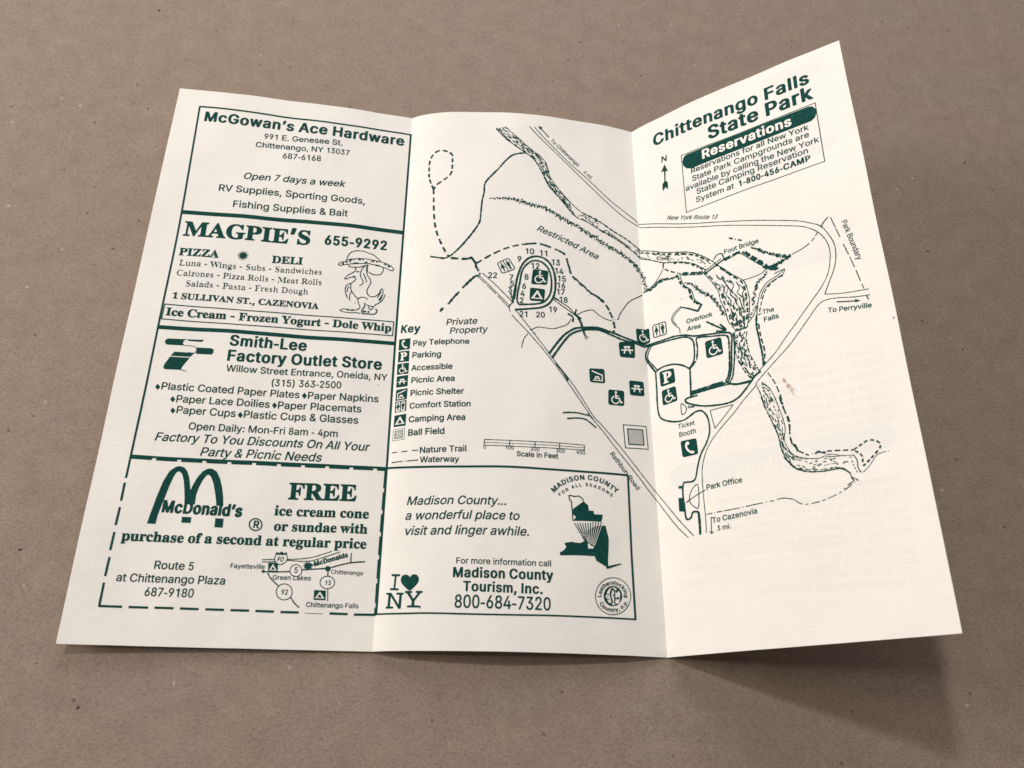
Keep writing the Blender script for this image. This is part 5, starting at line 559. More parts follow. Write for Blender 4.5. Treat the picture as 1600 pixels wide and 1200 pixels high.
'F': '410|56 -15 68 -1 12 4 7 7 1 203 2 6 199 2 14 4 6 10 0 59 -4 8 -12 5 -203 3 -2 9 1 131 10 2 209 0 16 4 6 7 2 19 -1 43 -7 10 -16 4 -300 0 -15 -4 -7 -7 -1 -512 4 -11',
'N': '523|56 -15 68 -1 13 4 7 10 1 342 7 -5 215 -339 10 -8 15 -4 69 0 17 8 3 12 0 500 -1 9 -3 5 -16 6 -59 0 -14 -4 -6 -10 -2 -344 -3 0 -7 10 -215 339 -6 5 -16 4 -72 0 -17 -7 -3 -13 0 -503 4 -11',
'O': '533|243 -22 45 -1 50 10 53 22 41 31 29 32 28 50 15 50 7 44 1 72 -7 47 -13 43 -10 22 -18 32 -42 45 -34 24 -44 19 -43 10 -69 0 -31 -7 -35 -12 -44 -26 -29 -25 -37 -50 -22 -53 -10 -44 -3 -35 0 -50 6 -50 14 -46 21 -44 28 -35 23 -23 25 -18 31 -15 38 -13|260 68 -34 7 -22 9 -22 15 -26 29 -19 38 -10 34 -5 53 2 38 13 53 16 31 22 28 26 20 28 12 18 4 41 0 25 -7 35 -19 20 -19 15 -22 12 -25 10 -34 6 -41 0 -37 -6 -41 -10 -31 -24 -44 -26 -25 -35 -19 -38 -7',
'P': '445|56 -15 68 -1 12 4 7 7 1 168 2 7 124 1 35 7 19 7 32 16 32 28 14 19 13 25 10 34 3 25 0 31 -4 29 -9 31 -16 29 -22 25 -35 25 -31 12 -53 10 -194 0 -15 -4 -7 -7 -1 -512 4 -11|149 259 -5 8 1 168 7 2 93 0 32 -7 25 -15 10 -14 9 -22 4 -31 0 -16 -7 -25 -16 -26 -22 -15 -25 -7',
'S': '447|197 -24 45 -1 44 6 34 10 38 19 22 18 25 30 19 43 4 25 -3 47 -7 22 -18 28 -20 20 -25 18 -41 19 -94 27 -45 16 -26 18 -10 17 -4 12 0 13 6 18 11 16 12 10 19 9 37 8 38 -4 38 -20 13 -15 8 -27 10 -11 15 -5 57 1 12 4 6 6 2 25 -7 28 -16 29 -19 23 -19 15 -31 18 -38 13 -34 7 -50 0 -25 -3 -53 -17 -13 -6 -34 -24 -16 -16 -10 -14 -12 -25 -7 -25 0 -56 7 -25 14 -25 27 -26 16 -12 37 -19 47 -15 66 -18 34 -12 25 -15 13 -17 4 -13 0 -22 -17 -32 -16 -12 -18 -9 -29 -7 -43 0 -41 13 -23 19 -9 19 -7 25 -8 7 -9 3 -66 1 -12 -4 -7 -6 -1 -13 3 -22 10 -32 13 -22 24 -28 26 -19 25 -12 38 -13',
'T': '449|191 -15 64 -1 13 4 7 10 0 434 8 5 128 0 15 4 7 7 1 19 0 43 -8 10 -15 4 -375 0 -16 -4 -7 -7 0 -62 7 -10 16 -4 131 0 8 -5 0 -431 5 -11',
'W': '686|150 -15 80 -1 12 4 7 7 90 331 3 5 4 -2 9 -34 81 -297 9 -10 13 -4 72 0 15 6 7 14 135 491 0 15 -3 7 -17 7 -59 0 -16 -4 -7 -7 -88 -340 -5 -7 -3 4 -13 47 -77 296 -7 7 -12 4 -69 0 -16 -4 -10 -13 -80 -306 -10 -34 -3 -1 -90 344 -10 10 -12 4 -63 0 -15 -6 -5 -11 4 -19 134 -490 4 -8',
'a': '389|139 -23 36 -2 22 4 31 10 25 13 3 0 10 -13 15 -4 53 0 14 4 7 10 0 281 -4 22 -10 25 -14 22 -14 14 -29 18 -34 12 -34 7 -44 0 -47 -10 -25 -9 -23 -14 -27 -23 -13 -17 -13 -25 1 -16 6 -7 60 -19 12 1 13 5 11 17 20 19 19 10 22 4 31 -3 15 -7 11 -10 9 -19 1 -22 -2 -6 -5 -3 -104 -15 -60 -16 -25 -13 -15 -11 -19 -23 -7 -13 -7 -28 0 -38 10 -37 10 -16 14 -19 21 -16 34 -16|147 64 -19 8 -10 11 -6 13 0 18 13 20 22 12 16 4 81 13 12 -1 2 -23 -4 -18 -9 -22 -14 -17 -18 -12 -19 -7',
'b': '424|208 -23 36 -1 53 13 36 19 37 38 12 19 13 28 6 18 7 38 0 81 -7 35 -9 28 -10 18 -27 38 -33 26 -25 12 -28 10 -22 3 -37 0 -41 -10 -28 -17 -6 0 -3 142 -7 6 -12 4 -63 0 -12 -6 -5 -11 1 -512 7 -7 13 -4 56 0 15 6 4 5 2 12 4 1 12 -11 25 -12|204 64 -16 5 -17 11 -12 13 -16 28 -10 37 0 60 14 47 19 28 13 10 21 9 38 1 16 -5 15 -11 13 -13 10 -16 12 -35 4 -18 0 -50 -10 -41 -13 -25 -13 -17 -12 -9 -22 -9',
'c': '396|187 -23 36 -1 21 3 44 13 25 13 16 11 25 26 13 19 13 32 -1 15 -6 7 -57 16 -12 1 -17 -8 -21 -38 -15 -13 -25 -10 -35 0 -15 4 -19 12 -13 13 -10 16 -12 32 -7 34 0 28 3 19 10 34 10 19 14 19 17 13 22 7 35 0 12 -4 25 -15 24 -39 17 -7 9 0 50 13 10 3 6 7 0 15 -15 35 -9 12 -29 30 -38 21 -28 9 -34 7 -38 0 -34 -7 -41 -15 -34 -24 -25 -29 -16 -26 -13 -31 -10 -57 0 -46 7 -44 16 -44 16 -26 22 -25 37 -28 41 -15',
'd': '424|174 -23 36 -1 34 7 29 12 15 11 4 -1 6 -14 15 -6 56 0 13 4 7 7 1 512 -1 7 -7 6 -16 5 -53 -1 -12 -4 -7 -6 -3 -144 -37 19 -41 10 -34 0 -53 -13 -39 -22 -25 -25 -18 -25 -16 -35 -7 -25 -6 -40 0 -47 7 -50 15 -44 25 -38 35 -31 38 -19|185 64 -16 6 -14 10 -11 13 -13 22 -13 40 -3 19 0 31 13 53 10 19 11 16 14 10 22 9 38 1 15 -5 16 -11 12 -13 10 -16 14 -41 3 -22 0 -34 -14 -53 -9 -19 -13 -17 -13 -9 -21 -9',
'e': '404|190 -23 36 -1 25 3 28 7 31 12 17 10 25 22 21 28 10 25 -1 13 -13 10 -53 13 -9 0 -16 -6 -22 -31 -18 -12 -19 -7 -41 0 -18 7 -23 13 -19 25 -13 38 5 7 243 1 16 4 7 7 1 62 -4 22 -13 47 -16 29 -28 32 -25 18 -19 9 -28 9 -34 7 -35 0 -37 -7 -44 -18 -25 -18 -19 -20 -25 -38 -16 -44 -7 -44 0 -50 7 -40 12 -38 20 -32 25 -28 40 -28 25 -9|123 239 -2 7 4 12 15 25 26 23 22 7 38 0 23 -11 21 -22 15 -37 -1 -3 -5 -2',
'f': '254|78 -15 61 -1 12 4 7 7 1 312 8 5 62 1 13 5 4 11 0 50 -3 9 -17 8 -65 2 -2 9 3 25 7 16 7 7 13 4 12 0 25 -6 13 4 6 5 13 39 4 22 -8 10 -15 6 -35 7 -28 0 -22 -4 -40 -15 -13 -9 -20 -20 -12 -19 -7 -25 -1 -56 -7 -2 -47 0 -12 -4 -7 -7 -1 -56 3 -9 17 -8 47 0 8 -5 0 -306 5 -11',
'g': '425|180 -165 43 -2 28 4 56 16 36 22 20 21 16 26 11 41 0 415 -1 7 -7 6 -16 5 -53 -1 -15 -6 -4 -4 -2 -13 -4 0 -28 17 -34 10 -57 0 -18 -4 -28 -10 -32 -18 -37 -38 -23 -41 -13 -47 -3 -28 0 -47 6 -41 10 -31 10 -19 16 -23 28 -28 13 -9 25 -12 28 -10 22 -3 43 -1 19 4 22 7 31 17 4 -1 1 -28 -10 -35 -13 -15 -32 -16 -37 -4 -35 7 -25 15 -25 27 -15 7 -22 -7 -38 -22 -6 -7 -1 -16 7 -12 14 -19 29 -25 17 -10 43 -16|198 75 -19 3 -19 9 -12 9 -10 14 -13 25 -6 22 -4 21 0 25 10 47 18 35 16 15 20 10 15 4 16 0 22 -4 12 -6 16 -11 13 -18 17 -43 3 -22 0 -38 -4 -22 -10 -28 -13 -20 -15 -15 -19 -9 -22 -4',
'h': '410|49 -15 64 -1 12 4 7 7 1 247 7 25 15 25 17 13 22 7 35 0 15 -7 13 -10 16 -32 4 -18 1 -250 7 -7 12 -4 57 0 15 4 8 10 0 256 -7 47 -10 25 -11 19 -30 29 -22 12 -43 13 -50 0 -44 -13 -19 -11 -6 0 -2 135 -7 10 -13 4 -59 0 -14 -4 -7 -10 0 -509 5 -11',
'i': '167|50 -15 61 -1 13 4 7 10 0 372 -4 10 -16 7 -56 0 -14 -5 -6 -9 -1 -372 5 -11|66 442 29 -2 22 7 23 23 4 9 0 31 -7 16 -14 13 -31 13 -12 0 -32 -10 -19 -19 -7 -19 0 -19 4 -12 16 -20',
'k': '381|49 -15 64 -1 12 4 7 7 1 137 4 6 13 10 14 -13 97 -125 21 -22 15 -4 72 0 13 4 7 10 0 9 -4 7 -157 199 2 7 14 17 133 133 3 6 -1 9 -7 7 -12 4 -72 0 -16 -4 -128 -130 -6 -5 -3 0 -2 253 -7 10 -13 4 -59 0 -14 -4 -7 -10 0 -509 5 -11',
'l': '166|49 -15 64 -1 13 4 7 10 0 509 -4 11 -16 6 -59 0 -14 -4 -7 -10 0 -509 5 -11',
'm': '610|49 -15 64 -1 12 4 7 7 1 256 8 25 14 22 24 13 18 4 25 -4 10 -6 13 -13 10 -25 0 -266 5 -11 15 -6 57 0 15 4 7 7 1 265 10 25 10 14 19 12 25 4 22 -4 17 -10 9 -9 6 -13 4 -19 1 -265 7 -7 12 -4 60 0 13 4 6 7 1 6 0 259 -7 50 -20 39 -25 25 -12 9 -41 15 -22 4 -28 0 -18 -3 -32 -10 -28 -15 -22 -20 -6 2 -28 27 -19 9 -37 10 -25 0 -19 -4 -28 -9 -25 -15 -4 2 -6 14 -15 6 -56 0 -14 -4 -6 -7 -1 -6 0 -378 5 -11',
'n': '410|49 -15 64 -1 12 4 7 7 1 247 7 25 15 25 17 13 22 7 35 0 15 -7 13 -10 16 -32 4 -18 1 -250 7 -7 15 -4 57 0 12 4 6 6 2 257 -3 31 -4 19 -10 25 -14 22 -27 26 -22 12 -47 13 -50 -1 -40 -12 -25 -14 -4 1 -2 12 -4 5 -15 6 -56 0 -13 -4 -6 -6 -2 -385 5 -11',
'o': '415|187 -23 39 -1 34 7 34 12 35 21 26 27 18 28 19 44 7 37 0 69 -4 25 -9 34 -28 50 -29 30 -22 15 -34 15 -47 10 -38 0 -34 -7 -41 -15 -34 -24 -25 -29 -16 -26 -13 -31 -10 -57 0 -46 7 -44 16 -44 16 -26 22 -25 37 -28 41 -15|188 64 -12 3 -17 10 -21 25 -10 19 -10 34 -3 19 0 28 13 53 10 19 14 19 17 13 16 6 41 1 25 -10 13 -10 22 -35 13 -47 0 -50 -10 -37 -13 -25 -12 -16 -13 -10 -22 -9',
'p': '424|49 -157 64 -2 12 4 7 7 3 153 37 -19 44 -10 28 0 35 7 25 9 31 18 32 33 19 28 15 40 7 38 0 78 -4 25 -12 41 -20 35 -22 25 -21 18 -21 12 -42 14 -34 3 -22 0 -31 -7 -29 -12 -15 -11 -4 1 -2 12 -4 5 -15 6 -56 0 -13 -4 -7 -7 -1 -525 5 -11|204 64 -16 4 -17 12 -12 13 -16 28 -10 37 0 63 14 43 19 30 13 9 21 9 38 1 16 -6 15 -10 13 -13 10 -16 12 -35 4 -19 0 -50 -10 -40 -13 -25 -13 -17 -12 -9 -22 -9',
'r': '259|49 -15 64 -1 12 4 7 7 2 256 6 19 10 16 22 16 16 7 41 0 12 -3 17 7 3 10 0 59 -1 6 -6 7 -13 4 -50 0 -34 -10 -22 -13 -3 1 -7 13 -15 6 -56 0 -13 -4 -7 -7 -1 -384 5 -11',
's': '365|157 -23 42 -1 25 3 44 13 25 13 12 8 23 23 12 19 10 35 0 31 -7 28 -13 23 -19 19 -37 21 -28 10 -85 20 -21 12 -10 14 -1 15 6 13 11 10 25 10 34 0 22 -10 7 -7 17 -28 17 -8 12 0 44 10 9 4 7 6 1 19 -4 9 -12 25 -23 27 -16 12 -25 12 -53 13 -37 1 -22 -4 -44 -13 -19 -9 -12 -9 -28 -29 -10 -16 -7 -25 0 -44 7 -25 12 -19 20 -20 37 -21 28 -9 85 -21 19 -10 9 -16 0 -18 -13 -17 -25 -12 -25 -4 -28 4 -19 9 -13 13 -13 29 -14 7 -6 0 -47 -10 -19 -6 -6 -6 -1 -14 12 -34 12 -19 20 -20 16 -12 19 -9 40 -12',
't': '227|146 -19 36 -1 22 3 19 7 8 10 0 16 -13 46 -17 8 -12 -3 -32 1 -10 13 -4 25 1 200 7 5 50 0 16 6 4 8 0 56 -7 10 -13 4 -50 0 -6 3 -2 74 -7 9 -13 5 -56 0 -13 -5 -7 -9 -2 -74 -41 -4 -9 -3 -7 -7 -1 -59 5 -8 12 -5 38 -1 4 -5 1 -234 7 -28 6 -13 15 -19 17 -13 28 -12',
'u': '410|161 -20 33 -1 25 4 28 9 28 16 4 -1 6 -16 15 -6 57 0 12 4 7 7 1 381 -1 6 -7 7 -15 4 -57 0 -12 -4 -7 -7 -1 -243 -7 -25 -12 -22 -23 -20 -25 -7 -25 1 -25 12 -13 14 -13 34 -2 256 -7 7 -9 3 -19 1 -43 0 -13 -4 -7 -7 -1 -262 7 -44 16 -34 9 -13 20 -20 31 -18 28 -9',
'v': '389|161 -15 64 -1 12 4 10 10 138 359 3 13 0 12 -7 10 -16 4 -59 0 -13 -4 -6 -6 -81 -223 -10 -24 -3 -1 -92 250 -17 8 -63 0 -15 -4 -7 -7 -1 -9 4 -13 138 -359 10 -14',
'w': '567|134 -15 64 -1 13 4 6 6 66 224 3 -2 7 -21 55 -198 10 -9 12 -4 60 0 15 6 4 5 113 372 0 15 -3 6 -17 8 -56 0 -16 -4 -9 -9 -63 -220 -3 1 -3 12 -56 206 -9 10 -16 4 -56 0 -13 -4 -9 -9 -59 -213 -4 -6 -7 12 -58 210 -7 6 -15 4 -60 0 -15 -6 -5 -11 4 -19 106 -350 9 -18',
'y': '389|70 -160 36 -1 19 4 34 12 12 9 27 26 18 28 172 447 0 16 -7 10 -16 4 -59 0 -13 -4 -6 -6 -91 -246 -3 0 -7 14 -80 225 -5 9 -17 8 -63 0 -15 -4 -7 -7 0 -13 142 -371 -16 -47 -12 -19 -13 -8 -38 3 -12 -4 -7 -7 -14 -47 1 -15 13 -10',
'z': '380|38 -15 295 -1 16 4 4 4 4 9 0 53 -1 6 -7 7 -16 4 -162 0 -7 1 -1 4 186 247 1 56 -4 11 -19 6 -272 0 -9 -1 -14 -7 -3 -9 0 -53 1 -6 6 -7 16 -4 159 0 7 -2 0 -3 -192 -247 -4 -9 1 -50 4 -8'},
 'mono': {'I': '404|78 -2 236 -2 19 4 7 7 4 10 0 15 -11 13 -16 4 -81 1 -5 7 1 278 7 5 81 0 13 4 10 10 1 16 -2 7 -12 11 -16 5 -216 0 -25 -4 -10 -10 -3 -9 0 -13 6 -9 11 -7 87 -1 6 -2 2 -6 0 -278 -8 -5 -78 0 -16 -4 -10 -13 0 -12 6 -13',
'N': '404|305 -8 26 0 11 7 6 12 0 319 3 6 21 7 10 9 3 12 -6 19 -7 5 -10 3 -115 0 -13 -4 -7 -10 1 -22 9 -10 19 -7 34 -1 5 -4 -1 -231 -4 0 -22 37 -142 244 -11 7 -6 1 -75 0 -13 -5 -12 -15 -1 -7 4 -10 16 -12 31 -5 5 -7 0 -275 -5 -4 -22 -5 -7 -7 -6 -15 4 -14 16 -13 115 0 19 4 10 10 1 19 -8 13 -22 7 -37 1 -5 4 2 238 3 0 19 -32 143 -247 10 -14',
'Y': '404|106 -2 180 -2 19 4 9 10 1 22 -10 13 -13 4 -56 0 -6 3 -2 93 10 22 99 168 5 5 22 1 10 7 7 19 -4 12 -9 9 -26 5 -69 0 -22 -4 -7 -7 -7 -15 5 -17 13 -9 21 -2 3 -4 -67 -118 -7 -8 -7 6 -65 120 3 5 22 1 14 10 3 6 0 19 -6 9 -5 4 -19 4 -84 0 -25 -4 -10 -10 -4 -16 4 -12 13 -10 22 -1 5 -5 106 -181 -1 -100 -7 -5 -56 0 -16 -6 -8 -14 1 -16 7 -10'}}
_gcache = {}


def inside(p, q):
    x, y = p
    n, r = len(q), False
    for i in range(n):
        (ax, ay), (bx, by) = q[i], q[(i + 1) % n]
        if (ay > y) != (by > y) and x < ax + (y - ay) * (bx - ax) / (by - ay):
            r = not r
    return r


def fill(conts):
    """triangles for outlines with holes: every outer outline is filled on its own, together with the holes it holds"""
    depth = [sum(inside(q[0], o) for j, o in enumerate(conts) if j != i) for i, q in enumerate(conts)]
    start = np.concatenate([[0], np.cumsum([len(q) for q in conts])])
    tris = []
    for i, q in enumerate(conts):
        if depth[i] % 2:
            continue
        group = [i] + [j for j in range(len(conts)) if depth[j] == depth[i] + 1 and inside(conts[j][0], q)]
        index = np.concatenate([np.arange(start[j], start[j + 1]) for j in group])
        for tr in tessellate_polygon([[Vector((p[0], p[1], 0)) for p in conts[j]] for j in group]):
            tris.append(tuple(int(index[k]) for k in tr))
    return tris


def glyph(font, ch):
    key = (font, ch)
    if key not in _gcache:
        src = GLYPHS.get(font, {})
        if ch not in src:
            src = GLYPHS['sans']
        parts = src[ch].split('|')
        conts = []
        for s in parts[1:]:
            d = np.array([int(i) for i in s.split()], float).reshape(-1, 2)
            conts.append(np.cumsum(d, 0) / 1000.0)
        tris, pts = [], np.zeros((0, 2))
        if conts:
            tris = fill(conts)
            pts = np.vstack(conts)
        _gcache[key] = (int(parts[0]) / 1000.0, pts, tris)
    return _gcache[key]


class Ink:
    """flat print shapes in paper coordinates, laid on the sheet as one mesh"""

    def __init__(self):
        self.v, self.f, self.mi, self.n = [], [], [], 0

    def mesh(self, pts, faces, white=0):
        base = len(self.v)
        self.n += 1
        lift = (0.055, 0.095, 0.13)[white] + 0.0006 * (self.n % 45)
        self.v += [(float(p[0]), float(p[1]), lift) for p in pts]
        for f in faces:
            self.f.append(tuple(base + i for i in f))
            self.mi.append(1 if white == 1 else 0)

    def poly(self, conts, white=0):
        conts = [np.asarray(q, float).reshape(-1, 2) for q in conts]
        t = fill(conts)
        self.mesh(np.vstack(conts), t, white)

    def ribbon(self, P, w, white=0, closed=False):
        P = np.asarray(P, float)
        if len(P) < 2:
            return
        w = np.broadcast_to(np.asarray(w, float), (len(P),))
        d = np.diff(np.vstack([P, P[:1]]) if closed else P, axis=0)
        L = np.hypot(d[:, 0], d[:, 1])
        L[L < 1e-9] = 1e-9
        d = d / L[:, None]
        nn = np.stack([-d[:, 1], d[:, 0]], 1)
        if closed:
            na, nb = np.roll(nn, 1, 0), nn
        else:
            na, nb = np.vstack([nn[:1], nn]), np.vstack([nn, nn[-1:]])
        m = na + nb
        ml = np.hypot(m[:, 0], m[:, 1])
        ml[ml < 1e-6] = 1e-6
        m = m / ml[:, None]
        k = 1.0 / np.clip((m * nb).sum(1), 0.45, 1.0)
        o = m * (k * w * 0.5)[:, None]
        N = len(P)
        pts = np.vstack([P + o, P - o])
        F = [(i, (i + 1) % N, N + (i + 1) % N, N + i) for i in range(N if closed else N - 1)]
        self.mesh(pts, F, white)


def smooth_line(P, closed, n=5):
    if len(P) < 3:
        return P
    out = []
    N = len(P)
    for i in range(N if closed else N - 1):
        if closed:
            p0, p1, p2, p3 = (P[(i + j) % N] for j in (-1, 0, 1, 2))
        else:
            p0, p1, p2, p3 = P[max(i - 1, 0)], P[i], P[i + 1], P[min(i + 2, N - 1)]
        for s in range(n):
            t = s / n
            out.append(0.5 * (2 * p1 + (p2 - p0) * t + (2 * p0 - 5 * p1 + 4 * p2 - p3) * t * t + (3 * p1 - p0 - 3 * p2 + p3) * t ** 3))
    if not closed:
        out.append(P[-1])
    return np.array(out)


def along(P, step):
    d = np.hypot(*np.diff(P, axis=0).T)
    s = np.concatenate([[0], np.cumsum(d)])
    n = max(2, int(round(s[-1] / step)) + 1)
    t = np.linspace(0, s[-1], n)
    return np.stack([np.interp(t, s, P[:, 0]), np.interp(t, s, P[:, 1])], 1), t


def cut(P, a, b):
    d = np.hypot(*np.diff(P, axis=0).T)
    s = np.concatenate([[0], np.cumsum(d)])
    b = min(b, s[-1])
    t = np.concatenate([[a], s[(s > a) & (s < b)], [b]])
    return np.stack([np.interp(t, s, P[:, 0]), np.interp(t, s, P[:, 1])], 1)


def do_stroke(ink, it, rng):
    _, w, closed, smooth, dash, flat, white, jit = it
    P = np.array(flat, float).reshape(-1, 2)
    if smooth:
        P = smooth_line(P, closed)
        if closed and dash:
            P = np.vstack([P, P[:1]])
    tot = np.hypot(*np.diff(P, axis=0).T).sum()
    if smooth and jit > 0.15 and tot > 1.2 and not closed:
        P, t = along(P, 0.55)
        k = np.convolve(rng.normal(0, 1, len(P) + 4), np.ones(5) / 5, 'valid')
        k2 = np.convolve(rng.normal(0, 1, len(P) + 4), np.ones(5) / 5, 'valid')
        P = P + np.stack([k, k2], 1) * 0.055 * jit
    def width(Q):
        if jit <= 0.15 or not smooth:
            return w
        return w * np.clip(1 + 0.22 * jit * rng.normal(0, 1, len(Q)), 0.55, 1.5)
    if dash:
        pos, i = 0.0, 0
        while pos < tot - 1e-6:
            ln = dash[i % len(dash)] * (1 + 0.12 * jit * rng.normal())
            if i % 2 == 0 and ln > 0.02:
                Q = cut(P, pos, pos + ln)
                ink.ribbon(Q, width(Q) * (1 + 0.1 * jit * rng.normal()), white)
            pos += max(ln, 0.05)
            i += 1
    else:
        ink.ribbon(P, width(P), white, bool(closed))


def place(ink, font, ch, org, e, up, sx, sy, it=0, white=0):
    a, pts, tris = glyph(font, ch)
    if len(pts):
        x = (pts[:, 0] + (0.21 * pts[:, 1] if it else 0)) * sx
        y = pts[:, 1] * sy
        ink.mesh(org[None] + x[:, None] * e[None] + y[:, None] * up[None], tris, white)
    return a * sx


def do_text(ink, it):
    _, font, ital, s, x0, y0, x1, y1, ys, white = it
    A, B = np.array([x0, y0]), np.array([x1, y1])
    L = np.hypot(*(B - A))
    e = (B - A) / L
    up = np.array([e[1], -e[0]])
    if ys < 0:
        up = -up
    pen, lo, hi = 0.0, None, 0
    for ch in s:
        a, pts, _t = glyph(font, ch)
        if len(pts):
            xx = pts[:, 0] + (0.21 * pts[:, 1] if ital else 0)
            if lo is None:
                lo = pen + xx.min()
            hi = pen + xx.max()
        pen += a
    k = L / (hi - lo)
    org = A - e * lo * k
    for ch in s:
        org = org + e * place(ink, font, ch, org, e, up, k, k * abs(ys), ital, white)


def do_path_text(ink, it):
    _, s, font, flat, h, _f = it
    P = np.array(flat, float).reshape(-1, 2)
    P = smooth_line(P, False)
    k = h / 0.52
    adv = [glyph(font, ch)[0] * k for ch in s]
    d = np.hypot(*np.diff(P, axis=0).T)
    st = np.concatenate([[0], np.cumsum(d)])
    gap = (st[-1] - sum(adv)) / max(1, len(s) - 1)
    if gap < -0.15 * np.mean(adv):
        f = st[-1] / sum(adv)
        gap = 0
        adv = [a * f for a in adv]
        kx = k * f
    else:
        kx = k
    pos = 0
    for ch, a in zip(s, adv):
        c = pos + a / 2
        p = np.array([np.interp(c, st, P[:, 0]), np.interp(c, st, P[:, 1])])
        q = np.array([np.interp(c + 0.2, st, P[:, 0]), np.interp(c + 0.2, st, P[:, 1])])
        r = np.array([np.interp(c - 0.2, st, P[:, 0]), np.interp(c - 0.2, st, P[:, 1])])
        e = (q - r) / np.hypot(*(q - r))
        up = np.array([e[1], -e[0]])
        place(ink, font, ch, p - e * a / 2, e, up, kx, k, 0, 0)
        pos += a + gap


def do_number(ink, it):
    _, s, x, y, h = it
    k = h / 0.52
    w = sum(glyph('med', ch)[0] for ch in s) * k
    org = np.array([x - w / 2, y + h / 2])
    for ch in s:
        org = org + np.array([1.0, 0]) * place(ink, 'med', ch, org, np.array([1.0, 0]), np.array([0, -1.0]), k, k)


def do_ragged(ink, it):
    _, w, amp, step, sd, seed, flat = it
    r = np.random.default_rng(seed)
    P = smooth_line(np.array(flat, float).reshape(-1, 2), False)
    Q, t = along(P, step)
    for i in range(len(Q) - 1):
        d = Q[i + 1] - Q[i]
        d = d / (np.hypot(*d) + 1e-9)
        n = np.array([-d[1], d[0]])
        env = min(1.0, 0.35 + 3.0 * i / len(Q))
        a = 1.25 * amp * env * (0.5 + 0.75 * r.random())
        c = Q[i] + d * r.normal() * step * 0.25 + n * r.normal() * amp * 0.12
        sl = r.normal() * 0.45
        ink.ribbon([c - (n + d * sl) * a * 0.5, c + n * r.normal() * 0.05, c + (n + d * sl) * a * 0.5], 1.2 * w * np.array([0.55, 1.0, 0.6]) * (0.6 + 0.7 * r.random()))
        if r.random() < 0.42:
            o = n * r.normal() * amp * 0.25
            ink.ribbon([Q[i] + o, Q[i + 1] + o + n * r.normal() * amp * 0.15], w * (0.7 + 0.6 * r.random()))


def do_ripple(ink, it):
    _, w, n, ln, seed, fa, fb = it
    r = np.random.default_rng(seed)
    A = smooth_line(np.array(fa, float).reshape(-1, 2), False)
    B = smooth_line(np.array(fb, float).reshape(-1, 2), False)
    A, _t = along(A, 0.1)
    B, _t = along(B, 0.1)
    at = lambda P, t: np.array([np.interp(t * (len(P) - 1), np.arange(len(P)), P[:, j]) for j in (0, 1)])
    for i in range(n):
        t = (i + r.random()) / n
        c = 0.08 + 0.84 * r.random()
        L = np.hypot(*(at(A, 1) - at(A, 0))) + 1e-6
        dt = ln * (0.35 + 0.9 * r.random()) / L
        pts = []
        for s in np.linspace(max(0, t - dt / 2), min(1, t + dt / 2), 4):
            pts.append(at(A, s) * (1 - c) + at(B, s) * c + r.normal(0, 0.06, 2))
        ink.ribbon(pts, 1.45 * w * (0.6 + 0.8 * r.random()))


def circle(c, r, a0=0, a1=360, n=18, ry=None):
    t = np.radians(np.linspace(a0, a1, n))
    return np.stack([c[0] + r * np.cos(t), c[1] + (ry or r) * np.sin(t)], 1)


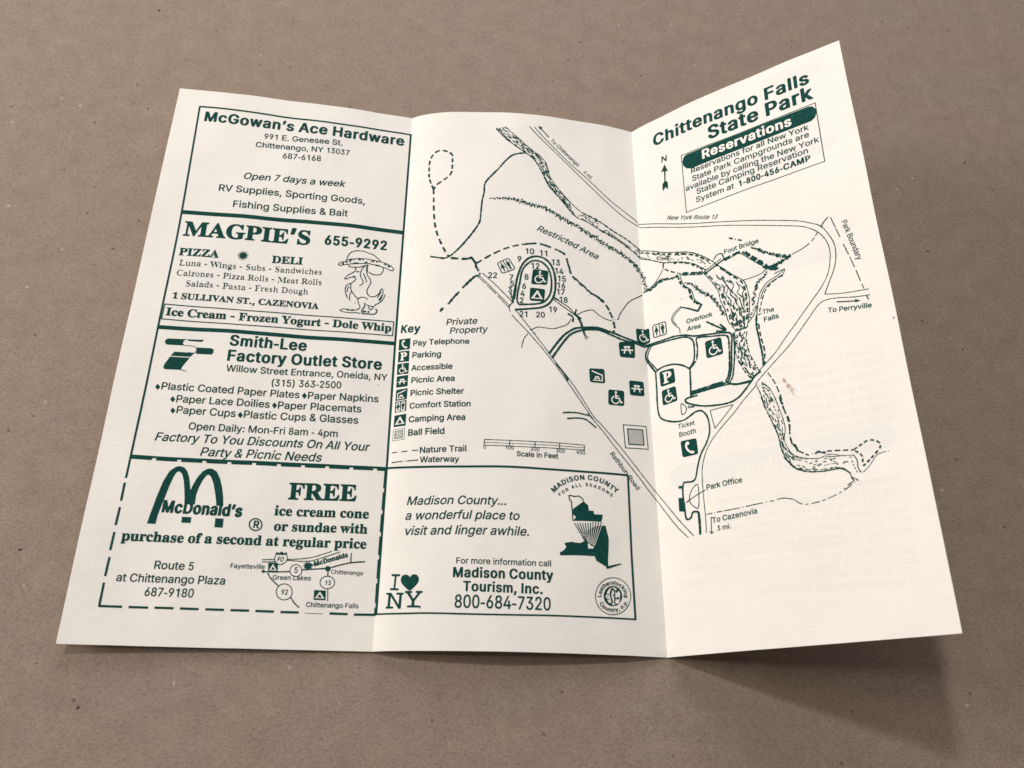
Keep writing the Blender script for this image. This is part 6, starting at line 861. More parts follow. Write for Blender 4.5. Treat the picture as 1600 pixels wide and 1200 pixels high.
def do_icon(ink, it):
    _, base, flat, sq = it
    q = np.array(flat, float).reshape(4, 2)

    def Q(p):
        p = np.asarray(p, float)
        s, t = p[:, :1], p[:, 1:]
        return (1 - s) * (1 - t) * q[0] + s * (1 - t) * q[1] + s * t * q[2] + (1 - s) * t * q[3]

    def poly(p, white=1):
        ink.poly([Q(p)], white)

    def line(p, w, white=1, closed=False):
        sub = Ink()
        sub.ribbon(p, w, 0, closed)
        ink.mesh(Q(np.array(sub.v)[:, :2]), sub.f, white)

    def box(m, r, white=0):
        pts = []
        for cx, cy, a in ((1 - m - r, m + r, 270), (1 - m - r, 1 - m - r, 0), (m + r, 1 - m - r, 90), (m + r, m + r, 180)):
            pts += circle((cx, cy), r, a, a + 90, 5).tolist()
        return np.array(pts)

    def man(cx, h=0.33, w=0.10, white=0, skirt=False):
        poly(circle((cx, 0.5 - h * 0.82), h * 0.17, 0, 340, 10), white)
        if skirt:
            poly([(cx - w * 0.5, 0.5 - h * 0.58), (cx + w * 0.5, 0.5 - h * 0.58), (cx + w * 1.15, 0.5 + h * 0.25), (cx + w * 0.35, 0.5 + h * 0.25), (cx + w * 0.3, 0.5 + h), (cx - w * 0.3, 0.5 + h), (cx - w * 0.35, 0.5 + h * 0.25), (cx - w * 1.15, 0.5 + h * 0.25)], white)
        else:
            poly([(cx - w, 0.5 - h * 0.58), (cx + w, 0.5 - h * 0.58), (cx + w, 0.5 + h * 0.1), (cx + w * 0.6, 0.5 + h * 0.1), (cx + w * 0.5, 0.5 + h), (cx - w * 0.5, 0.5 + h), (cx - w * 0.6, 0.5 + h * 0.1), (cx - w, 0.5 + h * 0.1)], white)

    if base == 'ball':
        line(box(0.03, 0.005), 0.035, 0, True)
        line(box(0.185, 0.005), 0.04, 0, True)
        for i in range(1, 22):
            s = i / 11.0
            a = (0.2 + 0.6 * max(0, s - 1), 0.2 + 0.6 * min(1, s))
            b_ = (0.2 + 0.6 * min(1, s), 0.2 + 0.6 * max(0, s - 1))
            line([(a[0], 1 - a[1]), (b_[0], 1 - b_[1])], 0.011, 0)
        return
    if base == 'comfort' and not sq:
        line(box(0.04, 0.14), 0.07, 0, True)
        line([(0.5, 0.05), (0.5, 0.95)], 0.06, 0)
        man(0.28, 0.36, 0.13, 0, True)
        man(0.72, 0.36, 0.12, 0)
        return
    poly(box(0.0, 0.02 if sq else 0.13), 0)
    if base == 'access':
        poly(circle((0.47, 0.15), 0.075, 0, 340, 12))
        line([(0.46, 0.24), (0.48, 0.53), (0.68, 0.53), (0.80, 0.80), (0.90, 0.76)], 0.085)
        line([(0.48, 0.38), (0.66, 0.38)], 0.06)
        line(circle((0.45, 0.65), 0.235, 15, 255, 22), 0.075)
    elif base == 'camp':
        line([(0.53, 0.20), (0.22, 0.76)], 0.13)
        line([(0.47, 0.20), (0.78, 0.76)], 0.13)
        line([(0.10, 0.79), (0.90, 0.79)], 0.075)
    elif base == 'picnic':
        line([(0.30, 0.34), (0.70, 0.34)], 0.11)
        line([(0.16, 0.54), (0.84, 0.54)], 0.085)
        line([(0.42, 0.36), (0.29, 0.77)], 0.085)
        line([(0.58, 0.36), (0.71, 0.77)], 0.085)
        poly(circle((0.17, 0.54), 0.055, 0, 330, 8))
        poly(circle((0.83, 0.54), 0.055, 0, 330, 8))
    elif base == 'shelter':
        line([(0.12, 0.40), (0.86, 0.16)] if sq else [(0.16, 0.18), (0.86, 0.46)], 0.09)
        line([(0.17, 0.42), (0.17, 0.86), (0.80, 0.86)] if sq else [(0.82, 0.48), (0.82, 0.84), (0.20, 0.84)], 0.07)
        line([(0.36, 0.58), (0.62, 0.58)], 0.08)
        line([(0.42, 0.60), (0.33, 0.78)], 0.06)
        line([(0.55, 0.60), (0.65, 0.78)], 0.06)
        line([(0.30, 0.69), (0.68, 0.69)], 0.05)
    elif base == 'phone':
        P = smooth_line(np.array([(0.38, 0.16), (0.31, 0.36), (0.37, 0.58), (0.50, 0.74), (0.64, 0.84)]), False)
        line(P, 0.12)
        line([(0.40, 0.12), (0.50, 0.28)], 0.13)
        line([(0.60, 0.76), (0.76, 0.86)], 0.14)
        poly([(0.36, 0.14), (0.46, 0.12), (0.50, 0.30), (0.40, 0.34)])
    elif base == 'comfort':
        for x in (0.11, 0.55):
            poly([(x, 0.16), (x + 0.05, 0.10), (x + 0.29, 0.10), (x + 0.34, 0.16), (x + 0.34, 0.96), (x, 0.96)], 1)
        man(0.28, 0.36, 0.15, 2, True)
        man(0.72, 0.36, 0.13, 2)
    elif base == 'parking':
        a, pts, tris = glyph('serif', 'P')
        lo, hi = pts.min(0), pts.max(0)
        u = (pts - lo) / (hi - lo)
        ink.mesh(Q(np.stack([0.2 + 0.6 * u[:, 0], 0.87 - 0.74 * u[:, 1]], 1)), tris, 1)


def lay(ink, name, panel, label, mats, extra=0.0, factor=1.0):
    bm = bmesh.new()
    vs = [bm.verts.new(v) for v in ink.v]
    for f, mi in zip(ink.f, ink.mi):
        try:
            bf = bm.faces.new([vs[i] for i in f])
            bf.material_index = mi
        except ValueError:
            pass
    xs = [v[0] for v in ink.v]
    lo, hi = min(xs), max(xs)
    cuts = [0.0, W1] + [c for c in np.arange(-96, 190, 3.0)]
    for cx in cuts:
        if lo + 0.01 < cx < hi - 0.01:
            bmesh.ops.bisect_plane(bm, geom=bm.verts[:] + bm.edges[:] + bm.faces[:], plane_co=(cx, 0, 0), plane_no=(1, 0, 0), dist=1e-5)
    ys = [v[1] for v in ink.v]
    lo, hi = min(ys), max(ys)
    for cy in np.arange(2.0, 215.0, 5.0):
        if lo + 0.01 < cy < hi - 0.01:
            bmesh.ops.bisect_plane(bm, geom=bm.verts[:] + bm.edges[:] + bm.faces[:], plane_co=(0, cy, 0), plane_no=(0, 1, 0), dist=1e-5)
    bm.verts.ensure_lookup_table()
    co = np.array([v.co[:] for v in bm.verts])
    x, y, l = co.T
    out = np.zeros((len(co), 3))
    pid = np.where(x < 0, 0, np.where(x <= W1, 1, 2))
    for k in range(3):
        m = pid == k
        if m.any():
            out[m] = sheet(x[m], y[m]) + sheet_normal(x[m], y[m], k) * (l[m] * factor + extra)[:, None]
    out = out * MM - ORIGIN
    for v, p in zip(bm.verts, out):
        v.co = p
    bm.normal_update()
    # every printed face looks up from the paper
    for f in bm.faces:
        if f.normal.z < 0:
            f.normal_flip()
    me = bpy.data.meshes.new(name)
    bm.to_mesh(me)
    bm.free()
    for m in mats:
        me.materials.append(m)
    return link(name, me, PANELS[panel], label)


PRINT = [
 ('printed_border',0,'dark green rules and dashed coupon outline','ink',[
  ["s",0.702,0,1,0,[-84.58,8.48,-83.21,59.06,-83.14,108.14,-83.36,156.25,-83.46,163.66],0,0.1],
  ["s",0.765,0,1,0,[-84.85,8.36,-70.18,8.36,-51.26,8.74,-32.09,8.88,-15.86,8.82,0.16,9.02],0,0.1],
  ["s",0.895,0,0,0,[-0.07,8.72,-0.1,58.32,-0.08,107.08,0.29,155.86,0.38,204.53],0,0.1],
  ["s",1.735,0,1,0,[-83.39,59.08,-63.14,58.68,-45.38,58.36,-35.21,58.06,-17.58,57.97,-0.23,58.25],0,0.1],
  ["s",1.521,0,1,0,[-83.36,108.1,-59.07,107.57,-36.39,107.67,-18.0,107.5,-0.21,107.31],0,0.1],
  ["s",0.786,0,1,0,[-83.5,155.97,-65.01,156.02,-35.15,155.77,0.16,155.52],0,0.1],
  ["s",0.741,0,1,[6.76,1.31],[-83.37,156.67,-64.9,156.75,-35.06,156.52,0.21,156.21],0,0.1],
  ["s",0.755,0,0,0,[-83.51,165.26,-83.51,171.33],0,0.15],
  ["s",0.741,0,0,0,[-83.47,173.4,-83.68,179.33],0,0.15],
  ["s",0.728,0,0,0,[-83.61,181.5,-83.75,187.28],0,0.15],
  ["s",0.715,0,0,0,[-83.53,189.46,-83.68,195.39],0,0.15],
  ["s",0.7,0,0,0,[-83.63,197.39,-83.63,204.56],0,0.15],
  ["s",0.704,0,0,0,[-83.78,204.5,-77.03,204.47],0,0.15],
  ["s",0.709,0,0,0,[-75.12,204.47,-69.31,204.49],0,0.15],
  ["s",0.713,0,0,0,[-67.47,204.43,-61.74,204.46],0,0.15],
  ["s",0.716,0,0,0,[-59.88,204.44,-54.31,204.48],0,0.15],
  ["s",0.72,0,0,0,[-52.22,204.45,-46.62,204.5],0,0.15],
  ["s",0.723,0,0,0,[-44.65,204.51,-39.01,204.49],0,0.15],
  ["s",0.726,0,0,0,[-37.1,204.51,-31.42,204.56],0,0.15],
  ["s",0.729,0,0,0,[-29.41,204.64,-23.78,204.63],0,0.15],
  ["s",0.735,0,0,0,[-14.22,204.64,-8.58,204.69],0,0.15],
  ["s",0.74,0,0,0,[-6.62,204.78,0.28,204.66],0,0.15],
  ["s",0.158,0,0,0,[-21.9,204.79,-16.15,204.84],0,0.5],
  ["s",0.848,0,1,[6.15,1.48],[-0.05,156.63,-0.12,179.24,0.06,204.59],0,0.1]]),
 ('hardware_advertisement',0,None,'ink',[
  ["t","bold",0,"McGowan\u2019s Ace Hardware",-81.85,15.36,-2.58,15.28,1.1,0],
  ["t","sans",0,"991 E. Genesee St.",-57.92,20.88,-27.21,19.74,1.0,0],
  ["t","sans",0,"Chittenango, NY 13037",-60.62,25.35,-24.08,24.03,1.0,0],
  ["t","sans",0,"687-6168",-49.67,29.49,-34.86,28.88,1.0,0],
  ["t","sans",1,"Open 7 days a week",-62.99,41.25,-24.1,39.95,1.0,0],
  ["t","sans",0,"RV Supplies, Sporting Goods,",-71.48,47.93,-16.01,47.05,1.0,0],
  ["t","sans",0,"Fishing Supplies & Bait",-65.15,54.88,-22.05,53.85,1.0,0]]),
 ('pizza_advertisement',0,None,'ink',[
  ["t","serif",0,"MAGPIE\u2019S",-81.22,69.27,-34.94,68.42,1.04,0],
  ["t","bold",0,"655-9292",-29.57,67.61,-6.03,67.09,1.1,0],
  ["t","serif",0,"PIZZA",-81.3,77.89,-66.93,77.81,1.04,0],
  ["t","serif",0,"DELI",-47.97,77.71,-36.57,77.39,1.04,0],
  ["p",[[-56.21,75.67,-57.4,76.01,-56.26,76.57,-57.5,76.42,-56.65,77.38,-57.75,76.76,-57.31,77.96,-58.11,76.96,-58.15,78.22,-58.53,77.01,-59.04,78.14,-58.93,76.88,-59.83,77.72,-59.27,76.61,-60.43,77.02,-59.48,76.23,-60.72,76.15,-59.54,75.81,-60.67,75.24,-59.44,75.39,-60.29,74.44,-59.19,75.06,-59.63,73.85,-58.82,74.85,-58.79,73.58,-58.41,74.81,-57.9,73.66,-58.0,74.93,-57.1,74.09,-57.67,75.2,-56.5,74.79,-57.45,75.58]],0,0],
  ["t","light",0,"Luna - Wings - Subs - Sandwiches",-80.33,82.25,-29.25,81.21,1.0,0],
  ["t","light",0,"Calzones - Pizza Rolls - Meat Rolls",-80.54,86.53,-28.93,85.62,1.0,0],
  ["t","light",0,"Salads - Pasta - Fresh Dough",-76.6,90.72,-33.39,90.01,1.0,0],
  ["t","serif",0,"1 SULLIVAN ST., CAZENOVIA",-80.46,96.13,-28.85,95.75,1.04,0],
  ["s",0.375,1,0,0,[-82.43,98.78,-56.63,98.75,-29.18,98.66,-1.24,98.33,-1.29,104.2,-29.19,104.56,-56.42,104.7,-82.54,104.78],0,0.1],
  ["t","serif",0,"Ice Cream - Frozen Yogurt - Dole Whip",-81.51,103.12,-1.86,102.49,1.04,0]]),
 ('bird_drawing',0,'line drawing of a bird wearing a hat','ink',[
  ["s",0.359,0,1,0,[-20.7,73.62,-20.47,72.15,-19.55,70.3,-18.07,69.31,-16.41,68.89,-14.47,68.94,-12.73,69.44,-10.99,69.95,-9.58,70.93,-8.41,71.94,-7.87,72.74],0,0.5],
  ["s",0.351,0,1,0,[-21.0,74.23,-22.62,74.79,-23.5,75.66,-23.33,76.21,-22.27,76.09,-20.18,75.41,-18.07,74.93,-15.7,74.59,-12.85,74.09],0,0.5],
  ["s",0.358,0,1,0,[-21.0,74.23,-19.65,73.29,-17.07,72.6,-13.97,72.16,-11.05,72.34,-8.11,72.71,-6.14,73.1,-4.13,73.99,-2.95,75.14,-3.01,76.16,-3.98,76.14,-6.48,75.16,-8.94,74.61,-10.9,74.28,-12.85,74.09],0,0.5],
  ["s",0.788,0,1,[1.31,0.53],[-19.87,73.46,-17.76,72.89],0,0.5],
  ["s",0.896,0,1,[1.05,0.53],[-16.33,72.74,-14.4,72.76],0,0.5],
  ["s",0.682,0,1,0,[-18.08,74.82,-16.19,74.42],0,0.5],
  ["s",0.686,0,1,[1.05,0.79],[-13.84,73.78,-11.92,73.55],0,0.5],
  ["s",0.634,0,1,0,[-9.92,74.45,-8.22,74.58],0,0.5],
  ["s",0.689,0,1,[1.06,0.53],[-6.6,73.45,-4.33,74.6],0,0.5],
  ["s",0.576,0,1,[0.79,0.52],[-20.96,74.65,-18.63,73.94],0,0.5],
  ["s",0.529,0,1,[1.06,0.79],[-11.49,72.91,-9.06,72.95],0,0.5],
  ["s",0.521,0,1,0,[-22.33,75.38,-21.64,75.07,-21.79,75.55,-22.33,75.38],0,0.5],
  ["s",0.352,0,1,0,[-19.92,75.67,-19.13,76.43,-17.46,76.38,-15.1,76.01,-13.49,75.04],0,0.5],
  ["s",0.348,0,1,0,[-17.23,76.35,-16.9,77.31,-17.52,78.52,-19.3,79.86,-20.38,81.11,-20.66,81.98,-19.62,81.64,-18.04,80.7,-16.77,80.27],0,0.5],
  ["s",0.346,0,1,0,[-18.04,80.7,-16.58,81.1,-16.95,82.26,-18.15,83.52,-19.39,84.22,-20.07,85.83,-19.76,88.01,-18.85,90.26],0,0.5],
  ["s",0.345,0,1,0,[-18.74,84.85,-19.23,86.01,-19.22,87.4],0,0.5],
  ["s",0.345,0,1,0,[-18.15,83.52,-18.13,85.61,-17.61,86.95,-16.68,88.23,-15.11,89.99],0,0.5],
  ["s",0.343,0,1,0,[-17.63,86.81,-18.19,88.4,-18.19,89.77,-17.96,90.99],0,0.5],
  ["s",0.352,0,1,0,[-16.56,78.55,-16.13,77.93,-15.56,78.43],0,0.5],
  ["s",0.35,0,1,0,[-13.28,74.72,-14.25,76.13,-14.94,77.93,-15.03,79.64,-14.44,80.99,-13.74,82.32,-14.0,83.47,-15.01,84.15],0,0.5],
  ["s",0.351,0,1,0,[-14.04,78.67,-13.33,80.01,-12.48,82.31],0,0.5],
  ["s",0.629,0,1,0,[-12.68,74.65,-12.87,76.25,-12.66,77.94],0,0.5],
  ["s",0.346,0,1,0,[-12.66,77.94,-12.43,79.33,-11.34,80.9,-10.88,82.26,-11.36,83.73,-12.03,85.76,-11.78,87.41,-10.51,88.52,-8.87,88.19,-7.54,86.92,-6.95,85.18,-6.52,84.56,-6.1,85.36,-6.14,86.48],0,0.5],
  ["s",0.354,0,1,0,[-12.06,77.87,-10.56,78.68,-8.87,78.76,-7.47,78.16,-6.73,76.63,-6.84,75.21],0,0.5],
  ["s",0.348,0,1,0,[-6.91,85.73,-7.28,87.17,-8.0,88.79],0,0.5],
  ["s",0.347,0,1,0,[-6.04,86.19,-6.51,87.92,-7.46,89.56],0,0.5],
  ["s",0.347,0,1,0,[-6.08,87.31,-6.67,89.05,-7.19,90.08],0,0.5],
  ["s",0.344,0,1,0,[-5.27,86.94,-5.72,88.94,-7.02,90.75,-8.37,91.73,-9.12,92.64,-10.19,92.62,-11.76,92.1],0,0.5],
  ["s",0.345,0,1,0,[-15.11,89.99,-14.24,89.21,-12.83,89.05,-11.35,89.86],0,0.5],
  ["s",0.339,0,1,0,[-15.11,89.99,-14.72,91.88,-14.1,93.04,-14.3,94.02,-15.87,94.86,-18.18,95.1,-19.39,94.69,-20.75,95.1,-21.05,95.53,-19.96,96.02,-17.16,96.08,-14.85,95.85,-13.66,96.13],0,0.5],
  ["s",0.604,0,1,[1.01,0.75],[-18.9,94.91,-15.87,94.86],0,0.5],
  ["s",0.454,0,1,0,[-12.41,91.35,-12.39,93.0,-13.1,94.44,-12.97,95.92,-11.09,96.0,-8.75,95.94,-7.77,94.96,-7.84,94.01,-8.45,93.67],0,0.5],
  ["s",0.342,0,1,0,[-11.12,92.72,-10.06,94.25,-9.1,92.91],0,0.5],
  ["s",0.657,0,1,[1.26,0.51],[-12.81,95.09,-10.46,95.11],0,0.5],
  ["s",0.405,0,1,0,[-16.13,91.89,-15.89,91.95],0,0.5]]),
 ('outlet_advertisement',0,None,'ink',[
  ["t","bold",0,"Smith-Lee",-58.09,113.2,-31.42,113.03,1.1,0],
  ["t","bold",0,"Factory Outlet Store",-57.99,119.2,-4.23,118.27,1.1,0],
  ["t","sans",0,"Willow Street Entrance, Oneida, NY",-57.76,123.38,-1.96,122.48,1.0,0],
  ["t","sans",0,"(315) 363-2500",-41.81,127.63,-17.79,126.96,1.0,0],
  ["p",[[-80.22,130.83,-79.58,129.61,-78.55,130.7,-79.18,131.92]],0,0],
  ["p",[[-31.01,130.71,-30.27,129.46,-29.26,130.59,-30.01,131.83]],0,0],
  ["p",[[-74.55,135.06,-73.91,133.85,-72.88,134.94,-73.52,136.14]],0,0],
  ["p",[[-40.71,134.95,-39.99,133.73,-38.99,134.84,-39.71,136.06]],0,0],
  ["p",[[-73.79,139.21,-73.15,138.01,-72.13,139.09,-72.77,140.28]],0,0],
  ["p",[[-51.54,139.39,-50.85,138.18,-49.84,139.27,-50.53,140.47]],0,0],
  ["t","sans",0,"Plastic Coated Paper Plates",-78.16,131.56,-31.78,131.68,1.0,0],
  ["t","sans",0,"Paper Napkins",-28.89,131.68,-4.45,131.19,1.0,0],
  ["t","sans",0,"Paper Lace Doilies",-72.46,136.0,-41.46,135.9,1.0,0],
  ["t","sans",0,"Paper Placemats",-38.66,135.99,-10.07,135.57,1.0,0],
  ["t","sans",0,"Paper Cups",-71.74,140.01,-52.22,140.18,1.0,0],
  ["t","sans",0,"Plastic Cups & Glasses",-49.53,140.2,-10.79,139.87,1.0,0],
  ["t","sans",0,"Open Daily: Mon-Fri 8am - 4pm",-66.86,145.62,-17.35,145.25,1.0,0],
  ["t","sans",1,"Factory To You Discounts On All Your",-77.0,150.16,-6.02,149.66,1.0,0],
  ["t","sans",1,"Party & Picnic Needs",-61.69,154.61,-21.77,154.48,1.0,0],
  ["s",0.286,0,1,0,[-5.28,124.44,-4.81,124.54],0,0.5]]),
 ('store_logo',0,'slanted green letter emblem','ink',[
  ["p",[[-79.03,112.22,-72.86,111.9,-73.74,112.63,-73.9,113.52,-73.32,114.41,-78.99,114.6,-79.83,114.02,-79.86,112.8]],0,0],
  ["p",[[-72.86,111.9,-66.94,111.69,-67.63,112.55,-72.14,112.49]],0,0],
  ["s",0.232,0,1,0,[-73.32,114.41,-70.46,114.38,-69.12,114.99,-68.92,116.27,-69.73,117.06,-71.6,117.0],0,0.5],
  ["p",[[-69.14,114.85,-64.15,114.8,-63.15,115.22,-62.95,116.5,-63.65,117.28,-69.01,117.29,-68.79,116.26]],0,0],
  ["p",[[-76.1,117.09,-69.42,117.03,-70.53,118.63,-77.18,118.75]],0,0],
  ["p",[[-77.3,119.11,-70.72,119.0,-72.61,122.56,-72.83,123.85,-78.25,124.0,-78.85,123.34,-78.68,122.2]],0,0],
  ["s",0.274,0,0,0,[-72.83,123.85,-71.05,124.2],0,0.5],
  ["s",0.228,0,1,0,[-70.69,124.52,-70.55,124.65],0,0.5]]),
 ('coupon_lettering',0,None,'ink',[
  ["t","serif",0,"FREE",-31.48,168.02,-9.06,167.67,1.04,0],
  ["t","serif",0,"ice cream cone",-35.19,173.7,-4.45,173.46,1.04,0],
  ["t","serif",0,"or sundae with",-34.74,178.78,-4.53,178.58,1.04,0],
  ["t","serif",0,"purchase of a second at regular price",-81.25,183.99,-4.47,183.61,1.04,0],
  ["t","sans",0,"Route 5",-69.77,192.53,-57.81,192.58,1.0,0],
  ["t","sans",0,"at Chittenango Plaza",-80.34,196.76,-47.53,196.73,1.0,0],
  ["t","sans",0,"687-9180",-71.18,200.96,-56.47,200.97,1.0,0]]),
 ('arch_logo',0,'double arch emblem with lettering across it','ink',[
  ["p",[[-74.39,178.24,-73.79,174.28,-72.95,169.33,-71.92,164.3,-70.44,160.44,-68.66,158.87,-67.42,158.54,-65.95,158.97,-64.8,160.24,-63.89,162.29,-63.31,164.46,-62.84,166.63,-62.4,165.04,-61.37,162.28,-59.96,160.04,-58.36,158.93,-57.06,158.92,-55.44,159.85,-54.03,162.2,-52.95,165.18,-52.14,168.28,-51.62,171.48,-53.83,171.47,-54.27,169.32,-55.04,166.54,-55.98,163.76,-57.07,161.6,-57.87,161.01,-58.57,161.43,-59.48,163.12,-60.27,165.56,-60.75,168.08,-60.7,171.36,-63.99,171.34,-64.33,168.89,-64.79,166.42,-65.47,163.32,-66.35,161.16,-67.36,160.32,-68.17,160.75,-68.89,162.37,-69.69,165.56,-70.45,169.51,-71.16,173.05,-71.59,175.5,-71.78,178.29]],0,0],
  ["t","bold",0,"McDonald\u2019s",-70.67,174.24,-45.54,174.84,1.265,0],
  ["t","bold",0,"McDonald\u2019s",-70.52,174.12,-45.33,174.71,1.265,0],
  ["p",[[-64.06,175.51,-61.07,175.55,-61.05,177.49,-63.97,177.44]],0,0],
  ["p",[[-53.5,175.63,-50.89,175.69,-50.74,178.67,-53.35,178.6]],0,0],
  ["s",0.415,1,1,0,[-38.64,177.05,-38.66,177.66,-38.87,178.21,-39.26,178.66,-39.77,178.95,-40.36,179.07,-40.99,179.01,-41.57,178.75,-42.06,178.34,-42.42,177.82,-42.59,177.22,-42.58,176.62,-42.37,176.06,-41.99,175.61,-41.48,175.31,-40.88,175.19,-40.25,175.25,-39.66,175.51,-39.17,175.92,-38.82,176.45],0,0.1],
  ["t","bold",0,"R",-41.3,178.2,-39.48,178.25,1.1,0]]),
 ('location_map',0,'small road map inside the coupon','ink',[
  ["s",0.305,0,1,0,[-37.19,188.43,-33.15,188.18],0,0.5],
  ["s",0.305,0,1,0,[-37.1,189.17,-33.06,188.92],0,0.5],
  ["s",0.288,0,1,0,[-29.3,188.07,-24.36,187.62,-20.49,186.8,-15.37,184.97],0,0.5],
  ["s",0.287,0,1,0,[-29.27,188.34,-23.94,188.48,-20.06,187.8,-12.69,185.07],0,0.5],
  ["p",[[-33.24,186.61,-33.02,186.06,-32.72,185.78,-32.03,186.09,-31.34,185.52,-30.45,186.1,-29.78,185.67,-29.49,186.47,-30.39,186.63,-32.02,186.7]],0,0],
  ["s",0.284,0,1,0,[-33.02,186.6,-33.28,187.95,-32.69,189.27,-31.33,189.76,-30.08,189.24,-29.29,188.14,-29.62,186.47],0,0.5],
  ["t","sans",1,"90",-32.49,188.76,-30.39,188.85,1.0,0],
  ["t","sans",0,"Fayetteville",-46.54,191.47,-36.01,191.35,1.0,0],
  ["p",[[-35.78,192.11,-35.79,192.25,-35.85,192.38,-35.96,192.49,-36.1,192.56,-36.27,192.59,-36.44,192.57,-36.6,192.51,-36.74,192.41,-36.83,192.29,-36.88,192.15,-36.87,192.0,-36.81,191.87,-36.7,191.77,-36.55,191.69,-36.39,191.67,-36.21,191.68,-36.05,191.74,-35.92,191.84,-35.82,191.97]],0,0],
  ["s",0.383,0,1,0,[-36.32,192.19,-32.33,192.19,-28.13,191.94],0,0.5],
  ["s",0.263,1,1,0,[-24.3,191.47,-24.32,192.06,-24.53,192.59,-24.89,193.02,-25.38,193.31,-25.94,193.42,-26.52,193.35,-27.07,193.1,-27.53,192.7,-27.85,192.18,-28.01,191.6,-27.99,191.02,-27.78,190.48,-27.42,190.04,-26.93,189.76,-26.37,189.64,-25.78,189.71,-25.24,189.97,-24.78,190.37,-24.45,190.89],0,0.2],
  ["t","sans",0,"5",-26.62,192.28,-25.55,192.28,1.0,0],
  ["s",0.411,0,1,0,[-24.23,191.24,-18.12,190.65,-16.15,190.51,-12.94,189.49,-9.05,188.46,-4.43,187.88],0,0.5],
  ["p",[[-20.83,189.84,-21.51,190.15,-21.07,190.72,-21.84,190.62,-21.86,191.29,-22.44,190.81,-22.91,191.32,-23.07,190.66,-23.82,190.82,-23.5,190.22,-24.24,189.97,-23.56,189.66,-24.01,189.09,-23.23,189.19,-23.21,188.52,-22.63,189.0,-22.16,188.48,-22.0,189.15,-21.25,188.99,-21.57,189.59]],0,0],
  ["s",0.327,0,1,0,[-21.52,189.53,-20.54,189.5],0,0.5],
  ["t","bold",0,"McDonalds",-20.43,189.96,-10.05,186.6,1.1,0],
  ["t","bold",0,"McDonalds",-20.33,189.89,-9.96,186.53,1.1,0],
  ["s",0.371,0,1,0,[-9.07,185.26,-9.06,188.39],0,0.5],
  ["p",[[-15.22,190.58,-15.24,190.85,-15.35,191.09,-15.53,191.29,-15.78,191.43,-16.06,191.48,-16.34,191.45,-16.61,191.33,-16.84,191.15,-16.99,190.91,-17.06,190.64,-17.04,190.37,-16.94,190.13,-16.75,189.93,-16.51,189.79,-16.23,189.74,-15.94,189.77,-15.67,189.89,-15.45,190.07,-15.29,190.31]],0,0],
  ["t","sans",0,"Chittenango",-15.06,192.21,-4.84,192.32,1.0,0],
  ["s",0.366,0,1,0,[-16.0,191.41,-15.9,193.07],0,0.5],
  ["s",0.283,1,1,0,[-13.59,194.92,-13.64,195.53,-13.91,196.1,-14.37,196.55,-14.98,196.85,-15.68,196.97,-16.39,196.9,-17.06,196.64,-17.6,196.22,-17.98,195.68,-18.16,195.07,-18.11,194.46,-17.84,193.9,-17.38,193.44,-16.77,193.14,-16.07,193.01,-15.35,193.09,-14.68,193.35,-14.13,193.77,-13.76,194.31],0,0.2],
  ["t","sans",0,"13",-16.55,195.78,-14.72,195.78,1.0,0],
  ["s",0.28,0,1,0,[-15.52,196.96,-15.2,200.87],0,0.5],
  ["t","sans",0,"Green Lakes",-33.16,194.66,-21.15,194.55,1.0,0],
  ["s",0.361,0,1,0,[-34.89,192.51,-33.51,194.44,-30.81,196.71],0,0.5],
  ["s",0.279,1,1,0,[-26.52,198.3,-26.55,199.07,-26.82,199.78,-27.31,200.35,-27.95,200.72,-28.7,200.86,-29.48,200.77,-30.21,200.44,-30.82,199.9,-31.25,199.22,-31.47,198.46,-31.44,197.68,-31.17,196.97,-30.69,196.4,-30.05,196.02,-29.29,195.87,-28.51,195.97,-27.78,196.3,-27.16,196.84,-26.73,197.53],0,0.2],
  ["t","sans",0,"92",-29.93,199.15,-27.84,199.19,1.0,0],
  ["s",0.357,0,1,0,[-26.88,199.94,-25.37,201.83,-23.78,203.13],0,0.5],
  ["t","sans",0,"Chittenango Falls",-21.78,202.85,-5.41,202.78,1.0,0],
  ["i","camp",[-35.07,189.29,-32.03,189.31,-31.77,192.3,-34.82,192.27],1],
  ["i","camp",[-19.76,197.53,-16.05,197.54,-15.9,200.6,-19.64,200.59],1]]),
 ('printed_border',1,'dark green box round the tourism advertisement','ink',[
  ["s",0.761,0,1,0,[0.33,155.65,8.7,155.95,24.04,155.98,44.87,155.62,60.12,155.85,84.9,155.67],0,0.1],
  ["s",0.764,0,0,0,[84.67,155.51,84.5,182.89,84.63,204.67],0,0.1],
  ["s",0.556,0,1,0,[-0.02,204.53,9.14,204.59,17.72,204.54,35.82,204.77,54.09,204.6,68.72,204.53,84.87,204.52],0,0.1]]),
 ('map_key',1,'lettering of the map key','ink',[
  ["t","bold",0,"Key",1.94,103.33,9.45,103.75,1.1,0],
  ["t","med",0,"Pay Telephone",7.19,109.3,27.76,109.14,1.0,0],
  ["t","med",0,"Parking",7.12,114.17,17.69,114.33,1.0,0],
  ["t","med",0,"Accessible",7.08,119.34,22.02,119.27,1.0,0],
  ["t","med",0,"Picnic Area",7.38,124.29,22.98,124.08,1.0,0],
  ["t","med",0,"Picnic Shelter",7.38,129.28,26.46,129.0,1.0,0],
  ["t","med",0,"Comfort Station",7.33,134.24,28.91,133.78,1.0,0],
  ["t","med",0,"Camping Area",7.35,139.41,27.21,138.9,1.0,0],
  ["t","med",0,"Ball Field",7.45,144.41,20.17,144.07,1.0,0],
  ["t","med",0,"Nature Trail",11.97,151.0,27.96,150.4,1.0,0],
  ["t","med",0,"Waterway",12.15,154.39,25.57,154.23,1.0,0],
  ["s",0.355,0,1,0,[1.77,150.29,3.89,150.17],0,0.5],
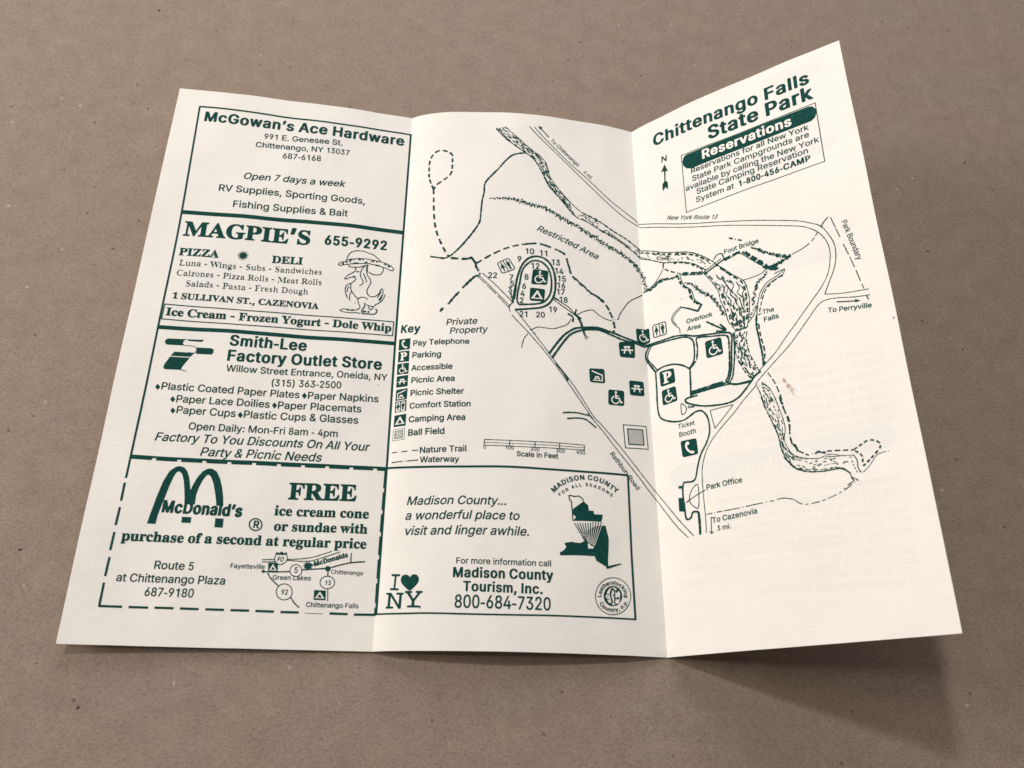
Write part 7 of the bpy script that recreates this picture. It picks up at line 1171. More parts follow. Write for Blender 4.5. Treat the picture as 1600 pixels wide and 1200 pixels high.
  ["s",0.347,0,1,0,[5.4,150.18,7.59,150.07],0,0.5],
  ["s",0.343,0,1,0,[9.16,149.94,11.3,149.91],0,0.5],
  ["s",0.347,0,1,0,[2.05,153.86,5.93,153.71],0,0.5],
  ["s",0.34,0,1,0,[7.81,153.66,11.62,153.45],0,0.5],
  ["s",0.277,0,1,0,[6.31,153.69,6.56,153.71],0,0.5],
  ["s",0.276,0,1,0,[6.85,153.69,7.1,153.7],0,0.5],
  ["s",0.275,0,1,0,[7.31,153.67,7.56,153.69],0,0.5],
  ["s",0.235,0,1,0,[19.05,131.83,19.3,131.92],0,0.5]]),
 ('map_symbol',1,'telephone receiver symbol in the map key','ink',[
  ["i","phone",[1.52,106.0,6.05,106.04,6.01,110.52,1.57,110.56],1]]),
 ('map_symbol',1,'letter P symbol in the map key','ink',[
  ["i","parking",[1.6,111.04,5.96,111.09,6.01,115.48,1.63,115.4],1]]),
 ('map_symbol',1,'wheelchair symbol in the map key','ink',[
  ["i","access",[1.53,116.04,6.08,116.01,6.09,120.42,1.62,120.39],1]]),
 ('map_symbol',1,'picnic table symbol in the map key','ink',[
  ["i","picnic",[1.67,121.06,6.08,120.93,6.05,125.42,1.71,125.48],1]]),
 ('map_symbol',1,'picnic shelter symbol in the map key','ink',[
  ["i","shelter",[1.78,126.41,6.18,126.12,6.11,130.45,1.77,130.66],1]]),
 ('map_symbol',1,'comfort station symbol in the map key','ink',[
  ["i","comfort",[1.8,131.08,6.08,130.76,6.13,134.95,1.88,135.29],1]]),
 ('map_symbol',1,'tent symbol in the map key','ink',[
  ["i","camp",[1.87,136.36,6.29,136.04,6.31,140.52,1.82,140.71],1]]),
 ('map_symbol',1,'hatched square symbol in the map key','ink',[
  ["i","ball",[1.7,141.58,6.19,141.3,6.22,145.76,1.67,145.95],1]]),
 ('map_symbol',1,'wheelchair symbol inside the camp loop','ink',[
  ["i","access",[50.99,76.11,57.05,76.25,56.45,82.63,50.24,82.88],0]]),
 ('map_symbol',1,'tent symbol inside the camp loop','ink',[
  ["i","camp",[49.89,84.38,55.66,84.58,55.18,89.99,49.67,90.0],0]]),
 ('map_symbol',1,'tilted outlined comfort station symbol','ink',[
  ["i","comfort",[37.08,74.07,41.74,71.44,44.56,76.63,39.26,79.1],0]]),
 ('map_symbol',1,'picnic table symbol below the park road','ink',[
  ["i","picnic",[83.8,103.5,90.39,102.1,90.22,109.3,84.07,109.65],0]]),
 ('map_symbol',1,'wheelchair symbol on the fold','ink',[
  ["i","access",[91.16,96.49,97.08,96.31,97.15,102.67,91.47,102.26],0]]),
 ('map_symbol',1,'picnic shelter symbol in the picnic ground','ink',[
  ["i","shelter",[71.74,115.97,77.65,115.46,77.81,121.26,71.89,121.47],0]]),
 ('map_symbol',1,'wheelchair symbol in the picnic ground','ink',[
  ["i","access",[78.87,123.45,85.03,123.35,84.71,129.46,78.6,129.52],0]]),
 ('map_symbol',1,'picnic table symbol in the picnic ground','ink',[
  ["i","picnic",[87.16,118.8,93.06,118.63,93.04,124.47,87.24,124.8],0]]),
 ('map_symbol',1,'large hatched ball field symbol','ink',[
  ["i","ball",[83.66,136.5,93.11,136.11,93.4,145.31,84.04,145.82],0]]),
 ('scale_bar',1,None,'ink',[
  ["s",0.253,0,1,0,[33.96,146.07,42.75,146.02,51.49,146.09,60.3,146.01,69.14,146.07],0,0.5],
  ["s",0.184,0,1,0,[33.98,147.1,42.76,147.12,51.49,147.13,60.28,147.05,69.11,147.05],0,0.5],
  ["s",0.252,0,1,0,[34.0,148.13,42.76,148.15,51.48,148.16,60.26,148.03,69.09,147.9],0,0.5],
  ["s",0.317,0,0,0,[33.96,146.07,33.94,148.13],0,0.5],
  ["s",0.318,0,0,0,[42.75,146.02,42.7,148.09],0,0.5],
  ["s",0.321,0,0,0,[51.49,146.09,51.42,148.16],0,0.5],
  ["s",0.324,0,0,0,[60.17,146.02,60.07,148.11],0,0.5],
  ["s",0.329,0,0,0,[69.08,146.07,68.95,148.17],0,0.5],
  ["t","sans",0,"0",33.67,149.42,34.57,149.4,1.0,0],
  ["t","sans",0,"100",41.14,149.31,44.17,149.31,1.0,0],
  ["t","sans",0,"200",49.95,149.41,53.01,149.42,1.0,0],
  ["t","sans",0,"300",58.87,149.55,61.92,149.52,1.0,0],
  ["t","sans",0,"400",66.06,149.52,69.23,149.51,1.0,0],
  ["t","med",0,"Scale in Feet",45.09,151.64,59.58,151.75,1.0,0]]),
 ('place_lettering',1,None,'ink',[
  ["t","sans",1,"Private",19.06,101.47,30.59,100.78,1.0,0]]),
 ('place_lettering',1,None,'ink',[
  ["t","sans",1,"Property",20.5,105.07,34.51,104.11,1.0,0]]),
 ('place_lettering',1,None,'ink',[
  ["t","sans",0,"Rathbun Road",78.29,148.47,87.78,160.76,1.0,0]]),
 ('place_lettering',1,None,'ink',[
  ["t","sans",1,"Restricted Area",52.51,58.15,76.84,68.14,1.0,0]]),
 ('place_lettering',1,None,'ink',[
  ["t","sans",0,"To Chittenango",58.41,12.73,69.9,24.42,1.0,0]]),
 ('place_lettering',1,None,'ink',[
  ["t","sans",0,"6 mi.",72.22,26.93,75.41,29.89,1.0,0]]),
 ('place_lettering',1,None,'ink',[
  ["t","serif",0,"Chittenango",79.92,54.52,90.91,60.81,0.936,0]]),
 ('site_number',1,None,'ink',[
  ["n","22",35.76,79.62,2.47]]),
 ('site_number',1,None,'ink',[
  ["n","9",45.83,71.91,2.52]]),
 ('site_number',1,None,'ink',[
  ["n","10",49.72,68.12,2.55]]),
 ('site_number',1,None,'ink',[
  ["n","11",55.25,68.44,2.55]]),
 ('site_number',1,None,'ink',[
  ["n","12",51.86,74.62,2.51]]),
 ('site_number',1,None,'ink',[
  ["n","13",59.86,72.04,2.54]]),
 ('site_number',1,None,'ink',[
  ["n","14",61.12,75.78,2.51]]),
 ('site_number',1,None,'ink',[
  ["n","15",62.11,79.01,2.49]]),
 ('site_number',1,None,'ink',[
  ["n","16",61.84,82.03,2.47]]),
 ('site_number',1,None,'ink',[
  ["n","17",61.61,84.91,2.45]]),
 ('site_number',1,None,'ink',[
  ["n","18",62.63,88.22,2.43]]),
 ('site_number',1,None,'ink',[
  ["n","19",58.47,92.93,2.4]]),
 ('site_number',1,None,'ink',[
  ["n","20",53.77,95.64,2.37]]),
 ('site_number',1,None,'ink',[
  ["n","21",47.57,95.81,2.37]]),
 ('site_number',1,None,'ink',[
  ["n","8",48.54,79.81,2.47]]),
 ('site_number',1,None,'ink',[
  ["n","6",47.64,83.83,2.45]]),
 ('site_number',1,None,'ink',[
  ["n","4",47.05,87.05,2.42]]),
 ('site_number',1,None,'ink',[
  ["n","2",46.72,90.08,2.4]]),
 ('site_number',1,None,'ink',[
  ["n","7",42.79,80.33,2.47]]),
 ('site_number',1,None,'ink',[
  ["n","5",43.15,83.02,2.45]]),
 ('site_number',1,None,'ink',[
  ["n","3",42.37,85.67,2.43]]),
 ('site_number',1,None,'ink',[
  ["n","1",42.64,88.23,2.41]]),
 ('map_drawing',1,'road and trail lines of the map','ink',[
  ["s",0.757,0,1,[2.22,1.06],[11.54,39.55,9.64,34.19,9.2,29.31,9.49,24.46,11.33,20.98,14.27,20.02,18.09,21.9,18.63,26.02,18.32,31.66,15.86,34.73,12.73,37.29,11.54,39.55],0,0.5],
  ["s",0.771,0,1,[2.47,1.65],[11.54,39.55,12.2,50.87,12.83,56.24,14.14,61.58,16.58,67.6,18.9,71.69],0,0.5],
  ["s",0.673,0,1,0,[47.78,20.74,43.33,21.98,40.1,25.25,36.92,29.9,33.15,34.86,31.81,37.68,31.75,41.22,30.97,45.9,30.57,53.57,29.83,56.6,26.87,61.87,23.33,67.03,19.79,70.99,17.08,72.35,14.29,71.86,11.79,71.33],0,0.9],
  ["s",0.973,0,1,[2.66,1.06],[19.72,72.29,24.12,72.71,26.68,72.55],0,0.5],
  ["s",0.973,0,1,0,[26.68,72.7,27.52,72.11,29.16,74.39],0,0.5],
  ["s",0.835,0,1,0,[29.16,74.39,29.46,76.75],0,0.5],
  ["s",0.724,0,1,[2.7,1.35],[29.53,74.6,35.64,70.09,41.74,66.84,47.92,65.05],0,0.5],
  ["s",0.74,0,1,[4.69,1.38],[47.92,65.05,52.91,64.29,57.3,65.28,61.39,66.77,63.71,68.3,64.77,72.17,65.95,76.34],0,0.5],
  ["s",0.73,0,1,[2.72,1.36],[66.67,77.68,69.96,80.44,74.6,84.93],0,0.5],
  ["s",0.831,0,1,[1.83,0.79],[29.69,76.39,30.97,79.56],0,0.5],
  ["h",0.372,1.58,0.54,0,1,[33.96,44.1,40.28,43.93,45.36,44.32,50.46,46.17,54.95,46.83,59.43,48.96,63.28,51.5,68.44,53.78,72.32,56.19,76.88,58.42,81.45,61.36,86.76,63.7,92.05,67.47,94.95,71.29]],
  ["s",0.403,0,1,0,[35.97,8.46,39.98,13.69,46.59,19.37,51.85,23.74,55.09,29.84,57.65,35.91,61.51,40.9,64.71,45.11,68.55,49.54,72.49,50.81,77.73,53.71,84.36,57.01,91.05,60.93,95.06,64.19],0,1.2],
  ["s",0.407,0,1,0,[39.93,7.79,43.93,12.12,49.23,17.44,55.16,22.5,57.11,26.33,58.36,31.81,61.58,36.94,65.44,41.87,71.27,47.16,77.88,49.83,84.51,53.92,89.9,56.62,95.3,60.36],0,1.2],
  ["c",0.235,190,1.62,2,[35.97,8.46,39.98,13.69,46.59,19.37,51.85,23.74,55.09,29.84,57.65,35.91,61.51,40.9,64.71,45.11,68.55,49.54],[39.93,7.79,43.93,12.12,49.23,17.44,55.16,22.5,57.11,26.33,58.36,31.81,61.58,36.94,65.44,41.87]],
  ["c",0.203,25,1.16,3,[68.55,49.54,72.49,50.81,77.73,53.71],[71.27,47.16,77.88,49.83]],
  ["c",0.21,16,1.05,4,[91.05,60.93,95.06,64.19],[95.3,60.36]],
  ["s",0.638,0,1,[2.61,1.45],[35.97,8.46,39.98,13.69,46.59,19.37,51.85,23.74,55.09,29.84,57.65,35.91,61.51,40.9,64.71,45.11,68.55,49.54,72.49,50.81,77.73,53.71,84.36,57.01],0,1.2],
  ["s",0.651,0,1,[1.48,0.89],[71.27,47.16,77.88,49.83,84.51,53.92,89.9,56.62,95.3,60.36],0,1.2],
  ["s",0.334,0,1,0,[51.93,6.6,56.59,12.32,66.53,23.22,73.17,29.35,83.15,38.57,89.92,43.4,95.29,47.0],0,0.5],
  ["s",0.333,0,1,0,[49.78,6.6,55.24,12.93,63.19,21.31,73.09,31.79,83.04,40.98,89.77,46.19,95.74,49.08],0,0.5],
  ["s",0.463,0,1,0,[57.95,11.11,54.29,6.54],0,0.5],
  ["p",[[53.48,5.8,55.44,6.38,54.34,7.73]],0,0],
  ["s",0.362,0,1,0,[31.86,78.86,37.01,84.0,43.16,90.85],0,0.5],
  ["s",0.3,0,1,0,[30.7,79.88,36.63,86.45,42.13,92.55],0,0.5],
  ["s",0.301,0,1,0,[30.3,80.53,33.22,83.65],0,0.5],
  ["s",0.329,0,1,0,[33.65,84.13,37.07,87.89],0,0.5],
  ["s",0.326,0,1,0,[37.7,88.59,42.05,93.51],0,0.5],
  ["s",0.826,0,1,0,[30.71,80.27,29.45,80.2,27.31,82.3,24.47,85.55],0,1],
  ["s",0.878,0,1,0,[23.35,87.11,21.27,89.85,19.5,92.56],0,1],
  ["s",0.871,0,1,0,[17.68,94.09,16.5,95.63],0,1],
  ["s",0.825,0,1,0,[43.29,91.42,43.77,88.01,44.59,83.07,45.21,79.57,46.69,74.97,48.41,72.31,50.58,70.7,53.19,70.24,55.8,71.08,57.96,73.38,59.22,76.76,59.68,80.69,59.45,84.67,58.63,87.94,56.88,90.79,54.31,92.48,50.92,93.26,44.22,94.23],0,0.5],
  ["s",0.724,0,1,0,[45.68,91.89,44.96,89.87,45.36,85.96,46.07,81.98,46.7,77.97,47.98,75.12,50.14,72.92,52.3,72.21,54.91,72.95,57.06,75.5,58.05,79.39,58.04,83.84,57.13,87.37,55.18,89.99,52.2,91.23,45.68,91.98],0,0.5],
  ["s",0.355,0,1,0,[43.29,91.42,42.34,92.53,42.06,93.89,42.56,95.05],0,0.5],
  ["s",0.824,0,1,0,[44.59,83.07,44.39,86.02,43.78,89.94],0,0.5],
  ["s",0.319,0,1,0,[46.76,109.94,47.16,107.62,47.78,105.73,49.14,103.87],0,0.5],
  ["s",0.326,0,1,0,[50.14,102.4,52.56,100.94,55.07,101.05,58.44,101.2,61.42,100.09,64.01,98.62,65.35,96.33],0,0.5],
  ["s",0.293,0,1,0,[49.85,101.49,50.06,102.31],0,0.5],
  ["s",0.293,0,1,0,[51.09,103.86,51.92,103.47],0,0.5],
  ["s",0.318,0,1,0,[43.08,96.42,45.97,99.8,49.87,104.07,56.32,112.21,61.42,119.4,67.09,127.89,71.15,133.96],0,0.5],
  ["s",0.313,0,1,0,[44.31,94.1,49.88,101.58,54.41,107.92,58.58,114.01,63.99,121.26,68.4,127.76,72.75,134.81,75.92,137.99,82.2,145.17,87.84,152.08,94.74,160.47],0,0.5],
  ["s",0.308,0,1,0,[71.76,135.25,75.84,139.87,82.07,147.81,88.32,155.27,93.17,161.47,95.13,163.67],0,0.5],
  ["s",0.604,0,1,0,[59.21,115.37,62.08,118.99,63.65,121.99],0,0.5],
  ["s",0.56,0,1,0,[61.46,134.53,64.34,134.14,67.56,134.18,71.12,134.78],0,0.5],
  ["s",0.56,0,1,0,[63.01,136.61,66.87,136.07,70.09,136.43,73.58,139.1],0,0.5],
  ["s",0.563,0,1,0,[70.7,133.67,72.39,135.86],0,0.5],
  ["s",0.735,0,1,0,[64.14,94.11,65.51,94.81,66.26,95.64,65.97,97.48],0,0.5],
  ["s",0.738,0,1,0,[67.6,91.8,67.08,93.76,67.98,94.84,69.36,95.69],0,0.5],
  ["s",0.342,0,1,0,[67.85,94.18,69.91,92.7,72.46,91.6,74.21,91.42,75.59,92.61,78.08,94.14,80.62,94.79,81.43,94.59],0,0.5],
  ["s",0.19,0,1,[0.54,0.41],[81.6,94.36,83.4,94.07],0,0.5],
  ["s",0.355,0,1,0,[83.57,93.98,84.23,93.62,84.83,91.51,86.81,88.38,88.61,85.76,91.09,83.7,95.02,81.09],0,0.5],
  ["s",0.396,0,1,0,[59.01,88.83,61.59,90.62,64.33,92.55,66.15,93.87,67.97,95.36,69.15,97.6,69.69,100.24,70.25,102.19,71.11,104.26],0,0.5],
  ["s",0.397,0,1,0,[60.39,88.68,62.83,90.14,64.96,91.61,66.47,93.49,68.58,95.62,69.75,98.2,70.15,100.52,70.86,102.45,71.91,103.49],0,0.5],
  ["s",0.577,0,1,0,[66.77,93.8,68.56,96.31,69.42,98.92],0,0.5],
  ["s",0.771,0,1,0,[59.02,87.96,60.85,88.7],0,0.5],
  ["s",0.84,0,1,0,[56.74,111.74,60.1,106.67,62.57,103.42,64.74,101.51,67.23,99.93,70.96,99.23,75.36,98.71,78.82,99.33,81.98,99.98,86.13,101.11,89.99,102.1,92.94,102.69,94.87,102.96],0,0.5],
  ["s",0.78,0,1,0,[57.91,113.42,61.28,107.87,63.45,104.66,65.94,102.21,69.68,100.51,75.33,99.56,80.35,100.74,83.51,101.75,86.7,102.54,90.6,102.98,93.54,103.7,94.87,103.94],0,0.5],
  ["s",0.678,0,1,0,[57.91,113.1,60.97,108.39,64.07,103.92],0,0.5],
  ["s",0.645,0,1,0,[69.7,100.07,75.34,99.22,80.37,100.33],0,1.5],
  ["s",0.697,0,1,0,[65.36,74.26,65.69,76.38],0,0.5],
  ["s",0.862,0,1,0,[66.39,77.43,67.78,78.96],0,0.5],
  ["s",0.796,0,1,0,[68.72,79.54,70.25,81.29],0,0.5],
  ["s",0.796,0,1,0,[71.2,81.68,72.58,83.36],0,0.5],
  ["s",0.998,0,1,0,[73.2,83.8,75.88,85.06,78.75,87.25],0,1],
  ["s",0.798,0,1,0,[79.35,88.28,80.65,90.45],0,0.5],
  ["s",0.795,0,1,0,[80.78,91.13,81.81,93.46],0,0.5],
  ["s",0.855,0,1,0,[82.15,95.06,82.6,97.81],0,0.5],
  ["s",0.981,0,1,0,[82.2,98.83,82.0,99.71],0,0.5],
  ["s",0.308,0,1,0,[83.94,105.83,84.18,106.3],0,0.5]]),
 ('tourism_advertisement',1,None,'ink',[
  ["t","sans",1,"Madison County...",8.51,169.21,41.7,169.07,1.0,0],
  ["t","sans",1,"a wonderful place to",8.3,174.25,46.21,174.01,1.0,0],
  ["t","sans",1,"visit and linger awhile.",8.56,179.43,49.34,179.18,1.0,0],
  ["t","sans",0,"For more information call",25.75,188.89,56.58,188.99,1.0,0],
  ["t","bold",0,"Madison County",24.86,193.21,57.22,193.36,1.1,0],
  ["t","bold",0,"Tourism, Inc.",28.18,197.55,53.72,197.9,1.1,0],
  ["t","sans",0,"800-684-7320",25.69,202.78,56.27,202.98,1.1,0]]),
 ('heart_logo',1,'heart emblem between typewriter letters','ink',[
  ["t","mono",0,"I",4.6,197.15,7.56,197.3,1.25,0],
  ["t","mono",0,"N",3.28,202.89,9.25,203.04,0.8,0],
  ["t","mono",0,"Y",9.56,202.72,15.47,202.78,0.8,0],
  ["p",[[11.19,197.47,9.69,196.39,8.56,195.22,8.09,194.06,8.29,193.04,8.92,192.47,9.83,192.37,10.59,192.71,11.01,193.16,11.55,192.6,12.32,192.28,13.24,192.5,13.85,193.2,14.01,194.17,13.65,195.18,12.68,196.31]],0,1],
  ["p",[[15.05,202.58,15.04,202.7,14.99,202.8,14.91,202.88,14.81,202.94,14.69,202.95,14.57,202.93,14.46,202.88,14.37,202.8,14.31,202.69,14.29,202.58,14.3,202.46,14.35,202.36,14.43,202.28,14.53,202.23,14.65,202.21,14.77,202.23,14.88,202.28,14.97,202.37,15.03,202.47]],0,0],
  ["s",0.201,0,1,0,[14.6,203.15,14.89,202.95],0,0.5]]),
 ('state_emblem',1,'state outline emblem with county inset and curved lettering','ink',[
  ["p",[[64.28,169.39,68.03,166.46,69.64,167.62,69.88,169.54,71.54,169.51,71.64,170.68,74.73,170.57,74.53,171.85,74.12,173.06,71.26,173.15,64.27,173.44,64.67,172.89,65.28,172.15,64.76,171.51,64.32,171.39]],0,0],
  ["s",0.403,0,0,0,[64.18,173.45,64.06,170.23,63.84,166.69,63.12,166.14,63.19,165.54,63.0,164.81,63.59,164.68,64.93,164.97,66.43,164.66,67.61,165.38,68.18,166.39],0,0.5],
  ["p",[[59.61,184.17,60.85,183.54,61.59,182.65,61.74,182.22,61.27,181.53,61.28,180.96,63.81,180.54,64.82,180.77,66.57,180.81,67.91,180.1,69.25,179.78,68.41,178.11,67.99,177.41,69.66,176.15,71.34,174.87,72.7,174.63,75.58,174.27,75.91,175.86,76.52,178.43,76.35,182.18,76.02,185.06,75.98,188.02,75.57,188.61,75.15,188.08,71.96,186.44,71.28,184.93,66.45,184.93,59.59,185.21]],0,0],
  ["p",[[69.06,180.88,69.65,180.9,70.22,181.58,71.1,181.81,70.93,182.45,69.16,182.5]],1,0],
  ["s",0.329,0,0,0,[64.7,174.14,66.75,177.73],0,0.4],
  ["s",0.262,0,0,0,[66.85,177.91,68.0,179.92],0,0.5],
  ["s",0.329,0,0,0,[65.63,174.08,67.3,177.82],0,0.4],
  ["s",0.262,0,0,0,[67.38,178.0,68.31,180.08],0,0.5],
  ["s",0.329,0,0,0,[66.56,174.02,67.84,177.9],0,0.4],
  ["s",0.262,0,0,0,[67.9,178.08,68.62,180.25],0,0.5],
  ["s",0.329,0,0,0,[67.49,173.96,68.39,177.98],0,0.4],
  ["s",0.262,0,0,0,[68.43,178.17,68.93,180.42],0,0.5],
  ["s",0.164,0,0,0,[67.97,173.79,69.17,180.4],1,0.2],
  ["s",0.33,0,0,0,[68.43,173.9,68.93,178.06],0,0.4],
  ["s",0.262,0,0,0,[68.96,178.26,69.24,180.59],0,0.5],
  ["s",0.164,0,0,0,[68.91,173.72,69.48,180.57],1,0.2],
  ["s",0.33,0,0,0,[69.37,173.84,69.48,178.14],0,0.4],
  ["s",0.262,0,0,0,[69.49,178.35,69.55,180.75],0,0.5],
  ["s",0.164,0,0,0,[69.85,173.66,69.79,180.74],1,0.2],
  ["s",0.33,0,0,0,[70.31,173.77,70.03,178.22],0,0.4],
  ["s",0.262,0,0,0,[70.02,178.44,69.86,180.92],0,0.5],
  ["s",0.164,0,0,0,[70.79,173.59,70.1,180.9],1,0.2],
  ["s",0.164,0,0,0,[71.74,173.53,70.41,181.07],1,0.2],
  ["s",0.289,0,0,0,[71.27,173.27,70.97,174.75],0,0.5],
  ["s",0.164,0,0,0,[72.69,173.46,70.72,181.24],1,0.2],
  ["s",0.29,0,0,0,[72.21,173.2,71.92,174.68],0,0.5],
  ["s",0.164,0,0,0,[73.64,173.39,71.03,181.4],1,0.2],
  ["s",0.29,0,0,0,[73.16,173.13,72.87,174.62],0,0.5],
  ["s",0.164,0,0,0,[74.59,173.32,71.34,181.57],1,0.2],
  ["s",0.291,0,0,0,[74.12,173.06,73.82,174.55],0,0.5],
  ["p",[[75.14,188.27,76.95,187.54,79.08,186.98,81.2,186.78,79.97,187.2,77.52,188.12,76.01,188.72,75.41,188.82]],0,0],
  ["s",0.309,0,1,0,[79.06,187.4,80.14,186.71],0,0.5],
  ["a","MADISON COUNTY","bold",[57.84,164.09,60.09,161.91,62.5,160.38,65.07,159.38,67.8,158.81,70.55,158.65,73.29,159.04,76.03,160.03,78.14,161.43,80.26,162.64],1.74,0],
  ["a","FOR ALL SEASONS","bold",[59.82,165.22,61.68,163.79,64.1,162.33,66.52,161.4,68.95,160.91,71.38,161.09,73.8,161.68,76.22,162.81,78.33,164.08],1.12,0]]),
 ('county_seal',1,'round seal with curved lettering','ink',[
  ["s",0.274,1,1,0,[83.39,197.23,83.26,198.16,82.98,199.08,82.56,199.97,82.01,200.78,81.34,201.52,80.58,202.16,79.73,202.68,78.83,203.08,77.89,203.34,76.94,203.46,76.0,203.44,75.09,203.27,74.23,202.96,73.45,202.52,72.76,201.96,72.18,201.29,71.72,200.53,71.39,199.7,71.21,198.81,71.17,197.9,71.27,196.97,71.53,196.05,71.92,195.17,72.45,194.35,73.09,193.6,73.84,192.95,74.68,192.41,75.58,191.99,76.53,191.72,77.49,191.58,78.46,191.6,79.39,191.76,80.28,192.07,81.08,192.52,81.8,193.09,82.39,193.77,82.86,194.54,83.19,195.39,83.37,196.29],0,0.2],
  ["p",[[80.4,197.31,80.32,197.89,80.15,198.45,79.88,198.98,79.53,199.47,79.11,199.89,78.64,200.25,78.11,200.51,77.56,200.69,77.0,200.77,76.45,200.75,75.92,200.63,75.42,200.41,74.98,200.11,74.61,199.73,74.31,199.28,74.09,198.78,73.97,198.23,73.95,197.67,74.02,197.09,74.19,196.53,74.44,196.0,74.78,195.51,75.2,195.08,75.67,194.72,76.19,194.45,76.74,194.27,77.31,194.19,77.87,194.21,78.41,194.32,78.91,194.54,79.36,194.84,79.75,195.23,80.05,195.68,80.26,196.19,80.38,196.74]],0,0],
  ["p",[[77.02,194.63,77.88,194.8,78.88,195.33,79.54,196.17,79.65,197.18,79.46,197.77,79.51,198.5,79.24,199.09,79.21,199.74,77.95,199.95,77.53,200.48,76.84,200.23,76.4,199.75,75.62,199.72,75.19,199.02,75.36,198.72,74.62,197.89,75.04,197.07,75.14,196.56,75.97,195.35]],1,1],
  ["s",0.555,0,1,0,[77.09,194.84,76.57,196.04,76.28,197.22,76.54,198.37,76.86,199.8],2,0.5],
  ["s",0.47,0,1,0,[77.23,195.13,77.8,196.56,77.71,198.31,77.63,200.04],2,0.5],
  ["s",0.559,0,1,[1.07,0.43],[78.0,195.52,78.74,196.5],2,0.5],
  ["s",0.56,0,1,[0.86,0.65],[78.65,195.19,79.07,196.19],2,0.5],
  ["s",0.472,0,1,0,[77.71,198.31,79.28,198.22],2,0.5],
  ["s",0.429,0,1,0,[78.68,197.67,79.21,198.22],2,0.5],
  ["s",0.426,0,1,0,[75.28,196.84,75.58,197.26],2,0.5],
  ["s",0.425,0,1,0,[75.16,197.86,75.39,198.0],2,0.5],
  ["s",0.425,0,1,0,[75.52,198.57,75.75,198.7],2,0.5],
  ["s",0.385,0,1,0,[77.15,196.88,77.43,197.74],2,0.5],
  ["a","Leatherstocking","bold",[73.16,198.27,73.14,197.74,73.2,197.21,73.35,196.68,73.57,196.17,73.86,195.68,74.22,195.24,74.64,194.83,75.12,194.49,75.63,194.2,76.18,193.98,76.75,193.83,77.33,193.76,77.91,193.77,78.47,193.85,79.0,194.0,79.5,194.23,79.95,194.53,80.35,194.89,80.68,195.3,80.93,195.75,81.11,196.25,81.21,196.76,81.22,197.3,81.16,197.84],1.25,0],
  ["a","Country, n.y.","bold",[72.35,200.09,72.59,200.5,72.87,200.87,73.19,201.22,73.55,201.53,73.94,201.8,74.36,202.04,74.81,202.23,75.28,202.38,75.77,202.49,76.28,202.55,76.79,202.57,77.31,202.53,77.83,202.46,78.34,202.33,78.85,202.16,79.34,201.95,79.81,201.7,80.26,201.41,80.68,201.08,81.07,200.72,81.42,200.33,81.74,199.91,82.02,199.47,82.24,199.01],1.25,0]]),
 ('title_lettering',2,None,'ink',[
  ["t","bold",0,"Chittenango Falls",105.18,13.34,169.42,14.73,1.1,0],
  ["t","bold",0,"State Park",128.87,22.17,169.86,22.4,1.1,0]]),
 ('reservation_notice',2,'boxed notice with a dark green heading bar','ink',[
  ["s",0.327,1,0,0,[117.05,24.43,135.67,25.04,153.07,25.15,170.15,24.97,170.0,38.87,169.8,52.15,153.1,52.07,135.66,52.22,116.96,52.14,116.96,38.17],0,0.1],
  ["p",[[120.86,25.0,133.48,25.27,151.0,25.42,167.52,25.49,169.04,26.11,169.96,27.78,169.93,29.8,169.27,31.41,167.86,32.39,152.16,32.69,136.3,32.73,120.94,32.61,118.89,31.79,117.52,29.89,117.25,27.64,117.96,25.68,119.33,24.95]],0,0],
  ["t","bold",0,"Reservations",125.65,30.36,160.85,30.92,1.1,1],
  ["t","sans",0,"Reservations for all New York",120.5,35.01,166.46,35.72,1.0,0],
  ["t","sans",0,"State Park Campgrounds are",120.61,38.85,166.21,38.92,1.0,0],
  ["t","sans",0,"available by calling the New York",117.59,42.32,169.26,42.79,1.0,0],
  ["t","sans",0,"State Camping Reservation",121.85,45.72,164.89,45.92,1.0,0],
  ["t","sans",0,"System at",121.3,49.33,136.63,49.61,1.0,0],
  ["t","bold",0,"1-800-456-CAMP",138.49,49.7,165.33,49.6,1.1,0]]),
 ('north_arrow',2,None,'ink',[
  ["t","med",0,"N",108.15,23.41,110.56,23.65,1.0,0],
  ["p",[[109.49,25.0,110.76,29.21,109.7,28.5,109.33,33.19,110.2,34.31,110.15,37.87,109.01,36.27,107.7,37.73,107.8,34.28,108.77,33.18,108.99,28.32,107.63,28.09]],0,0]]),
 ('place_lettering',2,None,'ink',[
  ["t","sans",1,"New York Route 13",108.43,51.73,128.8,60.35,1.0,0]]),
 ('place_lettering',2,None,'ink',[
  ["t","med",0,"Foot Bridge",129.92,76.59,143.09,76.46,1.0,0]]),
 ('place_lettering',2,None,'ink',[
  ["t","med",0,"Overlook",112.74,100.02,123.06,100.23,1.0,0]]),
 ('place_lettering',2,None,'ink',[
  ["t","med",0,"Area",112.74,103.14,118.07,103.43,1.0,0]]),
 ('place_lettering',2,None,'ink',[
  ["t","serif",1,"Creek",102.62,68.25,108.07,70.29,1.04,0]]),
 ('place_lettering',2,None,'ink',[
  ["t","med",0,"The",140.93,105.54,145.03,105.64,1.0,0]]),
 ('place_lettering',2,None,'ink',[
  ["t","med",0,"Falls",141.11,108.7,146.32,108.71,1.0,0]]),
 ('place_lettering',2,None,'ink',[
  ["t","med",0,"To Perryville",162.35,111.79,175.75,114.28,1.0,0]]),
 ('place_lettering',2,None,'ink',[
  ["t","sans",0,"Park Boundary",171.42,79.25,174.18,95.86,1.0,0]]),
 ('place_lettering',2,None,'ink',[
  ["t","sans",0,"Ticket",105.94,139.76,112.5,139.78,1.0,0]]),
 ('place_lettering',2,None,'ink',[
  ["t","sans",0,"Booth",106.18,142.94,112.63,142.91,1.0,0]]),
 ('place_lettering',2,None,'ink',[
  ["t","med",0,"Park Office",114.57,163.81,127.26,163.53,1.0,0]]),
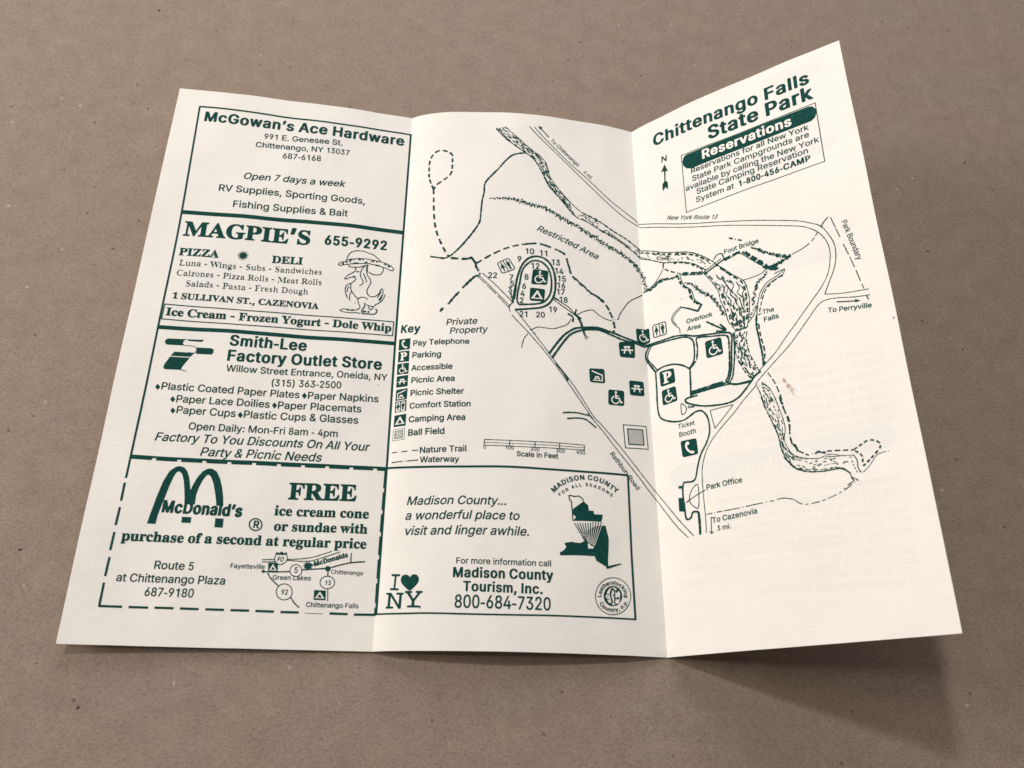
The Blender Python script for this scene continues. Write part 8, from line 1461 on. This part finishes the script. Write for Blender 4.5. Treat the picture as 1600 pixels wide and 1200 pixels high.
 ('place_lettering',2,None,'ink',[
  ["t","med",0,"To Cazenovia",115.5,175.27,131.1,174.57,1.0,0]]),
 ('place_lettering',2,None,'ink',[
  ["t","med",0,"3 mi.",117.03,178.08,121.77,177.95,1.0,0]]),
 ('map_symbol',2,'wheelchair symbol inside the square lot','ink',[
  ["i","access",[119.13,109.43,125.43,109.49,125.58,116.2,119.28,116.2],0]]),
 ('map_symbol',2,'letter P symbol in the parking lot','ink',[
  ["i","parking",[100.03,115.79,106.08,116.04,106.37,121.9,100.23,121.99],0]]),
 ('map_symbol',2,'wheelchair symbol below the letter P','ink',[
  ["i","access",[100.45,123.53,106.25,123.32,106.59,129.19,100.51,129.5],0]]),
 ('map_symbol',2,'telephone receiver symbol under the ticket booth','ink',[
  ["i","phone",[106.41,144.56,112.58,144.79,112.75,150.67,106.76,150.66],0]]),
 ('map_symbol',2,'outlined comfort station symbol beside the fold','ink',[
  ["i","comfort",[98.38,95.76,104.57,95.81,104.63,101.66,98.55,101.45],0]]),
 ('map_drawing',2,'road, creek and waterfall lines of the map','ink',[
  ["s",0.31,0,1,0,[95.17,47.74,97.69,49.06,107.73,53.4,120.99,58.95,133.41,63.44,145.12,67.7,156.15,72.21,160.82,75.0,164.76,78.28,166.82,82.77,168.04,87.19,167.82,92.29,166.37,96.85,164.17,101.1,162.34,104.71],0,0.5],
  ["s",0.279,0,1,0,[162.34,104.71,167.09,106.04,171.56,106.8,175.98,107.44],0,0.5],
  ["s",0.296,0,1,0,[95.76,49.68,97.58,50.64,107.61,55.01,120.84,60.51,133.23,65.17,144.87,69.78,155.87,74.36,160.03,76.72,163.42,80.09,165.53,84.25,166.27,88.46,165.8,92.81,164.44,97.42,161.41,102.01,158.29,105.32,153.89,110.07,147.62,116.68,143.19,121.42,138.27,125.43,135.11,128.45,132.56,131.04],0,0.5],
  ["s",0.287,0,1,0,[176.01,109.69,171.25,108.82,166.36,107.45,162.28,106.98,159.48,108.2,155.11,112.91,148.88,119.49,144.03,123.47,139.13,127.47,135.42,130.62],0,0.5],
  ["s",0.408,0,1,0,[167.58,75.6,166.06,76.79,164.86,78.33],0,0.5],
  ["s",0.465,0,1,0,[164.31,77.63,165.21,78.94],0,0.5],
  ["s",0.327,0,0,0,[168.23,76.0,169.25,80.76],0,0.5],
  ["s",0.323,0,0,0,[169.3,81.12,170.13,84.88],0,0.5],
  ["s",0.312,0,1,[4.48,1.12],[170.83,87.95,172.67,96.33,174.59,106.77],0,0.5],
  ["s",0.324,0,1,0,[174.9,109.54,175.1,110.45,175.37,111.27],0,0.5],
  ["s",0.423,0,0,0,[165.65,108.8,171.51,110.42],0,0.5],
  ["p",[[172.95,110.8,171.33,109.64,171.23,110.93]],0,0],
  ["s",0.36,0,1,[1.43,0.6],[163.4,80.22,162.08,81.9,160.8,83.2],0,0.5],
  ["s",0.333,0,1,0,[160.21,83.5,157.87,84.59,153.83,85.71],0,0.5],
  ["h",0.543,1.11,0.54,0,11,[140.12,77.43,143.65,80.16,147.35,83.13,150.51,85.26,153.52,85.93]],
  ["h",0.63,1.09,0.48,0,12,[144.71,88.3,147.92,87.82,150.87,86.92,153.5,86.12]],
  ["s",0.633,0,1,[1.56,0.78,0.39,0.78],[132.36,70.52,137.25,73.53],0,0.5],
  ["s",0.314,0,1,0,[135.74,89.86,139.59,89.77,142.56,89.38,144.34,88.03],0,0.5],
  ["s",1.007,0,1,[2.84,0.77],[129.32,78.81,132.77,78.26,135.56,77.88,137.28,78.74],0,0.5],
  ["s",1.333,0,1,[2.48,0.65],[137.58,78.72,140.2,81.91,143.03,85.34,145.05,87.89],0,1.5],
  ["s",0.328,0,1,0,[129.87,79.51,133.02,78.84,135.79,78.52,139.81,82.79,144.23,87.46],0,0.5],
  ["s",0.366,0,0,0,[120.52,81.52,128.47,78.0],0,0.5],
  ["s",0.639,0,0,0,[121.42,82.14,129.32,78.81],0,0.5],
  ["s",0.451,0,1,0,[125.7,77.42,127.12,75.86,128.98,76.1,129.42,77.81,130.46,79.73],0,0.5],
  ["p",[[144.82,87.35,146.85,87.23,148.95,89.53,147.64,90.04,145.47,89.11]],0,0],
  ["h",0.392,0.98,0.54,0,13,[144.84,88.68,143.04,91.15,141.18,92.2,139.92,94.52,138.9,96.79,138.32,99.85,137.97,101.35]],
  ["s",0.336,0,1,0,[150.69,90.49,148.98,90.66,146.94,91.1],0,0.5],
  ["s",0.338,0,1,0,[150.09,90.8,147.95,92.12,144.37,93.47,141.79,95.83,140.24,99.2,139.29,103.4,138.96,105.21],0,0.5],
  ["s",0.337,0,1,0,[150.69,90.49,149.92,92.18,147.83,93.06,144.84,94.29,142.42,96.38,140.91,99.43],0,0.5],
  ["s",0.441,0,1,[1.69,0.72],[149.84,92.8,146.92,93.59,143.48,96.1,141.66,99.36,140.36,103.11,139.79,105.48],0,0.5],
  ["s",0.687,0,1,0,[138.85,105.17,138.35,109.45,138.72,114.57,139.06,120.21,138.98,125.03],0,1],
  ["s",0.565,0,1,[2.08,0.93],[139.12,108.75,139.33,114.14,139.92,118.63,139.48,124.57],0,0.5],
  ["s",0.277,0,1,0,[139.24,105.3,140.69,105.13],0,0.5],
  ["h",0.314,0.85,0.72,0,14,[139.47,100.88,137.72,103.52,135.97,106.15]],
  ["s",0.307,0,1,0,[139.32,102.12,137.85,104.84,135.55,107.28],0,0.5],
  ["s",0.357,0,1,0,[95.14,60.61,99.74,62.85,106.7,66.44,115.36,69.63,119.74,72.47,123.31,75.79,125.61,78.3],0,1.2],
  ["s",0.359,0,1,0,[95.18,64.48,99.45,66.83,105.66,70.7,111.73,72.65,117.48,75.64,121.07,79.15,122.52,80.75],0,1.2],
  ["s",0.681,0,1,[1.95,1.12],[95.38,61.78,99.67,63.8,106.64,67.22,115.29,70.47,119.67,73.3,123.82,77.18],0,1.5],
  ["s",0.727,0,1,[1.63,0.81],[109.7,72.34,114.94,74.43,119.25,77.75,121.62,80.06],0,1.5],
  ["c",0.21,48,1.26,5,[95.14,60.61,99.74,62.85,106.7,66.44,115.36,69.63,119.74,72.47,123.31,75.79,125.61,78.3],[95.18,64.48,99.45,66.83,105.66,70.7,111.73,72.65,117.48,75.64,121.07,79.15,122.52,80.75]],
  ["s",0.559,0,1,[2.0,1.14],[105.66,70.7,105.19,72.18,106.1,74.0,111.3,77.71],0,0.5],
  ["s",0.338,0,1,0,[105.36,72.76,103.52,75.49,100.03,78.78,95.46,80.0],0,0.5],
  ["h",0.81,0.95,0.81,0,15,[111.62,77.98,115.17,79.35,118.38,80.22,120.85,81.37]],
  ["s",0.31,0,1,0,[112.53,79.04,120.18,81.68],0,0.5],
  ["h",0.516,1.15,0.54,0,16,[95.84,80.15,99.95,79.82,103.67,78.08,107.47,78.64,110.66,78.89]],
  ["s",0.855,0,1,[2.43,0.67],[110.9,78.41,112.18,83.14,114.89,86.24,115.54,89.92,116.92,92.59],0,1],
  ["s",0.342,0,1,0,[111.88,78.79,112.97,83.29,115.81,86.92,116.64,90.66,117.58,92.35],0,0.5],
  ["p",[[116.94,92.33,117.9,92.4,118.59,93.18,119.76,94.27,117.73,96.93,114.15,94.54,110.72,92.44,110.76,91.91,114.52,93.99,117.45,95.89,118.76,94.12,117.17,93.36]],0,0],
  ["s",0.311,0,1,0,[110.73,92.3,107.9,94.17,106.89,96.55,108.28,99.26,109.67,100.88,109.93,103.17],0,0.5],
  ["s",0.314,0,1,0,[111.09,92.77,108.39,94.76,107.42,96.73,108.81,99.24],0,0.5],
  ["h",0.415,1.17,0.49,0,17,[113.67,82.86,116.65,84.81,119.53,88.62,123.0,92.04,124.63,94.49,126.12,98.0,127.71,101.49]],
  ["s",0.408,0,1,0,[111.53,89.16,111.71,89.43],0,0.5],
  ["h",0.389,1.5,0.57,0,21,[95.35,70.96,95.89,74.14,96.57,77.35,96.81,80.34]],
  ["s",0.349,0,1,0,[120.65,80.18,123.66,85.33,126.21,91.02,126.71,95.21,128.08,99.65,128.56,103.73,130.03,106.79,131.0,108.7],0,1.2],
  ["s",0.343,0,1,0,[125.59,78.57,128.94,82.47,132.21,86.42,135.97,90.47,136.89,95.44,136.96,100.03,136.11,104.91,135.09,108.73],0,1.2],
  ["s",0.618,0,1,[2.03,1.27],[121.56,80.73,124.57,85.66,127.11,91.34,127.72,95.56,128.96,99.95,129.77,104.77,131.61,108.57],0,1.3],
  ["s",0.611,0,1,[2.25,1.0],[126.11,79.67,129.44,83.69,132.69,87.61,135.33,90.91,136.08,95.82,136.08,101.04,135.18,105.89],0,1.3],
  ["s",0.324,0,1,0,[128.7,87.85,129.9,90.98,129.04,93.36,130.52,96.53,129.67,98.88],0,1.4],
  ["s",0.318,0,1,0,[130.76,88.6,132.08,90.42,131.23,92.79,132.97,96.06,132.19,97.76,133.63,100.87],0,1.4],
  ["s",0.319,0,1,0,[133.09,89.44,133.97,92.43,133.18,94.14,135.19,97.48,134.63,99.9],0,1.4],
  ["s",0.317,0,1,0,[134.11,91.14,135.62,93.67,134.83,95.38,135.97,98.4],0,1.4],
  ["s",0.32,0,1,0,[129.45,89.48,128.0,91.65,128.55,95.19,129.81,97.61,131.41,99.46,132.42,101.11],0,1.4],
  ["s",0.318,0,1,0,[131.65,91.61,130.51,93.87,132.33,96.49,131.26,98.1],0,1.4],
  ["s",0.326,0,1,0,[127.55,88.79,128.43,90.46,128.49,92.83],0,1.4],
  ["s",0.314,0,1,0,[134.84,100.62,133.6,101.18,132.85,99.95],0,1.4],
  ["c",0.273,60,1.74,6,[127.92,98.28,129.27,102.66,131.1,107.77],[136.25,101.09,135.55,104.73,134.5,108.86]],
  ["c",0.254,26,2.29,16,[123.66,85.33,126.21,91.02,126.71,95.21,128.08,99.65,128.56,103.73],[128.94,82.47,132.21,86.42,135.97,90.47,136.89,95.44,136.96,100.03]],
  ["s",0.591,0,1,0,[130.68,108.92,132.17,108.75,135.09,108.73],0,1.5],
  ["s",0.407,0,1,[2.86,0.71],[130.25,109.1,130.57,112.69,129.95,115.64,130.19,118.83,131.35,122.55,132.85,126.02,134.77,128.96],0,1.3],
  ["s",0.397,0,1,[2.79,0.7],[134.81,110.22,134.23,113.81,134.79,118.95,135.86,122.02,136.6,124.36,137.45,126.7],0,1.3],
  ["c",0.238,75,1.19,7,[130.25,109.1,130.57,112.69,129.95,115.64,130.19,118.83,131.35,122.55,132.85,126.02,134.77,128.96],[134.81,110.22,134.23,113.81,134.79,118.95,135.86,122.02,136.6,124.36,137.45,126.7]],
  ["s",0.439,0,1,0,[132.04,109.98,132.9,112.78,131.57,114.25,132.71,117.09],0,1.5],
  ["s",0.432,0,1,0,[130.87,115.29,132.29,118.21,131.47,120.44,132.94,122.7],0,1.5],
  ["s",0.428,0,1,0,[132.92,117.78,134.25,121.25,134.53,123.77],0,1.5],
  ["s",0.423,0,1,0,[132.8,123.88,133.92,126.62,135.35,126.42],0,1.5],
  ["s",0.693,0,1,0,[94.91,102.91,95.85,103.32,96.73,103.37,102.38,103.51,107.78,103.59,112.28,104.61,115.37,105.95,121.52,107.15,126.3,108.04,129.25,109.61,128.64,115.24,128.0,121.28,127.04,125.3,125.61,127.22,120.71,127.52,115.84,127.71,112.09,128.04],0,0.5],
  ["s",0.639,0,1,0,[95.01,103.63,95.95,103.97,96.68,104.03,102.32,104.3,107.69,104.63,110.95,105.04,113.14,105.88,114.7,107.7,114.9,111.02,114.38,115.36,112.51,117.86],0,0.5],
  ["s",0.602,0,1,0,[115.42,115.67,116.13,111.4,115.99,107.46,117.16,107.06,121.43,108.03,126.19,109.09,127.87,110.26,127.97,113.78,127.31,121.08,126.41,125.13,125.26,126.64],0,1],
  ["s",0.762,0,1,0,[96.85,103.75,95.04,106.15,94.7,108.71,96.44,111.98,98.66,115.54],0,0.5],
  ["s",0.48,0,1,0,[97.53,104.33,95.88,106.78,95.57,109.02,97.38,111.97,99.41,114.93],0,0.5],
  ["s",0.656,0,1,0,[98.54,115.31,101.52,114.36,106.19,114.65,109.97,116.26,112.5,117.98,115.08,115.89],0,0.5],
  ["s",0.732,0,1,0,[112.5,117.98,112.3,122.98,111.96,129.43],0,0.5],
  ["s",0.575,0,1,0,[130.05,109.35,129.78,115.59,128.91,121.54,127.83,126.13,126.6,127.74,128.81,128.83,132.22,129.04,134.21,128.98],0,0.5],
  ["s",0.574,0,1,0,[125.21,127.11,127.13,128.25],0,0.5],
  ["s",0.677,0,1,0,[120.49,101.72,123.07,103.88,127.28,107.32],0,0.5],
  ["s",0.662,0,1,0,[125.47,104.34,127.46,107.38,123.71,106.69],0,0.5],
  ["s",0.626,0,1,0,[98.54,115.31,98.45,122.73,98.3,129.05,98.82,132.96,100.54,134.99,104.35,136.67,108.13,137.16,110.72,136.25,112.98,135.2,115.13,135.15,116.79,136.78,117.71,139.7,117.6,143.8,116.04,147.53,113.62,151.04,112.02,155.29,110.95,158.94,109.48,159.89,106.77,159.61,106.09,160.33,105.67,163.65,105.93,167.62,106.13,172.2,107.92,172.29,108.8,170.48,110.85,170.73],0,0.5],
  ["s",0.872,0,1,0,[110.85,170.73,110.9,174.55,110.76,178.4],0,0.5],
  ["s",0.773,0,1,0,[111.84,127.35,117.13,127.02,124.35,126.87],0,1.2],
  ["s",0.456,0,1,0,[112.18,128.44,119.45,128.09,125.97,128.17,128.78,129.12,133.31,129.45,134.81,128.67],0,0.5],
  ["s",0.663,0,1,0,[114.47,129.19,110.72,129.27,109.53,129.94,110.85,131.4,115.89,133.6,121.18,134.67,125.83,134.98,129.1,133.99,131.93,131.59,134.81,128.67],0,0.5],
  ["s",0.296,1,0,0,[118.66,136.06,122.82,135.93,126.98,136.11,123.62,139.4,119.75,142.91,119.19,139.77],0,0.5],
  ["s",0.372,1,1,0,[107.86,130.84,107.84,134.77,109.32,134.37,109.76,132.96,109.12,131.74],0,0.5],
  ["s",0.314,1,1,0,[111.59,132.89,111.46,133.07,111.18,133.13,110.84,133.04,110.57,132.84,110.49,132.6,110.61,132.41,110.9,132.36,111.24,132.45,111.5,132.65],0,0.5],
  ["s",0.595,0,1,0,[111.65,132.9,113.0,133.02],0,0.5],
  ["s",0.296,0,1,0,[135.96,130.77,134.07,132.63,130.33,135.79,126.5,139.52,122.07,143.12,118.18,146.86,115.42,150.86,113.77,155.66,113.34,160.11,113.18,167.86,113.23,173.33,112.98,178.23],0,0.5],
  ["s",0.294,0,1,0,[94.91,160.38,98.7,165.55,104.32,173.42,108.36,178.44],0,0.5],
  ["s",0.296,0,1,0,[95.2,163.62,98.46,168.45,102.41,174.18,106.37,178.77],0,0.5],
  ["s",0.32,1,1,0,[111.44,161.41,109.56,162.27,108.14,164.69,108.21,167.21,109.83,169.01,111.0,169.22,111.54,165.34],0,0.5],
  ["s",0.318,0,0,0,[107.38,166.39,111.13,164.71,114.05,163.77],0,0.5],
  ["p",[[106.42,166.93,107.54,165.97,107.71,166.68]],0,0],
  ["s",0.266,0,1,0,[110.55,163.2,110.66,163.33],0,0.5],
  ["p",[[104.28,160.41,106.11,160.73,105.97,162.35,105.31,162.22,105.37,161.49,104.2,161.37]],0,0],
  ["p",[[103.86,164.59,105.93,164.93,105.79,169.82,103.76,169.28]],0,0],
  ["s",0.304,0,1,[1.97,0.66,0.33,0.66],[113.76,172.06,118.51,171.92,121.86,172.03],0,0.5],
  ["s",0.29,0,1,[5.42,0.83,0.42,0.83],[119.75,171.93,126.27,171.84,132.73,171.55,136.93,171.46],0,0.5],
  ["s",0.306,0,1,0,[137.72,171.34,139.54,171.2,141.27,171.61,142.96,172.28],0,0.5],
  ["s",0.271,0,1,[2.73,0.78,0.98,0.78],[143.18,172.47,145.2,174.21,147.63,174.53,151.58,174.22,155.58,173.17,159.11,171.82,161.96,170.1],0,0.5],
  ["s",0.304,0,0,0,[115.26,173.14,114.85,178.32],0,0.5],
  ["s",0.303,0,0,0,[114.22,177.79,114.82,178.68,115.66,178.18],0,0.5],
  ["s",0.673,0,1,0,[137.86,126.52,134.28,128.4],0,0.5],
  ["s",0.558,0,1,0,[139.23,122.08,138.98,125.03],0,0.5],
  ["s",0.312,0,1,0,[135.77,131.43,137.03,135.76,137.52,139.94],0,1.2],
  ["s",0.311,0,1,0,[137.65,130.63,140.03,133.63,141.58,137.8],0,1.2],
  ["c",0.202,26,0.9,9,[136.13,131.7,137.07,135.48,137.69,139.41],[137.88,130.99,140.0,133.91,141.42,137.76]],
  ["s",0.452,0,1,0,[136.82,135.71,137.82,140.14,139.38,145.08,140.85,150.35,141.18,154.39,142.31,158.55,144.33,161.96,147.32,163.83,151.94,164.96,155.82,165.12,158.87,165.32,160.71,166.92],0,1.3],
  ["s",0.27,0,1,0,[141.26,136.86,142.37,141.72,143.16,145.53,143.32,149.14,142.67,152.53,143.5,155.77,145.23,158.3,148.66,159.96],0,1.2],
  ["s",0.255,0,1,0,[148.66,159.96,152.55,160.69,155.78,160.11,159.47,161.31,162.83,161.82],0,1],
  ["c",0.192,95,1.07,10,[136.82,135.71,137.82,140.14,139.38,145.08,140.85,150.35,141.18,154.39,142.31,158.55,144.33,161.96],[141.26,136.86,142.37,141.72,143.16,145.53,143.32,149.14,142.67,152.53,143.5,155.77,145.23,158.3]],
  ["c",0.179,40,0.9,8,[144.33,161.96,147.32,163.83,151.94,164.96,155.82,165.12,158.87,165.32],[148.66,159.96,152.55,160.69,155.78,160.11,159.47,161.31,162.83,161.82]],
  ["s",0.397,0,1,[1.83,0.81],[141.56,157.96,143.99,161.47,147.0,163.26,152.02,164.36,155.91,164.52],0,1.5],
  ["s",0.422,0,1,0,[158.87,165.32,160.9,166.96,161.05,168.41,161.67,169.74],0,1.5],
  ["s",0.328,0,1,0,[162.83,161.82,163.57,163.83,163.48,166.05,164.17,167.61],0,0.5],
  ["s",0.288,0,1,0,[161.05,168.41,162.41,169.28,162.86,169.97],0,1.5],
  ["s",0.329,0,1,[0.58,0.58],[162.0,163.5,162.45,165.44,163.2,167.82],0,0.5],
  ["s",0.24,0,1,0,[143.25,156.15,144.8,158.43,147.83,160.13],0,0.5],
  ["s",0.24,0,1,0,[142.73,156.91,144.32,158.97,146.99,160.38],0,0.5],
  ["s",0.229,0,1,0,[154.52,160.68,158.7,161.36],0,0.5],
  ["s",0.572,0,1,[2.77,0.73],[142.93,137.29,144.11,143.06,144.94,146.4,144.6,151.2,144.93,154.34],0,1],
  ["s",0.609,0,1,0,[145.13,154.39,145.85,155.2,146.42,157.05],0,1.5],
  ["s",0.497,0,1,[1.83,0.61],[146.62,157.09,149.58,159.13],0,0.5],
  ["h",0.361,0.7,0.6,0,18,[150.85,158.64,152.84,158.64,154.32,159.38,155.17,158.93]],
  ["s",0.482,0,1,[1.58,0.79],[155.17,158.93,159.73,159.62,163.08,160.22],0,0.5],
  ["s",0.557,0,1,[1.14,0.65],[163.1,160.1,165.54,158.98,167.94,158.02,170.37,159.07,170.91,160.71,169.05,162.63,166.91,164.41,165.02,165.76],0,0.5],
  ["s",0.564,0,1,[1.16,0.66],[163.41,160.5,165.16,162.53,165.03,164.54],0,0.5],
  ["s",0.22,0,1,0,[164.71,167.72,167.06,165.78,169.32,163.21,171.25,162.62],0,0.5],
  ["s",0.218,0,1,[0.94,0.56,0.28,0.56],[171.25,162.62,173.61,162.65],0,0.5],
  ["s",0.328,0,1,0,[161.38,169.89,159.73,170.86],0,0.5],
  ["s",0.328,0,1,0,[158.87,171.5,158.46,171.74],0,0.5],
  ["s",0.429,0,1,[2.2,0.88],[140.1,127.74,141.9,131.78,143.19,136.49,143.77,140.36],0,0.5]]),
 ('show_through_band',2,'faint band showing through from the back','ghostband',[
  ["p",[[171.72,153.9,173.21,154.21,174.47,155.07,175.3,156.34,175.59,157.84,175.28,159.33,174.42,160.58,173.15,161.42,171.65,161.7,104.96,161.14,103.47,160.83,102.22,159.97,101.38,158.7,101.1,157.2,101.41,155.72,102.26,154.46,103.53,153.62,105.03,153.34]],0,0],
  ["t","bold",0,"Geology",150.83,161.6,124.73,161.94,-1.1,1]]),
 ('show_through_band',2,'faint band showing through from the back','ghostband',[
  ["p",[[171.86,40.74,173.18,41.08,174.28,41.89,174.98,43.06,175.18,44.41,174.84,45.74,174.03,46.83,172.85,47.53,171.5,47.73,105.63,44.38,104.31,44.05,103.21,43.24,102.51,42.06,102.31,40.71,102.65,39.39,103.46,38.29,104.64,37.59,105.99,37.39]],0,0]]),
 ('show_through_band',2,'faint band showing through from the back','ghostband',[
  ["p",[[166.33,85.44,167.65,85.78,168.75,86.59,169.44,87.77,169.64,89.12,169.3,90.44,168.48,91.54,167.31,92.24,165.96,92.43,106.36,89.28,105.04,88.94,103.94,88.12,103.25,86.95,103.05,85.6,103.39,84.28,104.2,83.18,105.38,82.48,106.73,82.29]],0,0]]),
 ('show_through_band',2,'faint band showing through from the back','ghostband',[
  ["p",[[171.99,4.55,173.22,4.92,174.22,5.74,174.83,6.87,174.95,8.15,174.58,9.39,173.77,10.38,172.63,10.99,171.35,11.12,154.51,9.5,153.28,9.13,152.28,8.32,151.67,7.18,151.54,5.9,151.91,4.67,152.73,3.67,153.86,3.06,155.14,2.93]],0,0]]),
 ('show_through_lettering',2,'faint mirrored lettering showing through from the back','ghost',[
  ["t","sans",0,"habitat for many kinds of wildlife and",176.03,130.08,118.4,127.56,-1,0],
  ["t","sans",0,"plants. The upper trail passes ferns and",175.95,134.08,115.09,131.33,-1,0],
  ["t","sans",0,"flowers that grow along the shaded walls",175.87,138.03,115.26,135.25,-1,0],
  ["t","sans",0,"of the gorge, and the pool below is",175.79,141.93,123.9,139.58,-1,0],
  ["t","sans",0,"where a rare snail makes its home. Please",175.71,145.78,113.85,142.83,-1,0],
  ["t","sans",0,"help us to protect it by staying on the",175.64,149.59,117.45,146.8,-1,0],
  ["t","sans",0,"trails as you enjoy the park.",175.56,153.34,133.92,151.38,-1,0],
  ["t","sans",0,"The escarpment at this place was carved",175.18,172.19,118.38,169.24,-1,0],
  ["t","sans",0,"long ago by water. Many rivers once",175.12,175.32,125.03,172.71,-1,0],
  ["t","sans",0,"flowed to the North here, and the valley",175.05,178.41,116.97,175.32,-1,0],
  ["t","sans",0,"was deepened by ice. The creek cuts its",174.99,181.47,118.76,178.46,-1,0],
  ["t","sans",0,"way through gravel, limestone and the",174.93,184.5,122.15,181.65,-1,0],
  ["t","sans",0,"layers of eroded shale and ancient environs.",174.87,187.5,110.64,183.94,-1,0],
  ["t","sans",0,"The sediments at the surface of Devonian",168.08,189.44,108.56,186.03,-1,0],
  ["t","sans",0,"origin dating back 400 million years. Layers of",174.75,193.39,105.75,189.47,-1,0],
  ["t","sans",0,"limestone and shale that can be found in the",174.69,196.29,111.09,192.69,-1,0],
  ["t","sans",0,"lower creatures which lived during this long",168.01,198.31,102.06,194.41,-1,0],
  ["t","sans",0,"of sedimentation and rock formation.",174.58,202.01,124.41,199.15,-1,0]])]

SMUDGES = [(145.48, 132.4, 0.4, 1.76, -0.55), (146.66, 134.8, 0.65, 1.96, -0.6), (147.45, 136.85, 0.43, 1.08, -0.3), (181.38, 120.15, 0.41, 0.41, 0)]
rng = np.random.default_rng(7)
for name, panel, label, mat, items in PRINT:
    ink = Ink()
    for it in items:
        k = it[0]
        if k == 't':
            do_text(ink, it)
        elif k == 's':
            do_stroke(ink, it, rng)
        elif k == 'p':
            conts = [np.array(q, float).reshape(-1, 2) for q in it[1]]
            if it[3]:
                conts = [smooth_line(q, True) for q in conts]
            ink.poly(conts, it[2])
        elif k == 'n':
            do_number(ink, it)
        elif k == 'a':
            do_path_text(ink, it)
        elif k == 'h':
            do_ragged(ink, it)
        elif k == 'c':
            do_ripple(ink, it)
        elif k == 'i':
            do_icon(ink, it)
    lay(ink, name, panel, label, {'ink': [M_INK, M_PAPER], 'ghost': [M_GHOST, M_PAPER], 'ghostband': [M_BAND, M_PAPER]}[mat], 0.0, 1.0 if mat == 'ink' else (0.4 if mat == 'ghost' else 0.22))

# brown smudges on the last panel
r = np.random.default_rng(3)
for label, marks in (("small tan smudge beside the creek drawing", SMUDGES[:3]), ("tiny brown spot near the outer edge", SMUDGES[3:])):
    ink = Ink()
    for (cx, cy, rx, ry, an) in marks:
        t = np.linspace(0, 2 * np.pi, 18, endpoint=False)
        rad = 1 + 0.25 * r.normal(0, 1, 18)
        p = np.stack([np.cos(t) * rx * rad, np.sin(t) * ry * rad], 1)
        ca, sa = math.cos(an), math.sin(an)
        ink.mesh(np.vstack([[[cx, cy]], p @ np.array([[ca, sa], [-sa, ca]]) + [cx, cy]]), [(0, i + 1, (i + 1) % 18 + 1) for i in range(18)])
    lay(ink, "smudge", 2, label, [M_STAIN], 0.03)
